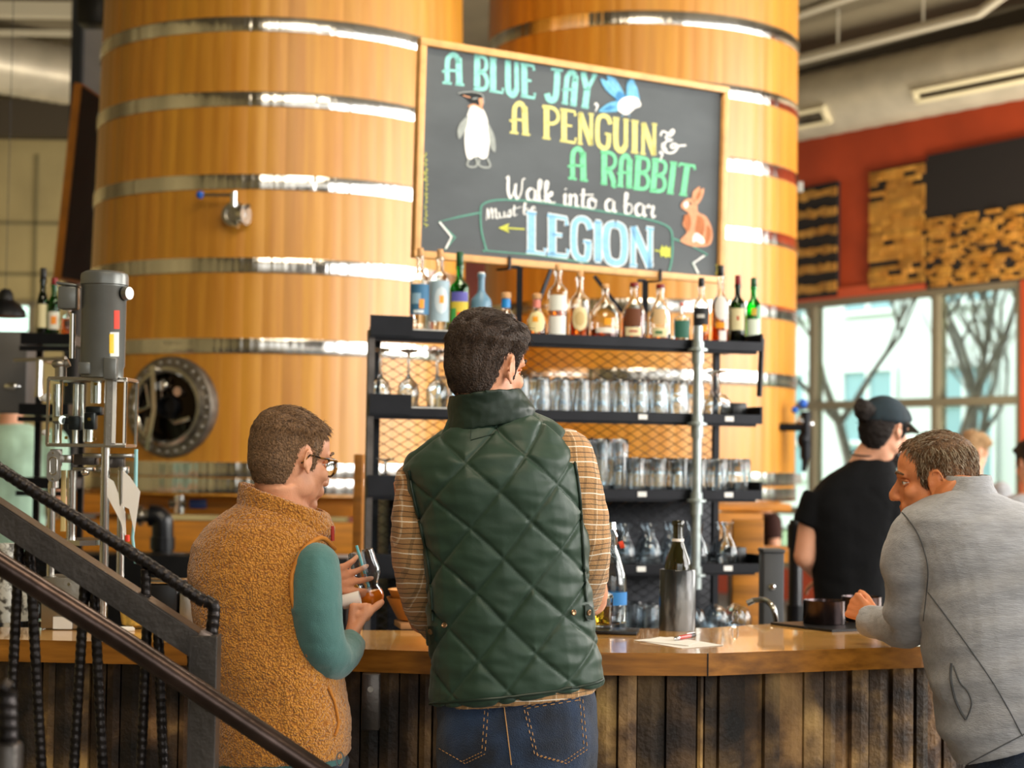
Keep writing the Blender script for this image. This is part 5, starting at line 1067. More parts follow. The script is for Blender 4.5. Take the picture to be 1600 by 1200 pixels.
# ---- second shelf unit far left with bottles
t = thing('corner_shelf', Vector((at(75, 640, 7.2).x, at(75, 640, 7.2).y, 0)), 'dark shelf unit with liquor bottles behind the filling machine', 'shelf')
X0, X1 = at(34, 640, 7.2).x, at(112, 640, 7.2).x; yy = at(70, 640, 7.2).y
for y in (530, 640, 755, 870):
    z = hgt(70, y, 7.2); mb = MB(); mb.box(((X0 + X1) / 2, yy + .1, z), (X1 - X0, .3, .045), bev=.003); mb.box(((X0 + X1) / 2, yy - .05, z - .04), (X1 - X0, .02, .02)); mb.build('shelf_board', M['black_metal'], t, sm=0)
for x in (X0 + .01, X1 - .01): mb = MB(); z1 = hgt(70, 530, 7.2); mb.box((x, yy + .22, z1 / 2), (.025, .025, z1)); mb.build('shelf_post', M['black_metal'], t, sm=0)
zs = hgt(70, 530, 7.2) + .0235
for px, yt_, wd__, g_, lq, cap_, labs, lab in ((58, 425, 17, 'olive_glass', 'dark_amber_liquid', ('black_cap', .013, .05), [(-1, 1, .12, .55, '#d9cfa2')], 'dark bottle with cream label, leftmost on the corner shelf'),
      (76, 432, 20, 'green_glass', 'green_glass', ('red_cap', .013, .03), [(-1, 1, .1, .45, '#dcd8c8'), (-.4, .4, .2, .36, '#f0902a')], 'green bottle with orange spot label on the corner shelf'),
      (98, 468, 20, 'clear_glass', 'amber_liquid', ('black_cap', .013, .03), [(-.5, .5, .3, .5, '#3a2418')], 'amber bottle behind the motor on the corner shelf')):
    pz = Vector((at(px, 520, 7.2).x, yy + .06, zs)); bottle(px, yt_, 519, wd__, g_, lq, .6, labs, cap_, label=lab, place=(pz, pz.y))
mat('box_grey', '#5c5a58', .5, .2)
mb = MB(); q = at(-15, 580, 7.6); mb.box((q.x, q.y, hgt(0, 520, 7.6) - .17), (.36, .2, .34), bev=.006); zt = hgt(0, 520, 7.6) - .34
t = thing('tap_tower', Vector((q.x, q.y, 0)), 'dark grey boxy dispenser at the far left behind the bar', 'dispenser'); mb.build('tower_box', M['box_grey'], t)
mb = MB(); mb.box((q.x - .05, q.y + .05, zt / 2), (.06, .06, zt)); mb.build('tower_stand', M['black_metal'], t)
mb = MB(); g = at(14, 603, 7.45); mb.ell(Vector((g.x, q.y - .105, g.z)), (.035, .012, .018)); mb.build('tower_badge', M['chrome'], t)
# coat hanger-like taps near the machine
mb = MB(); q = at(61, 600, 6.9); mb.tube([q + Vector((0, 0, .09)), q, q - Vector((0, 0, .05))], [.015, .013, .02], 10); mb.bar(q + Vector((-.1, 0, .09)), q + Vector((.1, 0, .1)), .02, .014); mb.tube([q + Vector((0, .3, .095)), q + Vector((0, 0, .095))], .009, 8); o = mb.build('beer_tap', M['steel']); tag(o, 'steel beer tap below the corner shelf left of the machine', 'tap')
# black lamp with orange inside at left edge
t = thing('pendant_lamp', at(8, 495, 9.0), 'black dome pendant lamp with orange inside at the left edge', 'lamp'); q = at(8, 495, 9.0)
mb = MB(); pr_ = [(.02, .14), (.035, .12), (.04, .085), (.075, .06), (.1, .03), (.105, 0)]; mb.lathe(pr_ + [(r - .003, z - .002) for r, z in pr_[::-1]], q, 36, closed=True); mb.build('lamp_shade', M['black_paint'], t)
mb = MB(); mb.lathe([(.1005, .004), (.095, .026), (.07, .054), (.035, .08), (.0365, .083), (.072, .058), (.0975, .029), (.1013, .004)], q, 36, closed=True); mb.build('shade_lining', labm('#d8813a'), t)
mb = MB(); mb.tube([q + Vector((0, 0, .13)), Vector((q.x, q.y, CEIL))], .0018, 6); mb.build('lamp_cord', M['black_paint'], t)

# ================================================================== STAIR RAILING (foreground)
DR0 = 3.30
rail = thing('stair_railing', Vector((at(318, 1000, DR0).x, DR0, 0)), 'dark steel stair railing with rebar balusters in the left foreground', 'railing')
def rebar(mb, pts, r, k=3):
    pts = catmull(pts, 2) if len(pts) > 2 else [Vector(p) for p in pts]
    Q = []; tot = 0
    for i in range(len(pts) - 1):
        n_ = max(1, int((pts[i + 1] - pts[i]).length / .0035))
        for j in range(n_): Q.append(pts[i].lerp(pts[i + 1], j / n_))
    Q.append(pts[-1]); vs = []; fs = []; n = 12; x = None; m = len(Q)
    for i, p in enumerate(Q):
        d = (Q[min(i + 1, m - 1)] - Q[max(i - 1, 0)]).normalized()
        if x is None: x = d.cross(Vector((0, 1, 0))).normalized()
        x = (x - d * x.dot(d)).normalized(); y = d.cross(x)
        for q in range(n):
            a = 2 * pi * q / n; ph = (i * .0035 / .0145 + .28 * sin(a)) % 1; rib = .24 if ph < .38 else 0
            long = .16 if q in (0, n // 2) else 0; vs.append(p + (x * cos(a) + y * sin(a)) * r * (1 + max(rib, long)))
    for i in range(m - 1):
        for q in range(n): fs.append((i * n + q, i * n + (q + 1) % n, (i + 1) * n + (q + 1) % n, (i + 1) * n + q))
    fs.append(tuple(range(n - 1, -1, -1))); fs.append(tuple((m - 1) * n + q for q in range(n))); mb.add(vs, fs)
def rp(x, y, dd=0.0): return at(x, y, DR0 + dd)
# top rebar rail with bend
mb = MB(); rebar(mb, [rp(-60, 694), rp(60, 772), rp(200, 860), rp(320, 941)], .0098); rebar(mb, [rp(321, 939), rp(333, 945), rp(334, 960), rp(330, 995)], .0098); mb.build('top_rebar_rail', M['rebar_steel'], rail, sm=60, fixn=False)
mb = MB(); rebar(mb, [rp(228, 890), rp(228, 932)], .008); mb.ell(rp(226, 931), (.012, .012, .004)); mb.build('rail_spacer', M['rebar_steel'], rail, sm=60, fixn=False)
# flat bar (angle iron)
mb = MB(); a = rp(-60, 745, .0); b = rp(335, 1003, .0); e = (b - a).normalized(); upn = Vector((0, -1, 0)).cross(e).normalized()
if upn.z < 0: upn = -upn
mb.bar(a, b, .06, .006, upn)
fa = a - Vector((0, .03, 0)) - upn * .021; fb = b - Vector((0, .03, 0)) - upn * .021; mb.bar(fa, fb, .006, .042, upn); mb.build('sloping_channel', M['raw_steel'], rail, sm=0)
mb = MB(); mb.box(rp(326, 996, -.005) , (.034, .062, .02), Matrix.Rotation(.5, 3, 'Y'), bev=.004); mb.build('weld_cap', mat('weld', '#8d7f78', .5, .7, noise_s=60, noise_v=.4), rail)
# post
zp = rp(318, 990).z; px_ = rp(324, 1000).x; mb = MB(); mb.box((px_, DR0, zp / 2), (.050, .05, zp), bev=.002); mb.box((px_ - .0235, DR0 - .027, zp / 2), (.003, .004, zp)); mb.build('rail_post', M['raw_steel'], rail, sm=0)
# balusters
for (x0, y0, x1, y1) in ((32, 815, 18, 1100), (44, 815, 68, 1260), (134, 884, 112, 1260), (145, 886, 164, 1260), (231, 948, 218, 1260), (246, 956, 258, 1260), (300, 1000, 302, 1158)):
    mb = MB(); rebar(mb, [rp(x0, y0, .02), rp(x1, y1, .02)], .0082); mb.build('rebar_baluster', M['rebar_steel'], rail, sm=60, fixn=False)
mb = MB(); mb.tube([rp(306, 1155, -.01), rp(311, 1158, -.035)], .008, 10); mb.build('rail_bolt', M['dull_steel'], rail)
# big pipe handrail, nearer
hr = thing('handrail', Vector((at(318, 1090, 3.12).x, 3.12, 0)), 'round brown steel pipe handrail sloping down across the lower left', 'handrail')
mb = MB(); mb.tube([at(-90, 824, 3.12), at(200, 1007, 3.12), at(560, 1247, 3.12)], .0192, 28); mb.build('handrail_pipe', M['pipe_steel'], hr)
mb = MB(); q = at(318, 1087, 3.12); mb.tube([q, Vector((q.x, 3.2, q.z - .03)), Vector((q.x, 3.28, q.z - .03))], .007, 10); mb.build('handrail_bracket', M['raw_steel'], hr)
# near blurred rebar end at lower-left
t = thing('near_rebar_post', at(12, 1200, 2.3), 'blurred grey rebar post end at the bottom left corner', 'post')
mb = MB(); rebar(mb, [at(10, 1080, 2.3), at(12, 1170, 2.3)], .011); mb.tube([at(14, 1078, 2.3), at(4, 1072, 2.3)], .011, 12); mb.build('rebar_end', M['rebar_steel'], t, sm=60, fixn=False)
mb = MB(); q = at(12, 1160, 2.3); mb.box((q.x, q.y, q.z / 2), (.032, .04, q.z), bev=.006); mb.build('post_tube', M['raw_steel'], t)
# ================================================================== PEOPLE
def remesh(mb, vox, it=3, fac=.5):
    me = bpy.data.meshes.new('tmp'); me.from_pydata([tuple(v) for v in mb.v], [], mb.f)
    bm = bmesh.new(); bm.from_mesh(me); bmesh.ops.recalc_face_normals(bm, faces=bm.faces); bm.to_mesh(me); bm.free()
    o = bpy.data.objects.new('tmp', me); COL.objects.link(o)
    m = o.modifiers.new('r', 'REMESH'); m.mode = 'VOXEL'; m.voxel_size = vox
    if it: s = o.modifiers.new('s', 'SMOOTH'); s.factor = fac; s.iterations = it
    dg = bpy.context.evaluated_depsgraph_get(); r = bpy.data.meshes.new_from_object(o.evaluated_get(dg)); bpy.data.objects.remove(o); return r
def finish(me, name, m, parent, fn=None, sm=True):
    """optional displacement fn(co, normal) -> new co, then link as a child"""
    if fn:
        no = [v.normal.copy() for v in me.vertices]; co = [v.co.copy() for v in me.vertices]
        for v, c, n in zip(me.vertices, co, no): v.co = fn(c, n)
    off = base_of(parent)
    me.transform(Matrix.Translation(-off)); me.name = name; me.materials.clear(); me.materials.append(m)
    me.polygons.foreach_set('use_smooth', [True] * len(me.polygons)); me.update()
    o = bpy.data.objects.new(name, me); COL.objects.link(o); o.parent = parent; return o
def bvh_of(me): return BVHTree.FromPolygons([v.co.copy() for v in me.vertices], [tuple(p.vertices) for p in me.polygons])
def hmat(loc, yaw=0, pitch=0, roll=0, s=1):
    """yaw > 0 turns the face to its right (photo right when seen from behind); pitch > 0 looks down"""
    return Matrix.Translation(loc) @ Matrix.Rotation(-radians(yaw), 4, 'Z') @ Matrix.Rotation(radians(roll), 4, 'Y') @ Matrix.Rotation(-radians(pitch), 4, 'X') @ Matrix.Diagonal((s, s, s, 1))
def head_parts(mb, Hm, ears=True, face=True, nose=1.0, brow=1.0, es=1.0):
    k = len(mb.v)
    mb.ell((0, -.018, .03), (.0735, .094, .084), seg=32, rings=20); mb.ell((0, .03, .036), (.0635, .06, .066), seg=28, rings=16)
    mb.ell((0, -.03, -.004), (.0685, .079, .068)); mb.ell((0, -.034, -.036), (.0575, .060, .05)); mb.tube([(0, -.024, -.02), (0, -.018, -.07), (0, .004, -.12)], [.052, .047, .044], 24)
    mb.ell((0, .034, -.025), (.058, .055, .07)); mb.ell((0, .024, -.06), (.053, .055, .045)); mb.ell((0, .068, -.095), (.022, .019, .017)); pass
    for s in (-1, 1):
        mb.ell((s * .04, .056, -.024), (.021, .022, .021)); mb.ell((s * .05, .01, -.055), (.012, .03, .03))
        mb.tube([(s * .05, .066, .019), (s * .03, .083, .024), (0, .086, .02)], [.008 * brow, .0095 * brow, .009 * brow], 10)
    if face:
        mb.tube([(0, .081, .014), (0, .091, -.006), (0, .1005 * nose, -.025), (0, .1055 * nose, -.035)], [.009, .010, .0115, .012], 12); mb.ell((0, .1035 * nose, -.039), (.0115, .011, .0095)); mb.ell((0, .077, -.053), (.013, .012, .015))
        for s in (-1, 1): mb.ell((s * .0125, .093 * nose, -.041), (.0075, .010, .0075)); mb.ell((s * .02, .075, -.062), (.014, .014, .016))
        mb.tube([(-.023, .078, -.066), (0, .0885, -.0635), (.023, .078, -.066)], [.004, .0065, .004], 10); mb.tube([(-.021, .078, -.073), (0, .087, -.0755), (.021, .078, -.073)], [.004, .007, .004], 10); mb.ell((0, .074, -.07), (.024, .012, .016))
    if ears:
        ke = len(mb.v)
        for s in (-1, 1):
            P = []
            for i in range(15):
                a = radians(-150 + i * 20.5); yy = -.010 + .0185 * -sin(a) ; zz = -.004 + .032 * cos(a)
                back = smooth(.01, -.03, yy); P.append((s * (.073 + .0135 * back), yy - .1 * zz * -1 * .0, zz))
            mb.tube(P, .0039, 8); mb.ell((s * .0735, -.0095, -.004), (.0042, .0155, .028)); mb.ell((s * .0755, .0, -.033), (.0042, .007, .009)); mb.ell((s * .0765, .006, -.006), (.004, .004, .007))
            mb.tube([(s * .077, -.016, .012), (s * .0785, -.018, -.004), (s * .077, -.01, -.02)], .0032, 8)
        for i in range(ke, len(mb.v)): v = mb.v[i]; mb.v[i] = Vector((v.x, (v.y + .006) * es - .006, (v.z + .004) * es - .004))
    for i in range(k, len(mb.v)): mb.v[i] = Hm @ mb.v[i]
def eye_fn(Hm):
    Hi = Hm.inverted()
    def f(c, n):
        p = Hi @ c
        if p.y > .04 and abs(p.z) < .06:
            for s in (-1, 1):
                d2 = ((p.x - s * .031) / .017) ** 2 + ((p.z - .001) / .0105) ** 2
                p.y -= .0095 * exp(-d2)
            return Hm @ p
        return c
    return f
def eyes(Hm, root, brow_mat, look=0):
    for s in (-1, 1):
        mb = MB(); mb.ell((s * .031, .0668, .001), .0116, seg=20, rings=14); mb.v = [Hm @ v for v in mb.v]; e = mb.build('eye', M['eye_white'], root)
        mb = MB(); mb.ell((s * .031 + look * .004, .0738, .001), (.0055, .0052, .0055)); mb.v = [Hm @ v for v in mb.v]; mb.build('iris', M['iris'], e)
        mb = MB(); mb.tube([(s * .0475, .062, .004), (s * .04, .0735, .0075), (s * .03, .0785, .0085), (s * .018, .076, .005)], [.0022, .0032, .0032, .002], 8); mb.tube([(s * .0475, .062, -.001), (s * .036, .075, -.0075), (s * .02, .075, -.005)], [.0016, .0022, .0016], 8); mb.ell((s * .031, .0658, .0052), (.0128, .0122, .0085)); mb.v = [Hm @ v for v in mb.v]; mb.build('eyelid', M['skin_warm'], root)
        mb = MB(); mb.tube([(s * .053, .071, .022), (s * .04, .087, .0295), (s * .016, .0925, .0255)], [.002, .0038, .0042], 8); mb.v = [Hm @ v for v in mb.v]; mb.build('eyebrow', brow_mat, root)
def hand(mb, wrist, f, n, side=1, curl=(50, 55, 60, 60), size=1.0, thumb=(.6, .75, .35), tc=25, spread=.0):
    """f: from wrist to knuckles, n: where the palm faces; side picks the thumb side"""
    f = Vector(f).normalized(); n = Vector(n); n = (n - f * n.dot(f)).normalized(); s = f.cross(n) * side; wrist = Vector(wrist); L = [.072, .079, .074, .058]
    mb.ell(wrist + f * .045 * size + n * .001, (1, 1, 1)) if False else None
    for k in range(4):
        kn = wrist + (f * (.086 - .004 * abs(k - 1)) + s * (.0285 - .0195 * k)) * size
        mb.tube([wrist + s * (.012 - .008 * k) * size, (wrist * .5 + kn * .5) + n * .002, kn], [.0155 * size, .0145 * size, .0115 * size], 12); mb.ell(kn, .0115 * size)
        a = 0; p = kn; pts = [p]; rr_ = [.0098]; cum = [curl[k] * .8, curl[k] * 1.1, curl[k] * .75]; fr_ = [.46, .3, .24]
        for j in range(3):
            a += radians(cum[j]); d = f * cos(a) + n * sin(a) + s * spread * (1.5 - k) * .15; d.normalize()
            q = p + d * L[k] * fr_[j] * size; pts += [p.lerp(q, .5), q]; rr_ += [.0085 - .0008 * j, .0083 - .0009 * j]; p = q
        mb.tube(pts, [r * size for r in rr_], 10); mb.ell(p, rr_[-1] * size); 
    mb.tube([wrist + f * .01 * size, wrist + f * .05 * size + s * .012 * size + n * .006 * size], [.02 * size, .019 * size], 12)
    b = wrist + (f * .022 + s * .018 + n * .008) * size; td = (f * thumb[0] + s * thumb[1] + n * thumb[2]).normalized(); p = b; pts = [b]; rr_ = [.0155]
    for j, l in enumerate((.044, .032, .026)):
        q = p + td * l * size; pts += [p.lerp(q, .5), q]; rr_ += [.0125 - .001 * j, .0105 - .001 * j]; p = q
        td = (td + (f * .35 + n * .4 - s * .3) * (tc / 40)).normalized()
    mb.tube(pts, [r * size for r in rr_], 10); mb.ell(p, rr_[-1] * size)
def ring(xl, yl, xr, yr, d, hd, n=32, ex=2.4, grow=0, dr=0, dy=0):
    L = at(xl, yl, d - dr); R_ = at(xr, yr, d + dr); c = (L + R_) / 2 + Vector((0, dy, 0)); a = (R_ - L) / 2; la = a.length + grow; a = a.normalized(); b = Vector((0, 0, 1)).cross(a).normalized() * (hd + grow); a = a * la; out = []
    for k in range(n):
        t = 2 * pi * k / n; ct, st = cos(t), sin(t); out.append(c + a * (abs(ct) ** (2 / ex)) * (1 if ct > 0 else -1) + b * (abs(st) ** (2 / ex)) * (1 if st > 0 else -1))
    return out
def poly_sd(P, y, z):
    """signed distance (inside > 0) to polygon P"""
    ins = False; dm = 1e9; n = len(P)
    for i in range(n):
        (y0, z0), (y1, z1) = P[i], P[(i + 1) % n]
        if (z0 > z) != (z1 > z) and y < (y1 - y0) * (z - z0) / (z1 - z0) + y0: ins = not ins
        dx, dz = y1 - y0, z1 - z0; t = max(0, min(1, ((y - y0) * dx + (z - z0) * dz) / (dx * dx + dz * dz + 1e-12))); dm = min(dm, sqrt((y - y0 - t * dx) ** 2 + (z - z0 - t * dz) ** 2))
    return dm if ins else -dm
HAIRLINE = [(.078, .088), (.062, .066), (.042, .05), (.036, .018), (.03, -.02), (.014, -.022), (.010, .022), (-.010, .034), (-.030, .018), (-.034, -.03), (-.040, -.064), (-.14, -.074), (-.2, .0), (-.2, .25), (.08, .25)]
def hair(Hm, root, m, P, T, seed, strands=2500, flow=None, L=lambda p: .02, wob=.0025, name='hair', jag=.004, nth=80, nph=120, r=.00075, sm=True, noise_s=90, lift=.2, strand_mat=None, streak=None):
    """cap of hair grown on the skull under head matrix Hm; T(p) gives its thickness"""
    hb = MB(); head_parts(hb, Matrix.Identity(4), ears=False, face=False); hm = remesh(hb, .005, 14); bt = bvh_of(hm); rr_ = random.Random(seed); c0 = Vector((0, -.012, .015))
    def hit(d):
        h = bt.ray_cast(c0 + d * .3, -d); return h[0] if h[0] is not None else c0 + d * .09
    def sd(p): return poly_sd(P, p.y + jag * noise.noise(p * 120), p.z + jag * noise.noise(p * 110 + Vector((5, 0, 0))))
    vs = []; fs = []; keep = []
    for i in range(nth + 1):
        th = pi * (i + .001) / (nth + .002)
        for k in range(nph):
            a = 2 * pi * k / nph; d = Vector((sin(th) * cos(a), sin(th) * sin(a), cos(th))); p = hit(d); s = sd(p); t = T(p) * smooth(0, .014, s) if s > 0 else -.004
            if s > 0: t += .0006
            if s > 0: 
                fl = flow(p) if flow else Vector((0, -1, 0)); q = p - fl * (p.dot(fl)) * .8
                t += wob * noise.noise(q * noise_s + Vector((seed, 0, 0))) * smooth(0, .01, s) * (.4 + T(p) * 60)
            vs.append(Hm @ (p + d * t)); keep.append(s > -.01)
    for i in range(nth):
        for k in range(nph):
            f = (i * nph + k, (i + 1) * nph + k, (i + 1) * nph + (k + 1) % nph, i * nph + (k + 1) % nph)
            if any(keep[q] for q in f): fs.append(f)
    mb = MB(); mb.add(vs, fs)
    n = 0; tries = 0
    while n < strands and tries < strands * 6:
        tries += 1; d = Vector((rr_.gauss(0, 1), rr_.gauss(0, 1), rr_.gauss(0, 1)));
        if d.length < .1: continue
        d.normalize(); p = hit(d); s = sd(p)
        if s < -.001: continue
        n += 1; th = T(p) * smooth(0, .014, max(s, 0)); fl = (flow(p) if flow else Vector((0, -1, 0))); fl = fl + Vector([rr_.gauss(0, .22) for _ in range(3)]); fl = (fl - d * fl.dot(d) * .9).normalized()
        ln = L(p) * rr_.uniform(.6, 1.15); q = p + d * (th * .75); pts = [Hm @ q]; dd = (d * (lift + rr_.uniform(0, .25)) + fl).normalized()
        for j in range(3): q = q + dd * ln / 3; pts.append(Hm @ q); dd = (dd * .8 + fl * .35 - d * .22 + Vector([rr_.gauss(0, .08) for _ in range(3)])).normalized()
        mb.cm = 1 if (streak and rr_.random() < streak) else 0
        mb.tube(pts, [r, r, r * .8, r * .25], 3, caps=False)
    mb.cm = 0
    return mb.build(name, [m] + ([strand_mat] if strand_mat else []), root, sm=60 if sm else 0, fixn=False)
def drape(pxs, bt, off=.0015, seg=8, sm=True):
    P = []
    pts = [(v.x, v.y) for v in catmull([Vector((x, y, 0)) for x, y in pxs], seg)] if sm else []
    if not sm:
        for i in range(len(pxs) - 1):
            for j in range(seg): t = j / seg; pts.append((lerp(pxs[i][0], pxs[i + 1][0], t), lerp(pxs[i][1], pxs[i + 1][1], t)))
        pts.append(pxs[-1])
    for x, y in pts:
        O, D = ray(x, y); h = bt.ray_cast(O, D)
        if h[0] is not None: P.append(h[0] + h[1] * off * (1 if h[1].dot(D) < 0 else -1))
    return P
def wn3(p, s, k=0): return noise.noise(Vector((p.x * s, p.y * s, p.z * s + k)))
def fabric(amp=.003, s=9, aniso=(1, 1, 2.6), seed=0, fine=.0006):
    def f(c, n):
        q = Vector((c.x * aniso[0], c.y * aniso[1], c.z * aniso[2])); 
        a = noise.noise(q * s + Vector((seed, 0, 0))); b = noise.noise(q * s * 2.3 + Vector((0, seed, 0))); 
        return c + n * (amp * (a + .45 * b - .35 * abs(b)) + fine * noise.noise(c * 90))
    return f
def squish(c, d): return c

# ------------------------------------------------------------------ man in the quilted vest
# plaid material
def plaid(name, base='#b88b5a'):
    m = mat(name, base, .85, sheen=.2, bump=.25, bump_s=260); t = m.node_tree; N = t.nodes.new; L = t.links.new; b = t.nodes['Principled BSDF']
    co = N('ShaderNodeTexCoord'); s = N('ShaderNodeSeparateXYZ'); nz = N('ShaderNodeTexNoise'); nz.inputs['Scale'].default_value = 7; L(co.outputs['Object'], nz.inputs[0])
    md = N('ShaderNodeMath'); md.operation = 'MULTIPLY_ADD'; L(nz.outputs[0], md.inputs[0]); md.inputs[1].default_value = .022; L(co.outputs['Object'], s.inputs[0]); L(s.outputs['Z'], md.inputs[2])
    def line(src, period, phase, width):
        a = N('ShaderNodeMath'); a.operation = 'MULTIPLY_ADD'; L(src, a.inputs[0]); a.inputs[1].default_value = 1 / period; a.inputs[2].default_value = phase + 50
        f = N('ShaderNodeMath'); f.operation = 'FRACT'; L(a.outputs[0], f.inputs[0]); c = N('ShaderNodeMath'); c.operation = 'LESS_THAN'; L(f.outputs[0], c.inputs[0]); c.inputs[1].default_value = width / period; return c.outputs[0]
    cur = None
    def over(fac, col, amt):
        nonlocal cur
        mx = N('ShaderNodeMix'); mx.data_type = 'RGBA'; g = N('ShaderNodeMath'); g.operation = 'MULTIPLY'; L(fac, g.inputs[0]); g.inputs[1].default_value = amt; L(g.outputs[0], mx.inputs[0])
        if cur is None: mx.inputs[6].default_value = H(base)
        else: L(cur, mx.inputs[6])
        mx.inputs[7].default_value = H(col); cur = mx.outputs[2]
    xx = N('ShaderNodeMath'); xx.operation = 'MULTIPLY_ADD'; L(s.outputs['Y'], xx.inputs[0]); xx.inputs[1].default_value = .55; L(s.outputs['X'], xx.inputs[2])
    over(line(xx.outputs[0], .030, .1, .007), '#6f5a3a', .45); over(line(xx.outputs[0], .060, .4, .0025), '#e6d5b5', .5)
    over(line(md.outputs[0], .033, .0, .0022), '#f3e9d6', .95); over(line(md.outputs[0], .033, .36, .0017), '#3b2018', .9); over(line(md.outputs[0], .033, .68, .0017), '#2e2f26', .85)
    L(cur, b.inputs['Base Color']); return m
plaid('plaid_shirt')
DV = 3.85
hv = hmat(at(760, 574, DV), yaw=38, pitch=6, roll=3, s=.96)
vm = thing('person', Vector((at(800, 900, DV).x, at(800, 900, DV).y, 0)), 'person in dark green quilted vest, plaid shirt and jeans, standing at the bar, back turned', 'person')
VR = [(672, 1099, 941, 1066, .135), (673, 1045, 938, 1026, .135), (671, 990, 926, 965, .13), (667, 930, 919, 905, .13), (662, 860, 917, 845, .135), (650, 800, 912, 785, .14), (637, 757, 905, 732, .135), (629, 733, 897, 700, .118), (640, 716, 886, 678, .10), (668, 692, 862, 657, .085), (695, 672, 835, 645, .07), (705, 655, 822, 630, .06)]
# body
mb = MB(); head_parts(mb, hv, es=.92); nk = hv @ Vector((0, -.025, -.05)); mb.tube([nk, at(766, 665, DV), at(766, 700, DV)], [.05, .056, .06], 24)
mb.loft([ring(a, b, c, d, DV, e, grow=-.018) for a, b, c, d, e in VR[:11]])
shl, shr = at(652, 752, DV), at(885, 712, DV); ell_, elr = at(662, 965, DV + .2), at(925, 935, DV + .2); wl, wr = at(705, 975, 4.28), at(880, 975, 4.28)
mb.tube([shl, ell_.lerp(shl, .5), ell_], [.052, .045, .038], 16); mb.tube([ell_, wl], [.038, .027], 16); mb.tube([shr, elr.lerp(shr, .5), elr], [.052, .045, .038], 16); mb.tube([elr, wr], [.038, .027], 16)
hand(mb, wl, (.5, .35, 0), (0, .0, -1), side=-1, curl=(4, 5, 6, 7), thumb=(.7, .7, .05), tc=2); hand(mb, wr, (-.5, .35, 0), (0, .0, -1), side=1, curl=(4, 5, 6, 7), thumb=(.7, .7, .05), tc=2)
hipz = at(800, 1180, DV)
for s, x in ((-1, 742), (1, 868)):
    a = at(x, 1200, DV); kx = a.x + s * .01; mb.tube([a, Vector((kx, a.y + .02, .52)), Vector((kx, a.y, .09))], [.075, .055, .04], 16); mb.ell((kx, a.y + .06, .06), (.045, .12, .045))
finish(remesh(mb, .0045, 3), 'body', M['skin'], vm, eye_fn(hv))
eyes(hv, vm, M['brown_hair'])
def T_v(p):
    if p.z < -.0: return .0022 + .002 * smooth(-.07, 0, p.z)
    top = smooth(.03, .085, p.z); fr_ = smooth(-.02, .07, p.y); return .0042 + .011 * top + .012 * top * fr_
def flow_v(p):
    return Vector((.15, .9, .25)) if p.z > .06 else Vector((0, -.25, -1))
PV = [(.088, .082), (.070, .062), (.05, .045), (.04, .018), (.034, -.025), (.018, -.025), (.012, .022), (-.010, .034), (-.030, .018), (-.036, -.04), (-.042, -.066), (-.14, -.078), (-.2, .0), (-.2, .25), (.09, .25)]
hair(hv, vm, M['brown_hair'], PV, T_v, 3, strands=6500, strand_mat=mat('hair_light_strand', '#4b3829', .6), streak=.35, r=.0006, flow=flow_v, L=lambda p: .009 + .022 * smooth(.04, .085, p.z), wob=.0065, noise_s=75, lift=.25)
# quilt
mb = MB(); mb.loft([ring(a, b, c, d, DV, e) for a, b, c, d, e in VR]); 
qa = at(783, 867, DV); qp = Vector((0, 0, 0)); ca, cbb = (.0655, -.054), (-.056, -.068); det = ca[0] * cbb[1] - ca[1] * cbb[0]; cxv = at(790, 880, DV)
nA = abs(det) / sqrt(ca[0] ** 2 + ca[1] ** 2); nB = abs(det) / sqrt(cbb[0] ** 2 + cbb[1] ** 2)
S2 = [1.12]
def quilt(c, n):
    th = atan2(c.x - cxv.x, -(c.y - cxv.y)); u = th * .165 * 1.0 + (cxv.x - qa.x); u = (c.x - qa.x) * .55 + u * .45; zz_ = c.z - qa.z
    al = (u * cbb[1] - zz_ * cbb[0]) / det / S2[0]; be = (ca[0] * zz_ - ca[1] * u) / det / S2[0]
    al += .08 * noise.noise(c * 5); be += .08 * noise.noise(c * 5 + Vector((3, 0, 0)))
    da = abs(al - round(al)) * nB * S2[0]; db = abs(be - round(be)) * nA * S2[0]; d = min(da, db)
    puff = .0058 * (1 - exp(-(d / .014))) - .0030 * exp(-(d / .0035) ** 2)
    wr_ = .0042 * noise.noise(Vector((c.x * 7, c.y * 7, c.z * 34))) * smooth(.0, .012, d) + .0022 * noise.noise(Vector((c.x * 22 + c.z * 20, c.y * 20, c.z * 50))) * smooth(.0, .01, d)
    wr_ += .006 * noise.noise(Vector((c.x * 4, c.y * 4, c.z * 7 + 3)))
    return c + n * (puff + wr_)
vq = finish(remesh(mb, .0040, 2), 'quilted_vest', M['vest_green'], vm, quilt)
wm = vq.data.copy(); wm.transform(Matrix.Translation(base_of(vm))); bv = bvh_of(wm)
# collar
def collar(pts_b, pts_t, thick, m, root, name='collar', fn=None, vox=.004):
    """strip between a lower and an upper closed loop"""
    mb = MB(); n = len(pts_b); c = sum(pts_b, Vector()) / n
    vs = []; 
    for P, q in ((pts_b, 0), (pts_t, 0)):
        for p in P: o_ = (p - c); o_.z = 0; o_.normalize(); vs += [p + o_ * thick / 2, p - o_ * thick / 2]
    return vs
def collar_loft(rings_out, thick, m, root, name, fn=None, vox=.004, it=2):
    rin = []
    for r_ in reversed(rings_out):
        c = sum(r_, Vector()) / len(r_); rin.append([p + (c - p).normalized() * thick for p in r_])
    mb = MB(); R_ = rings_out + rin; mb.loft(R_ + [R_[0]], caps=False); return finish(remesh(mb, vox, it), name, m, root, fn)
rc = [ring(698, 680, 836, 655, DV, .088), ring(701, 656, 838, 638, DV, .087), ring(700, 638, 826, 622, DV, .085), ring(703, 620, 812, 606, DV - .01, .082)]
collar_loft(rc, .013, M['vest_collar'], vm, 'vest_collar', fabric(.004, 12, (1, 1, 2), 4))
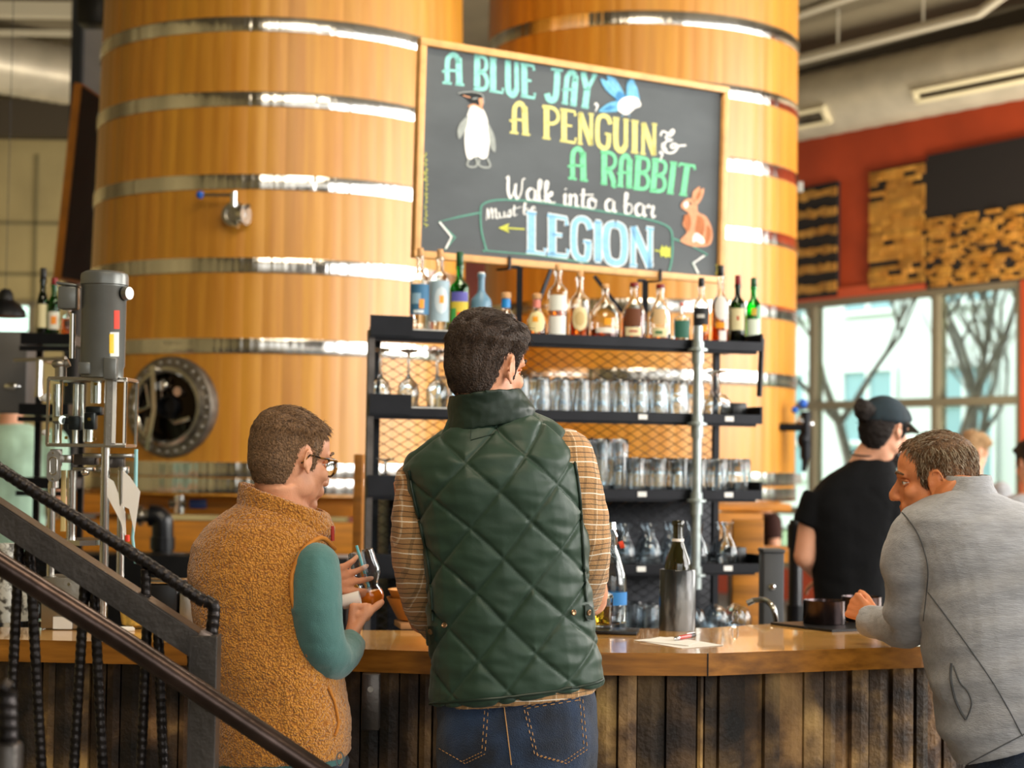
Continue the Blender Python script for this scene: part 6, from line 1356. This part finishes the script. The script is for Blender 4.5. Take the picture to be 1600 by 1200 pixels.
# yoke patch seam lines and piping
mb = MB()
for P in ([(735, 685), (738, 662), (775, 656), (779, 676), (735, 688)],):
    Q = drape(P, bv, .001, 6, sm=False); mb.tube(Q, .0009, 5)
mb.build('yoke_seam', M['vest_collar'], vm)
mb = MB()
for P in ([(640, 735), (645, 765), (658, 820), (670, 880), (676, 940), (677, 970)], [(886, 680), (896, 720), (904, 770), (909, 840), (912, 900), (915, 940)], [(673, 1099), (760, 1092), (850, 1082), (925, 1068), (940, 1062)]):
    Q = drape(P, bv, .0025, 8)
    if len(Q) > 2: mb.tube(Q, .0032, 8)
mb.build('vest_piping', M['vest_collar'], vm)
for P, (bx1, by1), (bx2, by2) in (([(668, 978), (680, 978), (682, 1004), (670, 1008), (664, 992)], (696, 978), (676, 986)), ([(912, 945), (922, 944), (926, 968), (916, 970), (911, 958)], (894, 957), (917, 956))):
    Q = drape(P, bv, .004, 4, sm=False)
    if len(Q) > 3: mb = MB(); mb.prism(Q[:-1], Vector((0, -.004, 0))); mb.build('waist_tab', M['vest_collar'], vm, sm=0)
    for (x, y) in ((bx1, by1), (bx2, by2)):
        O, D = ray(x, y); h = bv.ray_cast(O, D)
        if h[0] is not None: mb = MB(); mb.lathe([(.0062, 0), (.0066, .0015), (.005, .003), (.003, .0022), (.0005, .002)], h[0] + h[1] * .005, 20, h[1]); mb.build('snap_button', mat('antique_brass', '#9a7b5c', .35, .9) if 'antique_brass' not in M else M['antique_brass'], vm)
# shirt: sleeves, hem
def sleeve(P, R_, name, m, root, fn, vox=.0045):
    mb = MB(); mb.tube(catmull(P, 5), [q for q in interp(R_, (len(P) - 1) * 5 + 1)], 24); mb.ell(P[0], R_[0]); return finish(remesh(mb, vox, 3), name, m, root, fn)
def interp(R_, n):
    out = []
    for i in range(n): t = i / (n - 1) * (len(R_) - 1); k = min(int(t), len(R_) - 2); out.append(lerp(R_[k], R_[k + 1], t - k))
    return out
sf = fabric(.0045, 16, (1, 1, 1.5), 2)
sleeve([at(660, 758, DV), at(653, 830, DV + .01), at(658, 900, DV + .04), at(676, 958, DV + .12), at(705, 985, DV + .27), at(730, 985, 4.22)], [.060, .060, .058, .052, .044, .036], 'shirt_sleeve', M['plaid_shirt'], vm, sf)
sleeve([at(886, 712, DV), at(900, 780, DV + .01), at(912, 850, DV + .03), at(912, 905, DV + .1), at(900, 950, DV + .25), at(880, 975, 4.22)], [.060, .062, .060, .053, .044, .036], 'shirt_sleeve', M['plaid_shirt'], vm, sf)
mb = MB(); mb.loft([ring(684, 1104, 932, 1078, DV, .128), ring(684, 1075, 930, 1050, DV, .128)]); finish(remesh(mb, .004, 2), 'shirt_hem', M['plaid_shirt'], vm, fabric(.002, 14, seed=3))
# jeans
def jeans(root, rings, legs, m=None, seed=1):
    mb = MB(); mb.loft(rings); 
    for P, R_ in legs: mb.tube(catmull(P, 4), interp(R_, (len(P) - 1) * 4 + 1), 24); mb.ell(P[0], R_[0])
    o = finish(remesh(mb, .006, 4), 'jeans', m or M['denim'], root, fabric(.0045, 10, (1, 1, 1.6), seed)); return o
lg = []
for s, x in ((-1, 745), (1, 868)):
    a = at(x, 1215, DV); lg.append(([a, Vector((a.x + s * .005, a.y, .75)), Vector((a.x + s * .01, a.y + .02, .45)), Vector((a.x + s * .01, a.y, .06))], [.088, .085, .068, .058]))
jn = jeans(vm, [ring(682, 1085, 928, 1068, DV, .118), ring(682, 1110, 932, 1095, DV, .128), ring(681, 1150, 934, 1140, DV, .14), ring(682, 1200, 934, 1195, DV, .142), ring(690, 1245, 930, 1245, DV, .13)], lg)
for s, x in ((-1, 745), (1, 868)):
    a = at(x, 1215, DV); mb = MB(); mb.ell((a.x + s * .01, a.y + .06, .055), (.055, .145, .055)); mb.box((a.x + s * .01, a.y + .06, .015), (.09, .27, .03), bev=.01); mb.build('shoe', M['black_paint'], vm)
wm = jn.data.copy(); wm.transform(Matrix.Translation(base_of(vm))); bj_ = bvh_of(wm)
def stitches(lines, bt, root, r=.00085, gap=2, name='pocket_stitching', m=None):
    mb = MB()
    for P in lines:
        for o_ in (0, 1.0):
            Q = drape([(x + o_ * 5, y + o_ * 3) for x, y in P], bt, .0012, 14, sm=False)
            for i in range(0, len(Q) - 1, gap): mb.tube(Q[i:i + 2], r, 4)
    return mb.build(name, m or M['stitch'], root, fixn=False)
stitches([[(685, 1098), (758, 1100), (753, 1175), (722, 1190), (684, 1168)], [(818, 1104), (905, 1090), (912, 1168), (880, 1190), (835, 1178), (818, 1104)]], bj_, vm)
mb = MB(); Q = drape([(786, 1092), (791, 1130), (799, 1195)], bj_, .001, 8); mb.tube(Q, .0011, 5); mb.build('jeans_seam', M['stitch'], vm)

# ------------------------------------------------------------------ man in the fleece vest
def fleece_mat():
    m = mat('fleece', '#b4711f', .95, sheen=.45); t = m.node_tree; N = t.nodes.new; L = t.links.new; b = t.nodes['Principled BSDF']
    co = N('ShaderNodeTexCoord'); n = N('ShaderNodeTexNoise'); n.inputs['Scale'].default_value = 60; L(co.outputs['Object'], n.inputs[0]); mx = N('ShaderNodeMix'); mx.data_type = 'VECTOR'; mx.inputs[0].default_value = .012
    L(co.outputs['Object'], mx.inputs[4]); L(n.outputs['Color'], mx.inputs[5])
    v = N('ShaderNodeTexVoronoi'); v.inputs['Scale'].default_value = 235; v.feature = 'SMOOTH_F1'; v.inputs['Smoothness'].default_value = .35; L(mx.outputs[1], v.inputs['Vector'])
    r = N('ShaderNodeValToRGB'); r.color_ramp.elements[0].position = .15; r.color_ramp.elements[0].color = H('#d6912f'); r.color_ramp.elements[1].position = .75; r.color_ramp.elements[1].color = H('#9a5c14'); L(v.outputs['Distance'], r.inputs[0]); L(r.outputs[0], b.inputs['Base Color'])  # darker ramp end paints shade into the crevices between tufts
    bp = N('ShaderNodeBump'); bp.invert = True; bp.inputs['Strength'].default_value = 1; bp.inputs['Distance'].default_value = .004; L(v.outputs['Distance'], bp.inputs['Height']); L(bp.outputs[0], b.inputs['Normal'])
fleece_mat(); mat('fleece_trim', '#c07a2c', .8)
DLm = 3.80
hl = hmat(at(455, 719, DLm), yaw=48, pitch=8, roll=0, s=.91)
lm = thing('person', Vector((at(430, 900, DLm).x, DLm, 0)), 'person in mustard fleece vest, teal sleeves and tortoiseshell glasses, holding a beer glass', 'person')
LR = [(338, 1188, 548, 1176, .135), (336, 1140, 548, 1125, .14), (330, 1080, 540, 1070, .14), (315, 1020, 532, 1015, .142), (302, 955, 524, 960, .14), (295, 895, 520, 905, .135), (302, 850, 518, 868, .125), (325, 818, 518, 842, .11), (350, 798, 514, 825, .092), (372, 784, 508, 812, .08)]
mb = MB(); head_parts(mb, hl, es=.8); nk = hl @ Vector((0, -.025, -.05)); mb.tube([nk, at(440, 800, DLm), at(440, 840, DLm)], [.053, .058, .07], 24); mb.loft([ring(a, b, c, d, DLm, e, grow=-.016) for a, b, c, d, e in LR[:9]])
sR_ = at(490, 872, DLm - .09); eR = at(508, 1030, DLm - .05); wR = at(548, 1006, DLm + .10)
mb.tube([sR_, eR], [.036, .032], 16); mb.tube([eR, wR], [.037, .026], 16)
sL_ = at(350, 862, DLm + .03); eL = at(400, 1000, DLm + .2); wL = at(486, 920, DLm + .165); mb.tube([sL_, eL], [.036, .032], 16); mb.tube([eL, wL], [.037, .024], 16)
hand(mb, wR + Vector((0, 0, .004)), (.12, .25, .9), (.9, -.2, -.1), side=-1, curl=(96, 98, 98, 98), size=.88, thumb=(.85, .12, .5), tc=38)
gl_c = at(573, 908, DLm + .215)      # glass centre
hand(mb, at(489, 917, DLm + .168), (.93, .02, .22), (.1, 1, .1), side=-1, curl=(30, 26, 24, 26), size=.9, thumb=(.9, .35, .1), tc=8, spread=1.2)
for s, x in ((-1, 395), (1, 490)):
    a = at(x, 1230, DLm); mb.tube([a, Vector((a.x, a.y + .02, .48)), Vector((a.x, a.y, .09))], [.07, .052, .038], 16); mb.ell((a.x, a.y + .06, .06), (.045, .12, .045))
finish(remesh(mb, .0038, 3), 'body', M['skin'], lm, eye_fn(hl)); eyes(hl, lm, M['light_brown_hair'])
hair(hl, lm, M['light_brown_hair'], HAIRLINE, lambda p: .0015 + .009 * smooth(.04, .09, p.z) + .006 * smooth(.05, .09, p.y) * smooth(.05, .08, p.z), 8, strands=6500, strand_mat=mat('hair_fair_strand', '#8f6d4b', .6), streak=.4, r=.0006, flow=lambda p: Vector((.3, .8, .2)) if p.z > .07 else Vector((0, -.3, -1)), L=lambda p: .005 + .018 * smooth(.045, .085, p.z), wob=.0035, noise_s=70, lift=.2)
tort = mat('tortoiseshell', '#2b1c12', .25, noise_s=90, ramp=[(.45, '#1a120c'), (.6, '#a86f2a')])
gf = MB()
for s in (-1, 1):
    P = [(s * (.033 + .026 * cos(a) * (1.0 if abs(cos(a)) < .8 else .97)), .096 - .010 * abs(cos(a) * .5 + .5), -.004 + .021 * sin(a)) for a in [2 * pi * k / 28 for k in range(29)]]; gf.tube(P, .0024, 8, caps=False)
    gf.tube([(s * .059, .088, .010), (s * .070, .075, .012), (s * .0765, .03, .010), (s * .0785, -.004, .012), (s * .078, -.025, -.01)], [.0028, .0028, .0024, .0022, .0022], 8)
gf.tube([(-.009, .098, .004), (0, .101, .007), (.009, .098, .004)], .0022, 8); gf.v = [hl @ v for v in gf.v]; gl = gf.build('glasses', tort, lm)
for s in (-1, 1):
    mb = MB(); mb.ell((s * .033, .0935, -.004), (.025, .0012, .020)); mb.v = [hl @ v for v in mb.v]; mb.build('lens', mat('lens_glass', '#dfe6e6', .02, trans=1, ior=1.1) if 'lens_glass' not in M else M['lens_glass'], gl)
mb = MB(); mb.loft([ring(a, b, c, d, DLm, e) for a, b, c, d, e in LR])
def ff(c, n): return c + n * (.005 * noise.noise(Vector((c.x * 6, c.y * 6, c.z * 9))) + .0016 * noise.noise(c * 70) + .0014 * noise.noise(c * 140))
fv = finish(remesh(mb, .0045, 2), 'fleece_vest', M['fleece'], lm, ff); wm = fv.data.copy(); wm.transform(Matrix.Translation(base_of(lm))); bf = bvh_of(wm)
rc = [ring(366, 806, 522, 838, DLm, .082), ring(369, 788, 524, 826, DLm, .082), ring(373, 751, 514, 802, DLm, .078)]
collar_loft(rc, .012, M['fleece'], lm, 'fleece_collar', ff)
# armhole: teal sleeve bulging out over the vest on the right
tf = fabric(.004, 13, (1, 1, 1.2), 6)
sleeve([at(492, 886, DLm - .085), at(494, 950, DLm - .10), at(502, 1005, DLm - .09), at(518, 1030, DLm - .045), at(537, 1022, DLm + .02), at(548, 1004, DLm + .075)], [.052, .056, .052, .047, .039, .032], 'sleeve', M['teal_knit'], lm, tf)
sleeve([at(350, 868, DLm + .05), at(380, 960, DLm + .12), at(410, 1000, DLm + .17), at(484, 924, DLm + .16)], [.06, .05, .046, .034], 'sleeve', M['teal_knit'], lm, tf)
ah = [(520, 858), (505, 842), (487, 846), (468, 866), (456, 898), (456, 935), (463, 965), (474, 1000), (480, 1025)]
mb = MB(); P = drape(ah, bf, .004, 8)
if len(P) > 3: mb.tube(P, .0045, 8); mb.build('armhole_trim', M['fleece_trim'], lm)
mb = MB(); P = drape([(512, 1075), (522, 1100), (527, 1130), (522, 1150)], bf, .003, 8); mb.tube(P, .003, 8) if len(P) > 2 else None; mb.build('pocket_seam', M['fleece_trim'], lm)
mb = MB(); mb.tube([at(519, 822, DLm - .03), at(520, 845, DLm - .03)], .004, 8); mb.build('collar_tab', labm('#a32a22'), lm)
mb = MB(); mb.loft([ring(345, 1215, 540, 1205, DLm, .125), ring(345, 1165, 540, 1155, DLm, .125)]); finish(remesh(mb, .005, 2), 'shirt_hem', M['teal_knit'], lm, fabric(.003, 12, seed=5))
lg = []
for s, x in ((-1, 395), (1, 490)):
    a = at(x, 1245, DLm); lg.append(([a, Vector((a.x, a.y, .72)), Vector((a.x, a.y + .02, .44)), Vector((a.x, a.y, .06))], [.08, .08, .065, .055])); 
jeans(lm, [ring(350, 1195, 545, 1185, DLm, .125), ring(350, 1250, 545, 1240, DLm, .13)], lg, seed=4)
for s, x in ((-1, 395), (1, 490)):
    a = at(x, 1245, DLm); mb = MB(); mb.ell((a.x, a.y + .06, .055), (.052, .14, .055)); mb.box((a.x, a.y + .06, .015), (.085, .26, .03), bev=.01); mb.build('shoe', M['black_paint'], lm)
# carabiner keys at the hip
mb = MB(); q = at(531, 1186, DLm - .15); P = [q + Vector((.007 * cos(a), 0, .014 * sin(a))) for a in [2 * pi * k / 16 for k in range(17)]]; mb.tube(P, .0018, 6, caps=False); mb.build('belt_clip', M['chrome'], lm)
# beer glass in the left hand
ax = (at(566, 857, DLm + .215) - at(588, 952, DLm + .215)).normalized(); gb = at(584, 951, DLm + .215)
bg = thing('beer_glass', gb, 'tulip beer glass of orange beer with pale blue straw held by the fleece-vested person', 'glass')
k_ = 1.0; op = [(.0004, 0), (.014, .001), (.024, .010), (.0295, .024), (.029, .036), (.0225, .050), (.0245, .058), (.0335, .075), (.0345, .086), (.031, .108), (.0285, .132)]
mb = MB(); mb.lathe(op + [(max(.0004, r - .0017), z if z > .01 else z + .005) for r, z in op[::-1]], gb, 40, ax); mb.build('glass_bowl', M['glassware'], bg, sm=50)
bp_ = [(.0004, .006), (.013, .0065), (.0225, .012), (.028, .0245), (.0276, .034), (.0262, .040), (.0004, .040)]; mb = MB(); mb.lathe(bp_, gb, 36, ax); mb.build('orange_beer', M['beer'], bg)
mb = MB(); mb.tube([gb + ax * .05, gb + ax * .145 + Vector((-.006, 0, 0))], .0032, 10); mb.build('drinking_straw', labm('#6fc6cf'), bg)
mb = MB(); c_ = gb + ax * .072; fd = Vector((.25, -1, 0)).normalized(); vs = []
mb.lathe([(.0299 + .004, .068), (.0338 + .0008, .077), (.0338 + .0009, .084)], gb, 40, ax); 
# printed mark: small red ring on the front
mb = MB(); side_ = ax.cross(Vector((0, 1, 0))).normalized(); q = gb + ax * .078 - Vector((0, .0345, 0)); P = [q + (side_ * cos(a) + ax * sin(a)) * .003 for a in [2 * pi * k / 12 for k in range(13)]]; mb.tube(P, .0006, 5, caps=False); mb.build('printed_mark', labm('#cf3a22'), bg)
# small white cup in the right hand
wc = at(549, 938, DLm + .15); mb = MB(); d_ = Vector((.9, 0, .2)).normalized(); mb.lathe([(.0004, -.02), (.016, -.02), (.0175, .02), (.0165, .02), (.015, -.018), (.0004, -.018)], wc, 28, d_); o = mb.build('tasting_cup', M['white_plastic']); tag(o, 'small white tasting cup between fist and beer glass', 'cup')

# ------------------------------------------------------------------ man in grey, leaning on the bar
DG = 4.15
hg = hmat(at(1459, 750, DG + .08), yaw=-74, pitch=5, roll=-3, s=.91)
gm = thing('person', Vector((at(1560, 900, DG).x, at(1560, 900, DG).y, 0)), 'person in a heather grey long-sleeved top leaning on the bar, face turned left', 'person')
GR = [(1492, 1192, 1690, 1120, .13), (1472, 1150, 1682, 1085, .14), (1456, 1090, 1680, 1040, .15), (1446, 1020, 1682, 985, .155), (1438, 950, 1684, 930, .155), (1424, 885, 1684, 880, .15), (1408, 838, 1670, 845, .14), (1406, 812, 1645, 812, .125), (1414, 796, 1605, 793, .105), (1442, 779, 1572, 772, .085), (1470, 765, 1546, 760, .07)]
mb = MB(); head_parts(mb, hg, nose=1.03); nk = hg @ Vector((0, -.03, -.045)); mb.tube([nk, at(1497, 775, DG), at(1520, 820, DG)], [.055, .06, .07], 24); mb.loft([ring(a, b, c, d, DG, e, grow=-.02) for a, b, c, d, e in GR[:10]])
sh = at(1432, 842, DG + .0); el = at(1425, 975, DG + .10); wr_ = at(1368, 968, DG + .25)
mb.tube([sh, el], [.052, .038], 16); mb.tube([el, wr_], [.038, .027], 16); hand(mb, wr_ + Vector((0.0, 0, .0)), (-.62, .5, .42), (.5, .8, -.2), side=-1, curl=(74, 78, 80, 82), size=.86, thumb=(.8, .35, .4), tc=24)
s2 = at(1640, 850, DG + .1); e2 = at(1650, 985, DG + .3); w2 = at(1560, 975, DG + .45); mb.tube([s2, e2], [.052, .038], 16); mb.tube([e2, w2], [.038, .027], 16); hand(mb, w2, (-.9, .2, 0), (0, .0, -1), side=-1, curl=(4, 5, 6, 7), size=.9, thumb=(.7, .7, .05), tc=2)
for s, x in ((-1, 1550), (1, 1650)):
    a = at(x, 1210, DG); mb.tube([a, Vector((a.x, a.y - .05, .5)), Vector((a.x, a.y - .12, .09))], [.075, .055, .04], 16); mb.ell((a.x, a.y - .06, .06), (.045, .12, .045))
finish(remesh(mb, .0040, 3), 'body', M['skin_warm'], gm, eye_fn(hg)); eyes(hg, gm, M['light_brown_hair'], look=-.5)
PG = [(.066, .092), (.052, .072), (.033, .062), (.036, .03), (.026, .004), (.016, -.012), (.010, .022), (-.010, .034), (-.030, .018), (-.034, -.03), (-.042, -.064), (-.14, -.078), (-.2, .0), (-.2, .25), (.066, .25)]
hair(hg, gm, M['light_brown_hair'], PG, lambda p: .005 + .008 * smooth(.04, .09, p.z), 14, strands=5500, flow=lambda p: Vector((0, .55, .1)) if p.z > .085 else (Vector((0, .0, -1)) if p.y > -.04 else Vector((0, -.35, -.9))), L=lambda p: .018 + .012 * smooth(.04, .09, p.z), wob=.004, noise_s=60, lift=.1, strand_mat=mat('grey_hair', '#a3947c', .5), streak=.33)
mb = MB(); mb.loft([ring(a, b, c, d, DG, e) for a, b, c, d, e in GR])
def gfab(c, n):
    q = c - at(1440, 985, DG); f_ = noise.noise(Vector((c.x * 3 + c.z * 5, c.y * 6, c.z * 14 - c.x * 6))); return c + n * (.013 * f_ + .005 * noise.noise(Vector((c.x * 9 + c.z * 9, c.y * 9, c.z * 26 - c.x * 9))))
mb.tube(catmull([at(1450, 826, DG), at(1432, 850, DG), at(1426, 900, DG + .02), at(1426, 960, DG + .08)], 5), interp([.06, .072, .070, .062], 16), 24); mb.ell(at(1440, 836, DG), .066)
gt = finish(remesh(mb, .0045, 3), 'grey_top', M['grey_knit'], gm, gfab); wm = gt.data.copy(); wm.transform(Matrix.Translation(base_of(gm))); bg_ = bvh_of(wm)
sleeve([at(1430, 930, DG + .05), at(1428, 965, DG + .07), at(1415, 980, DG + .12), at(1385, 977, DG + .2), at(1352, 968, DG + .265)], [.063, .056, .050, .043, .037], 'grey_sleeve', M['grey_knit'], gm, fabric(.0055, 15, (1.6, 1, 1), 8))
collar_loft([ring(1466, 780, 1560, 774, DG, .08), ring(1472, 764, 1550, 758, DG + .01, .078), ring(1477, 744, 1546, 741, DG + .02, .076)], .007, M['grey_knit'], gm, 'top_collar', fabric(.003, 12, seed=2))
mb = MB()
for P in ([(1397, 795), (1412, 803), (1432, 830), (1444, 860), (1450, 890), (1448, 925), (1443, 970)], [(1450, 925), (1480, 965), (1520, 1020), (1560, 1080), (1598, 1150)], [(1508, 1196), (1560, 1168), (1610, 1142)]):
    Q = drape(P, bg_, .0006, 8)
    if len(Q) > 2: mb.tube(Q, .0014, 6)
mb.build('flat_seams', M['grey_seam'], gm)
mb = MB(); Q = drape([(1487, 1036), (1486, 1060), (1492, 1090), (1502, 1112), (1510, 1124)], bg_, .001, 8); mb.tube(Q, .003, 8) if len(Q) > 2 else None; Q = drape([(1510, 1124), (1518, 1100), (1512, 1080), (1500, 1066), (1490, 1040)], bg_, .001, 8); mb.tube(Q, .0015, 8) if len(Q) > 2 else None; mb.build('side_pocket', M['grey_seam'], gm)
lg = []
for s, x in ((-1, 1560), (1, 1655)):
    a = at(x, 1225, DG); lg.append(([a, Vector((a.x, a.y, .74)), Vector((a.x, a.y - .05, .45)), Vector((a.x, a.y - .12, .06))], [.085, .082, .066, .056]))
jeans(gm, [ring(1512, 1180, 1690, 1120, DG, .125), ring(1512, 1220, 1695, 1180, DG, .135), ring(1520, 1260, 1695, 1240, DG, .13)], lg, seed=7)
for s, x in ((-1, 1560), (1, 1655)):
    a = at(x, 1225, DG); mb = MB(); mb.ell((a.x, a.y - .06, .055), (.052, .14, .055)); mb.box((a.x, a.y - .06, .015), (.085, .26, .03), bev=.01); mb.build('shoe', M['black_paint'], gm)

# ------------------------------------------------------------------ bartender in black
DB = 7.0
hb_ = hmat(at(1384, 672, DB), yaw=52, pitch=12, roll=0, s=1.0)
bm_ = thing('person', Vector((at(1330, 900, DB).x, DB, 0)), 'person behind the bar in a black t-shirt and dark cap with hair in a bun', 'person')
BR = [(1278, 1010, 1392, 1010, .12), (1274, 940, 1388, 940, .125), (1270, 880, 1392, 880, .13), (1264, 830, 1400, 828, .13), (1262, 790, 1406, 785, .125), (1272, 765, 1405, 757, .115), (1295, 742, 1402, 738, .10), (1320, 726, 1396, 722, .08), (1333, 716, 1386, 716, .062)]
mb = MB(); head_parts(mb, hb_); nk = hb_ @ Vector((0, -.025, -.05)); mb.tube([nk, at(1358, 712, DB), at(1350, 740, DB)], [.055, .058, .075], 20); mb.loft([ring(a, b, c, d, DB, e, grow=-.018) for a, b, c, d, e in BR[:8]])
for (x0, y0, x1, y1, x2, y2, d1, d2, sd_) in ((1276, 785, 1258, 870, 1285, 905, DB - .02, DB + .22, -1), (1394, 785, 1378, 880, 1360, 905, DB - .04, DB + .2, 1)):
    a, b, c = at(x0, y0, DB), at(x1, y1, d1), at(x2, y2, d2); mb.tube([a, a.lerp(b, .5), b], [.055, .052, .045], 16); mb.ell(b, .045); mb.tube([b, c], [.044, .028], 16); hand(mb, c, (.2 * -sd_, .8, -.1), (0, 0, -1), side=-sd_, curl=(30, 30, 30, 30))
for s in (-1, 1): a = at(1330 + s * 32, 1080, DB); mb.tube([a, Vector((a.x, a.y, .09))], [.07, .04], 16); mb.ell((a.x, a.y + .06, .06), (.045, .12, .045))
finish(remesh(mb, .007, 3), 'body', M['skin_pale'], bm_, None)
mb = MB(); mb.loft([ring(a, b, c, d, DB, e) for a, b, c, d, e in BR]); mb.tube([at(1282, 775, DB), at(1272, 800, DB - .01), at(1262, 822, DB - .01)], [.07, .068, .062], 20); mb.tube([at(1392, 775, DB - .02), at(1386, 800, DB - .03), at(1382, 822, DB - .035)], [.07, .066, .06], 20); finish(remesh(mb, .008, 3), 'black_tshirt', M['black_tee'], bm_, fabric(.006, 8, (1, 1, 1), 3))
hair(hb_, bm_, M['dark_hair'], [(.06, .06), (.04, -.02), (.02, -.03), (.010, .022), (-.010, .034), (-.030, .018), (-.034, -.04), (-.05, -.09), (-.14, -.095), (-.2, .0), (-.2, .06), (.06, .07)], lambda p: .014, 21, strands=900, L=lambda p: .03, wob=.006, nth=50, nph=70, r=.0015)
hair(hb_, bm_, mat('cap_fabric', '#1a2a33', .85, noise_s=20), [(.095, .04), (.06, .036), (-.02, .012), (-.13, .0), (-.2, .0), (-.2, .25), (.12, .25), (.12, .04)], lambda p: .018, 22, strands=0, wob=.0, nth=50, nph=70, name='baseball_cap', jag=0)
mb = MB(); vs = []
for k in range(13):
    a = radians(-62 + k * 124 / 12); r0, r1 = .092, .158; vs += [Vector((sin(a) * .075, cos(a) * .092 - .005, .045)), Vector((sin(a) * .078, cos(a) * .07 + .085, .025 - .012 * abs(sin(a))))]
fs = [(2 * k, 2 * k + 1, 2 * k + 3, 2 * k + 2) for k in range(12)]; vs2 = vs + [v + Vector((0, 0, .004)) for v in vs]; n2 = len(vs); fs2 = fs + [tuple(i + n2 for i in f[::-1]) for f in fs]; mb.add(vs2, fs2); mb.v = [hb_ @ v for v in mb.v]; mb.build('cap_brim', mat('cap_brim', '#55635f', .8), bm_)
mb = MB(); q = hb_ @ Vector((0, -.135, .045)); mb.ell(q, (.042, .042, .038)); mb.ell(q + Vector((-.01, 0, .02)), (.03, .03, .028)); mb.ell(q + Vector((.03, .02, -.02)), (.03, .03, .03))
me = remesh(mb, .005, 3); finish(me, 'hair_bun', M['dark_hair'], bm_, lambda c, n: c + n * (.008 * noise.noise(Vector((c.x * 30, c.y * 60, c.z * 60))) + .004 * noise.noise(c * 140)))
mb = MB(); P = [at(1352, 708, DB) + Vector((.058 * cos(a), .058 * sin(a), .012 * sin(a))) for a in [2 * pi * k / 24 for k in range(25)]]; mb.tube(P, .003, 6, caps=False); mb.build('necklace', M['dark_hair'], bm_)
mb = MB(); q = hb_ @ Vector((0, .05, -.09)); mb.ell(q, (.045, .045, .035)); mb.ell(hb_ @ Vector((0, .075, -.11)), (.028, .025, .03)); me = remesh(mb, .006, 2); finish(me, 'beard', M['dark_hair'], bm_, lambda c, n: c + n * .005 * noise.noise(c * 80))
mb = MB(); mb.tube([at(1328, 1030, DB), Vector((at(1310, 1030, DB).x, DB, .5)), Vector((at(1310, 1030, DB).x, DB, .05))], [.14, .12, .09], 20, flat=1); mb.build('trousers', M['black_tee'], bm_)

# ------------------------------------------------------------------ people far behind
def far_person(px, ytop, d, yaw, shirt, hairm, label, build=1.0, skin='skin_pale', arms=True, pitch=10):
    """whole standing figure; ytop is the photo row of the crown"""
    top = at(px, ytop, d); Ht = top.z; hc = Vector((top.x, top.y, Ht - .125)); Hm = hmat(hc, yaw=yaw, pitch=pitch); rz = Matrix.Rotation(-radians(yaw * .5), 3, 'Z')
    t = thing('person', Vector((top.x, top.y, 0)), label, 'person'); b = Vector((top.x, top.y, 0))
    def P(x, y, z): return b + rz @ Vector((x, y, z * Ht))
    mb = MB(); head_parts(mb, Hm); mb.tube([hc - Vector((0, .01, .06)), P(0, -.02, .83), P(0, -.02, .80)], [.055, .058, .08], 18)
    def rg_(z, hw, hd, g=0, n=24): return [P((hw + g) * cos(2 * pi * k / n), (hd + g) * sin(2 * pi * k / n) - .01, z) for k in range(n)]
    TR_ = [(.50, .16, .11), (.56, .155, .115), (.64, .165, .12), (.72, .185, .12), (.78, .19, .11), (.81, .15, .09), (.83, .08, .065)]
    mb.loft([rg_(z, a_ * build, c_ * build, -.012) for z, a_, c_ in TR_])
    sl = MB(); sl.loft([rg_(z, a_ * build, c_ * build) for z, a_, c_ in TR_])
    for s in (-1, 1):
        A, B, C_ = P(s * .185 * build, -.01, .785), P(s * .23 * build, -.02, .63), P(s * .12, .22, .60); mb.tube([A, B], [.05, .04], 12); mb.ell(B, .04); mb.tube([B, C_], [.04, .028], 12); hand(mb, C_, rz @ Vector((-s * .3, .8, 0)), (0, 0, -1), side=s, curl=(30,) * 4)
        sl.tube([A, A.lerp(B, .6)], [.066 * build, .06], 16); sl.ell(A, .066 * build); mb.tube([P(s * .09, 0, .5), P(s * .1, .01, .27), P(s * .1, 0, .05)], [.075, .052, .04], 12); mb.ell(P(s * .1, .06, .03), (.045, .11, .04))
    finish(remesh(mb, .009, 2), 'body', M[skin], t); finish(remesh(sl, .010, 3), 'shirt', M[shirt], t, fabric(.006, 7, (1, 1, 1), px % 7))
    jb = MB(); jb.loft([rg_(z, a_, c_) for z, a_, c_ in ((.42, .17, .12), (.47, .17, .12), (.52, .165, .118))])
    for s in (-1, 1): jb.tube([P(s * .085, 0, .47), P(s * .1, .01, .27), P(s * .1, 0, .04)], [.085, .065, .055], 16)
    finish(remesh(jb, .012, 2), 'trousers', M['denim'], t)
    hair(Hm, t, M[hairm], HAIRLINE, lambda p: .01 + .02 * smooth(.04, .09, p.z), px, strands=500, L=lambda p: .03, wob=.01, nth=40, nph=60, r=.002, noise_s=40)
    return t
far_person(1522, 679, 11.8, 60, 'grey_knit', 'blond_hair', 'blond-haired person standing by the windows behind the man in grey', pitch=24)
far_person(1612, 690, 9.6, -20, 'grey_knit', 'dark_hair', 'person in pale grey top at the far right edge of the frame', build=1.25)
far_person(22, 556, 8.9, 10, 'mint_shirt', 'dark_hair', 'person in mint green t-shirt behind the rebar rail at far left', build=1.15)
far_person(1196, 752, 13.5, 150, 'dark_shirt' if 'dark_shirt' in M else (mat('dark_shirt', '#3a1f1a', .9) and 'dark_shirt'), 'dark_hair', 'person in dark red shirt seen far off between tank and black pipe')
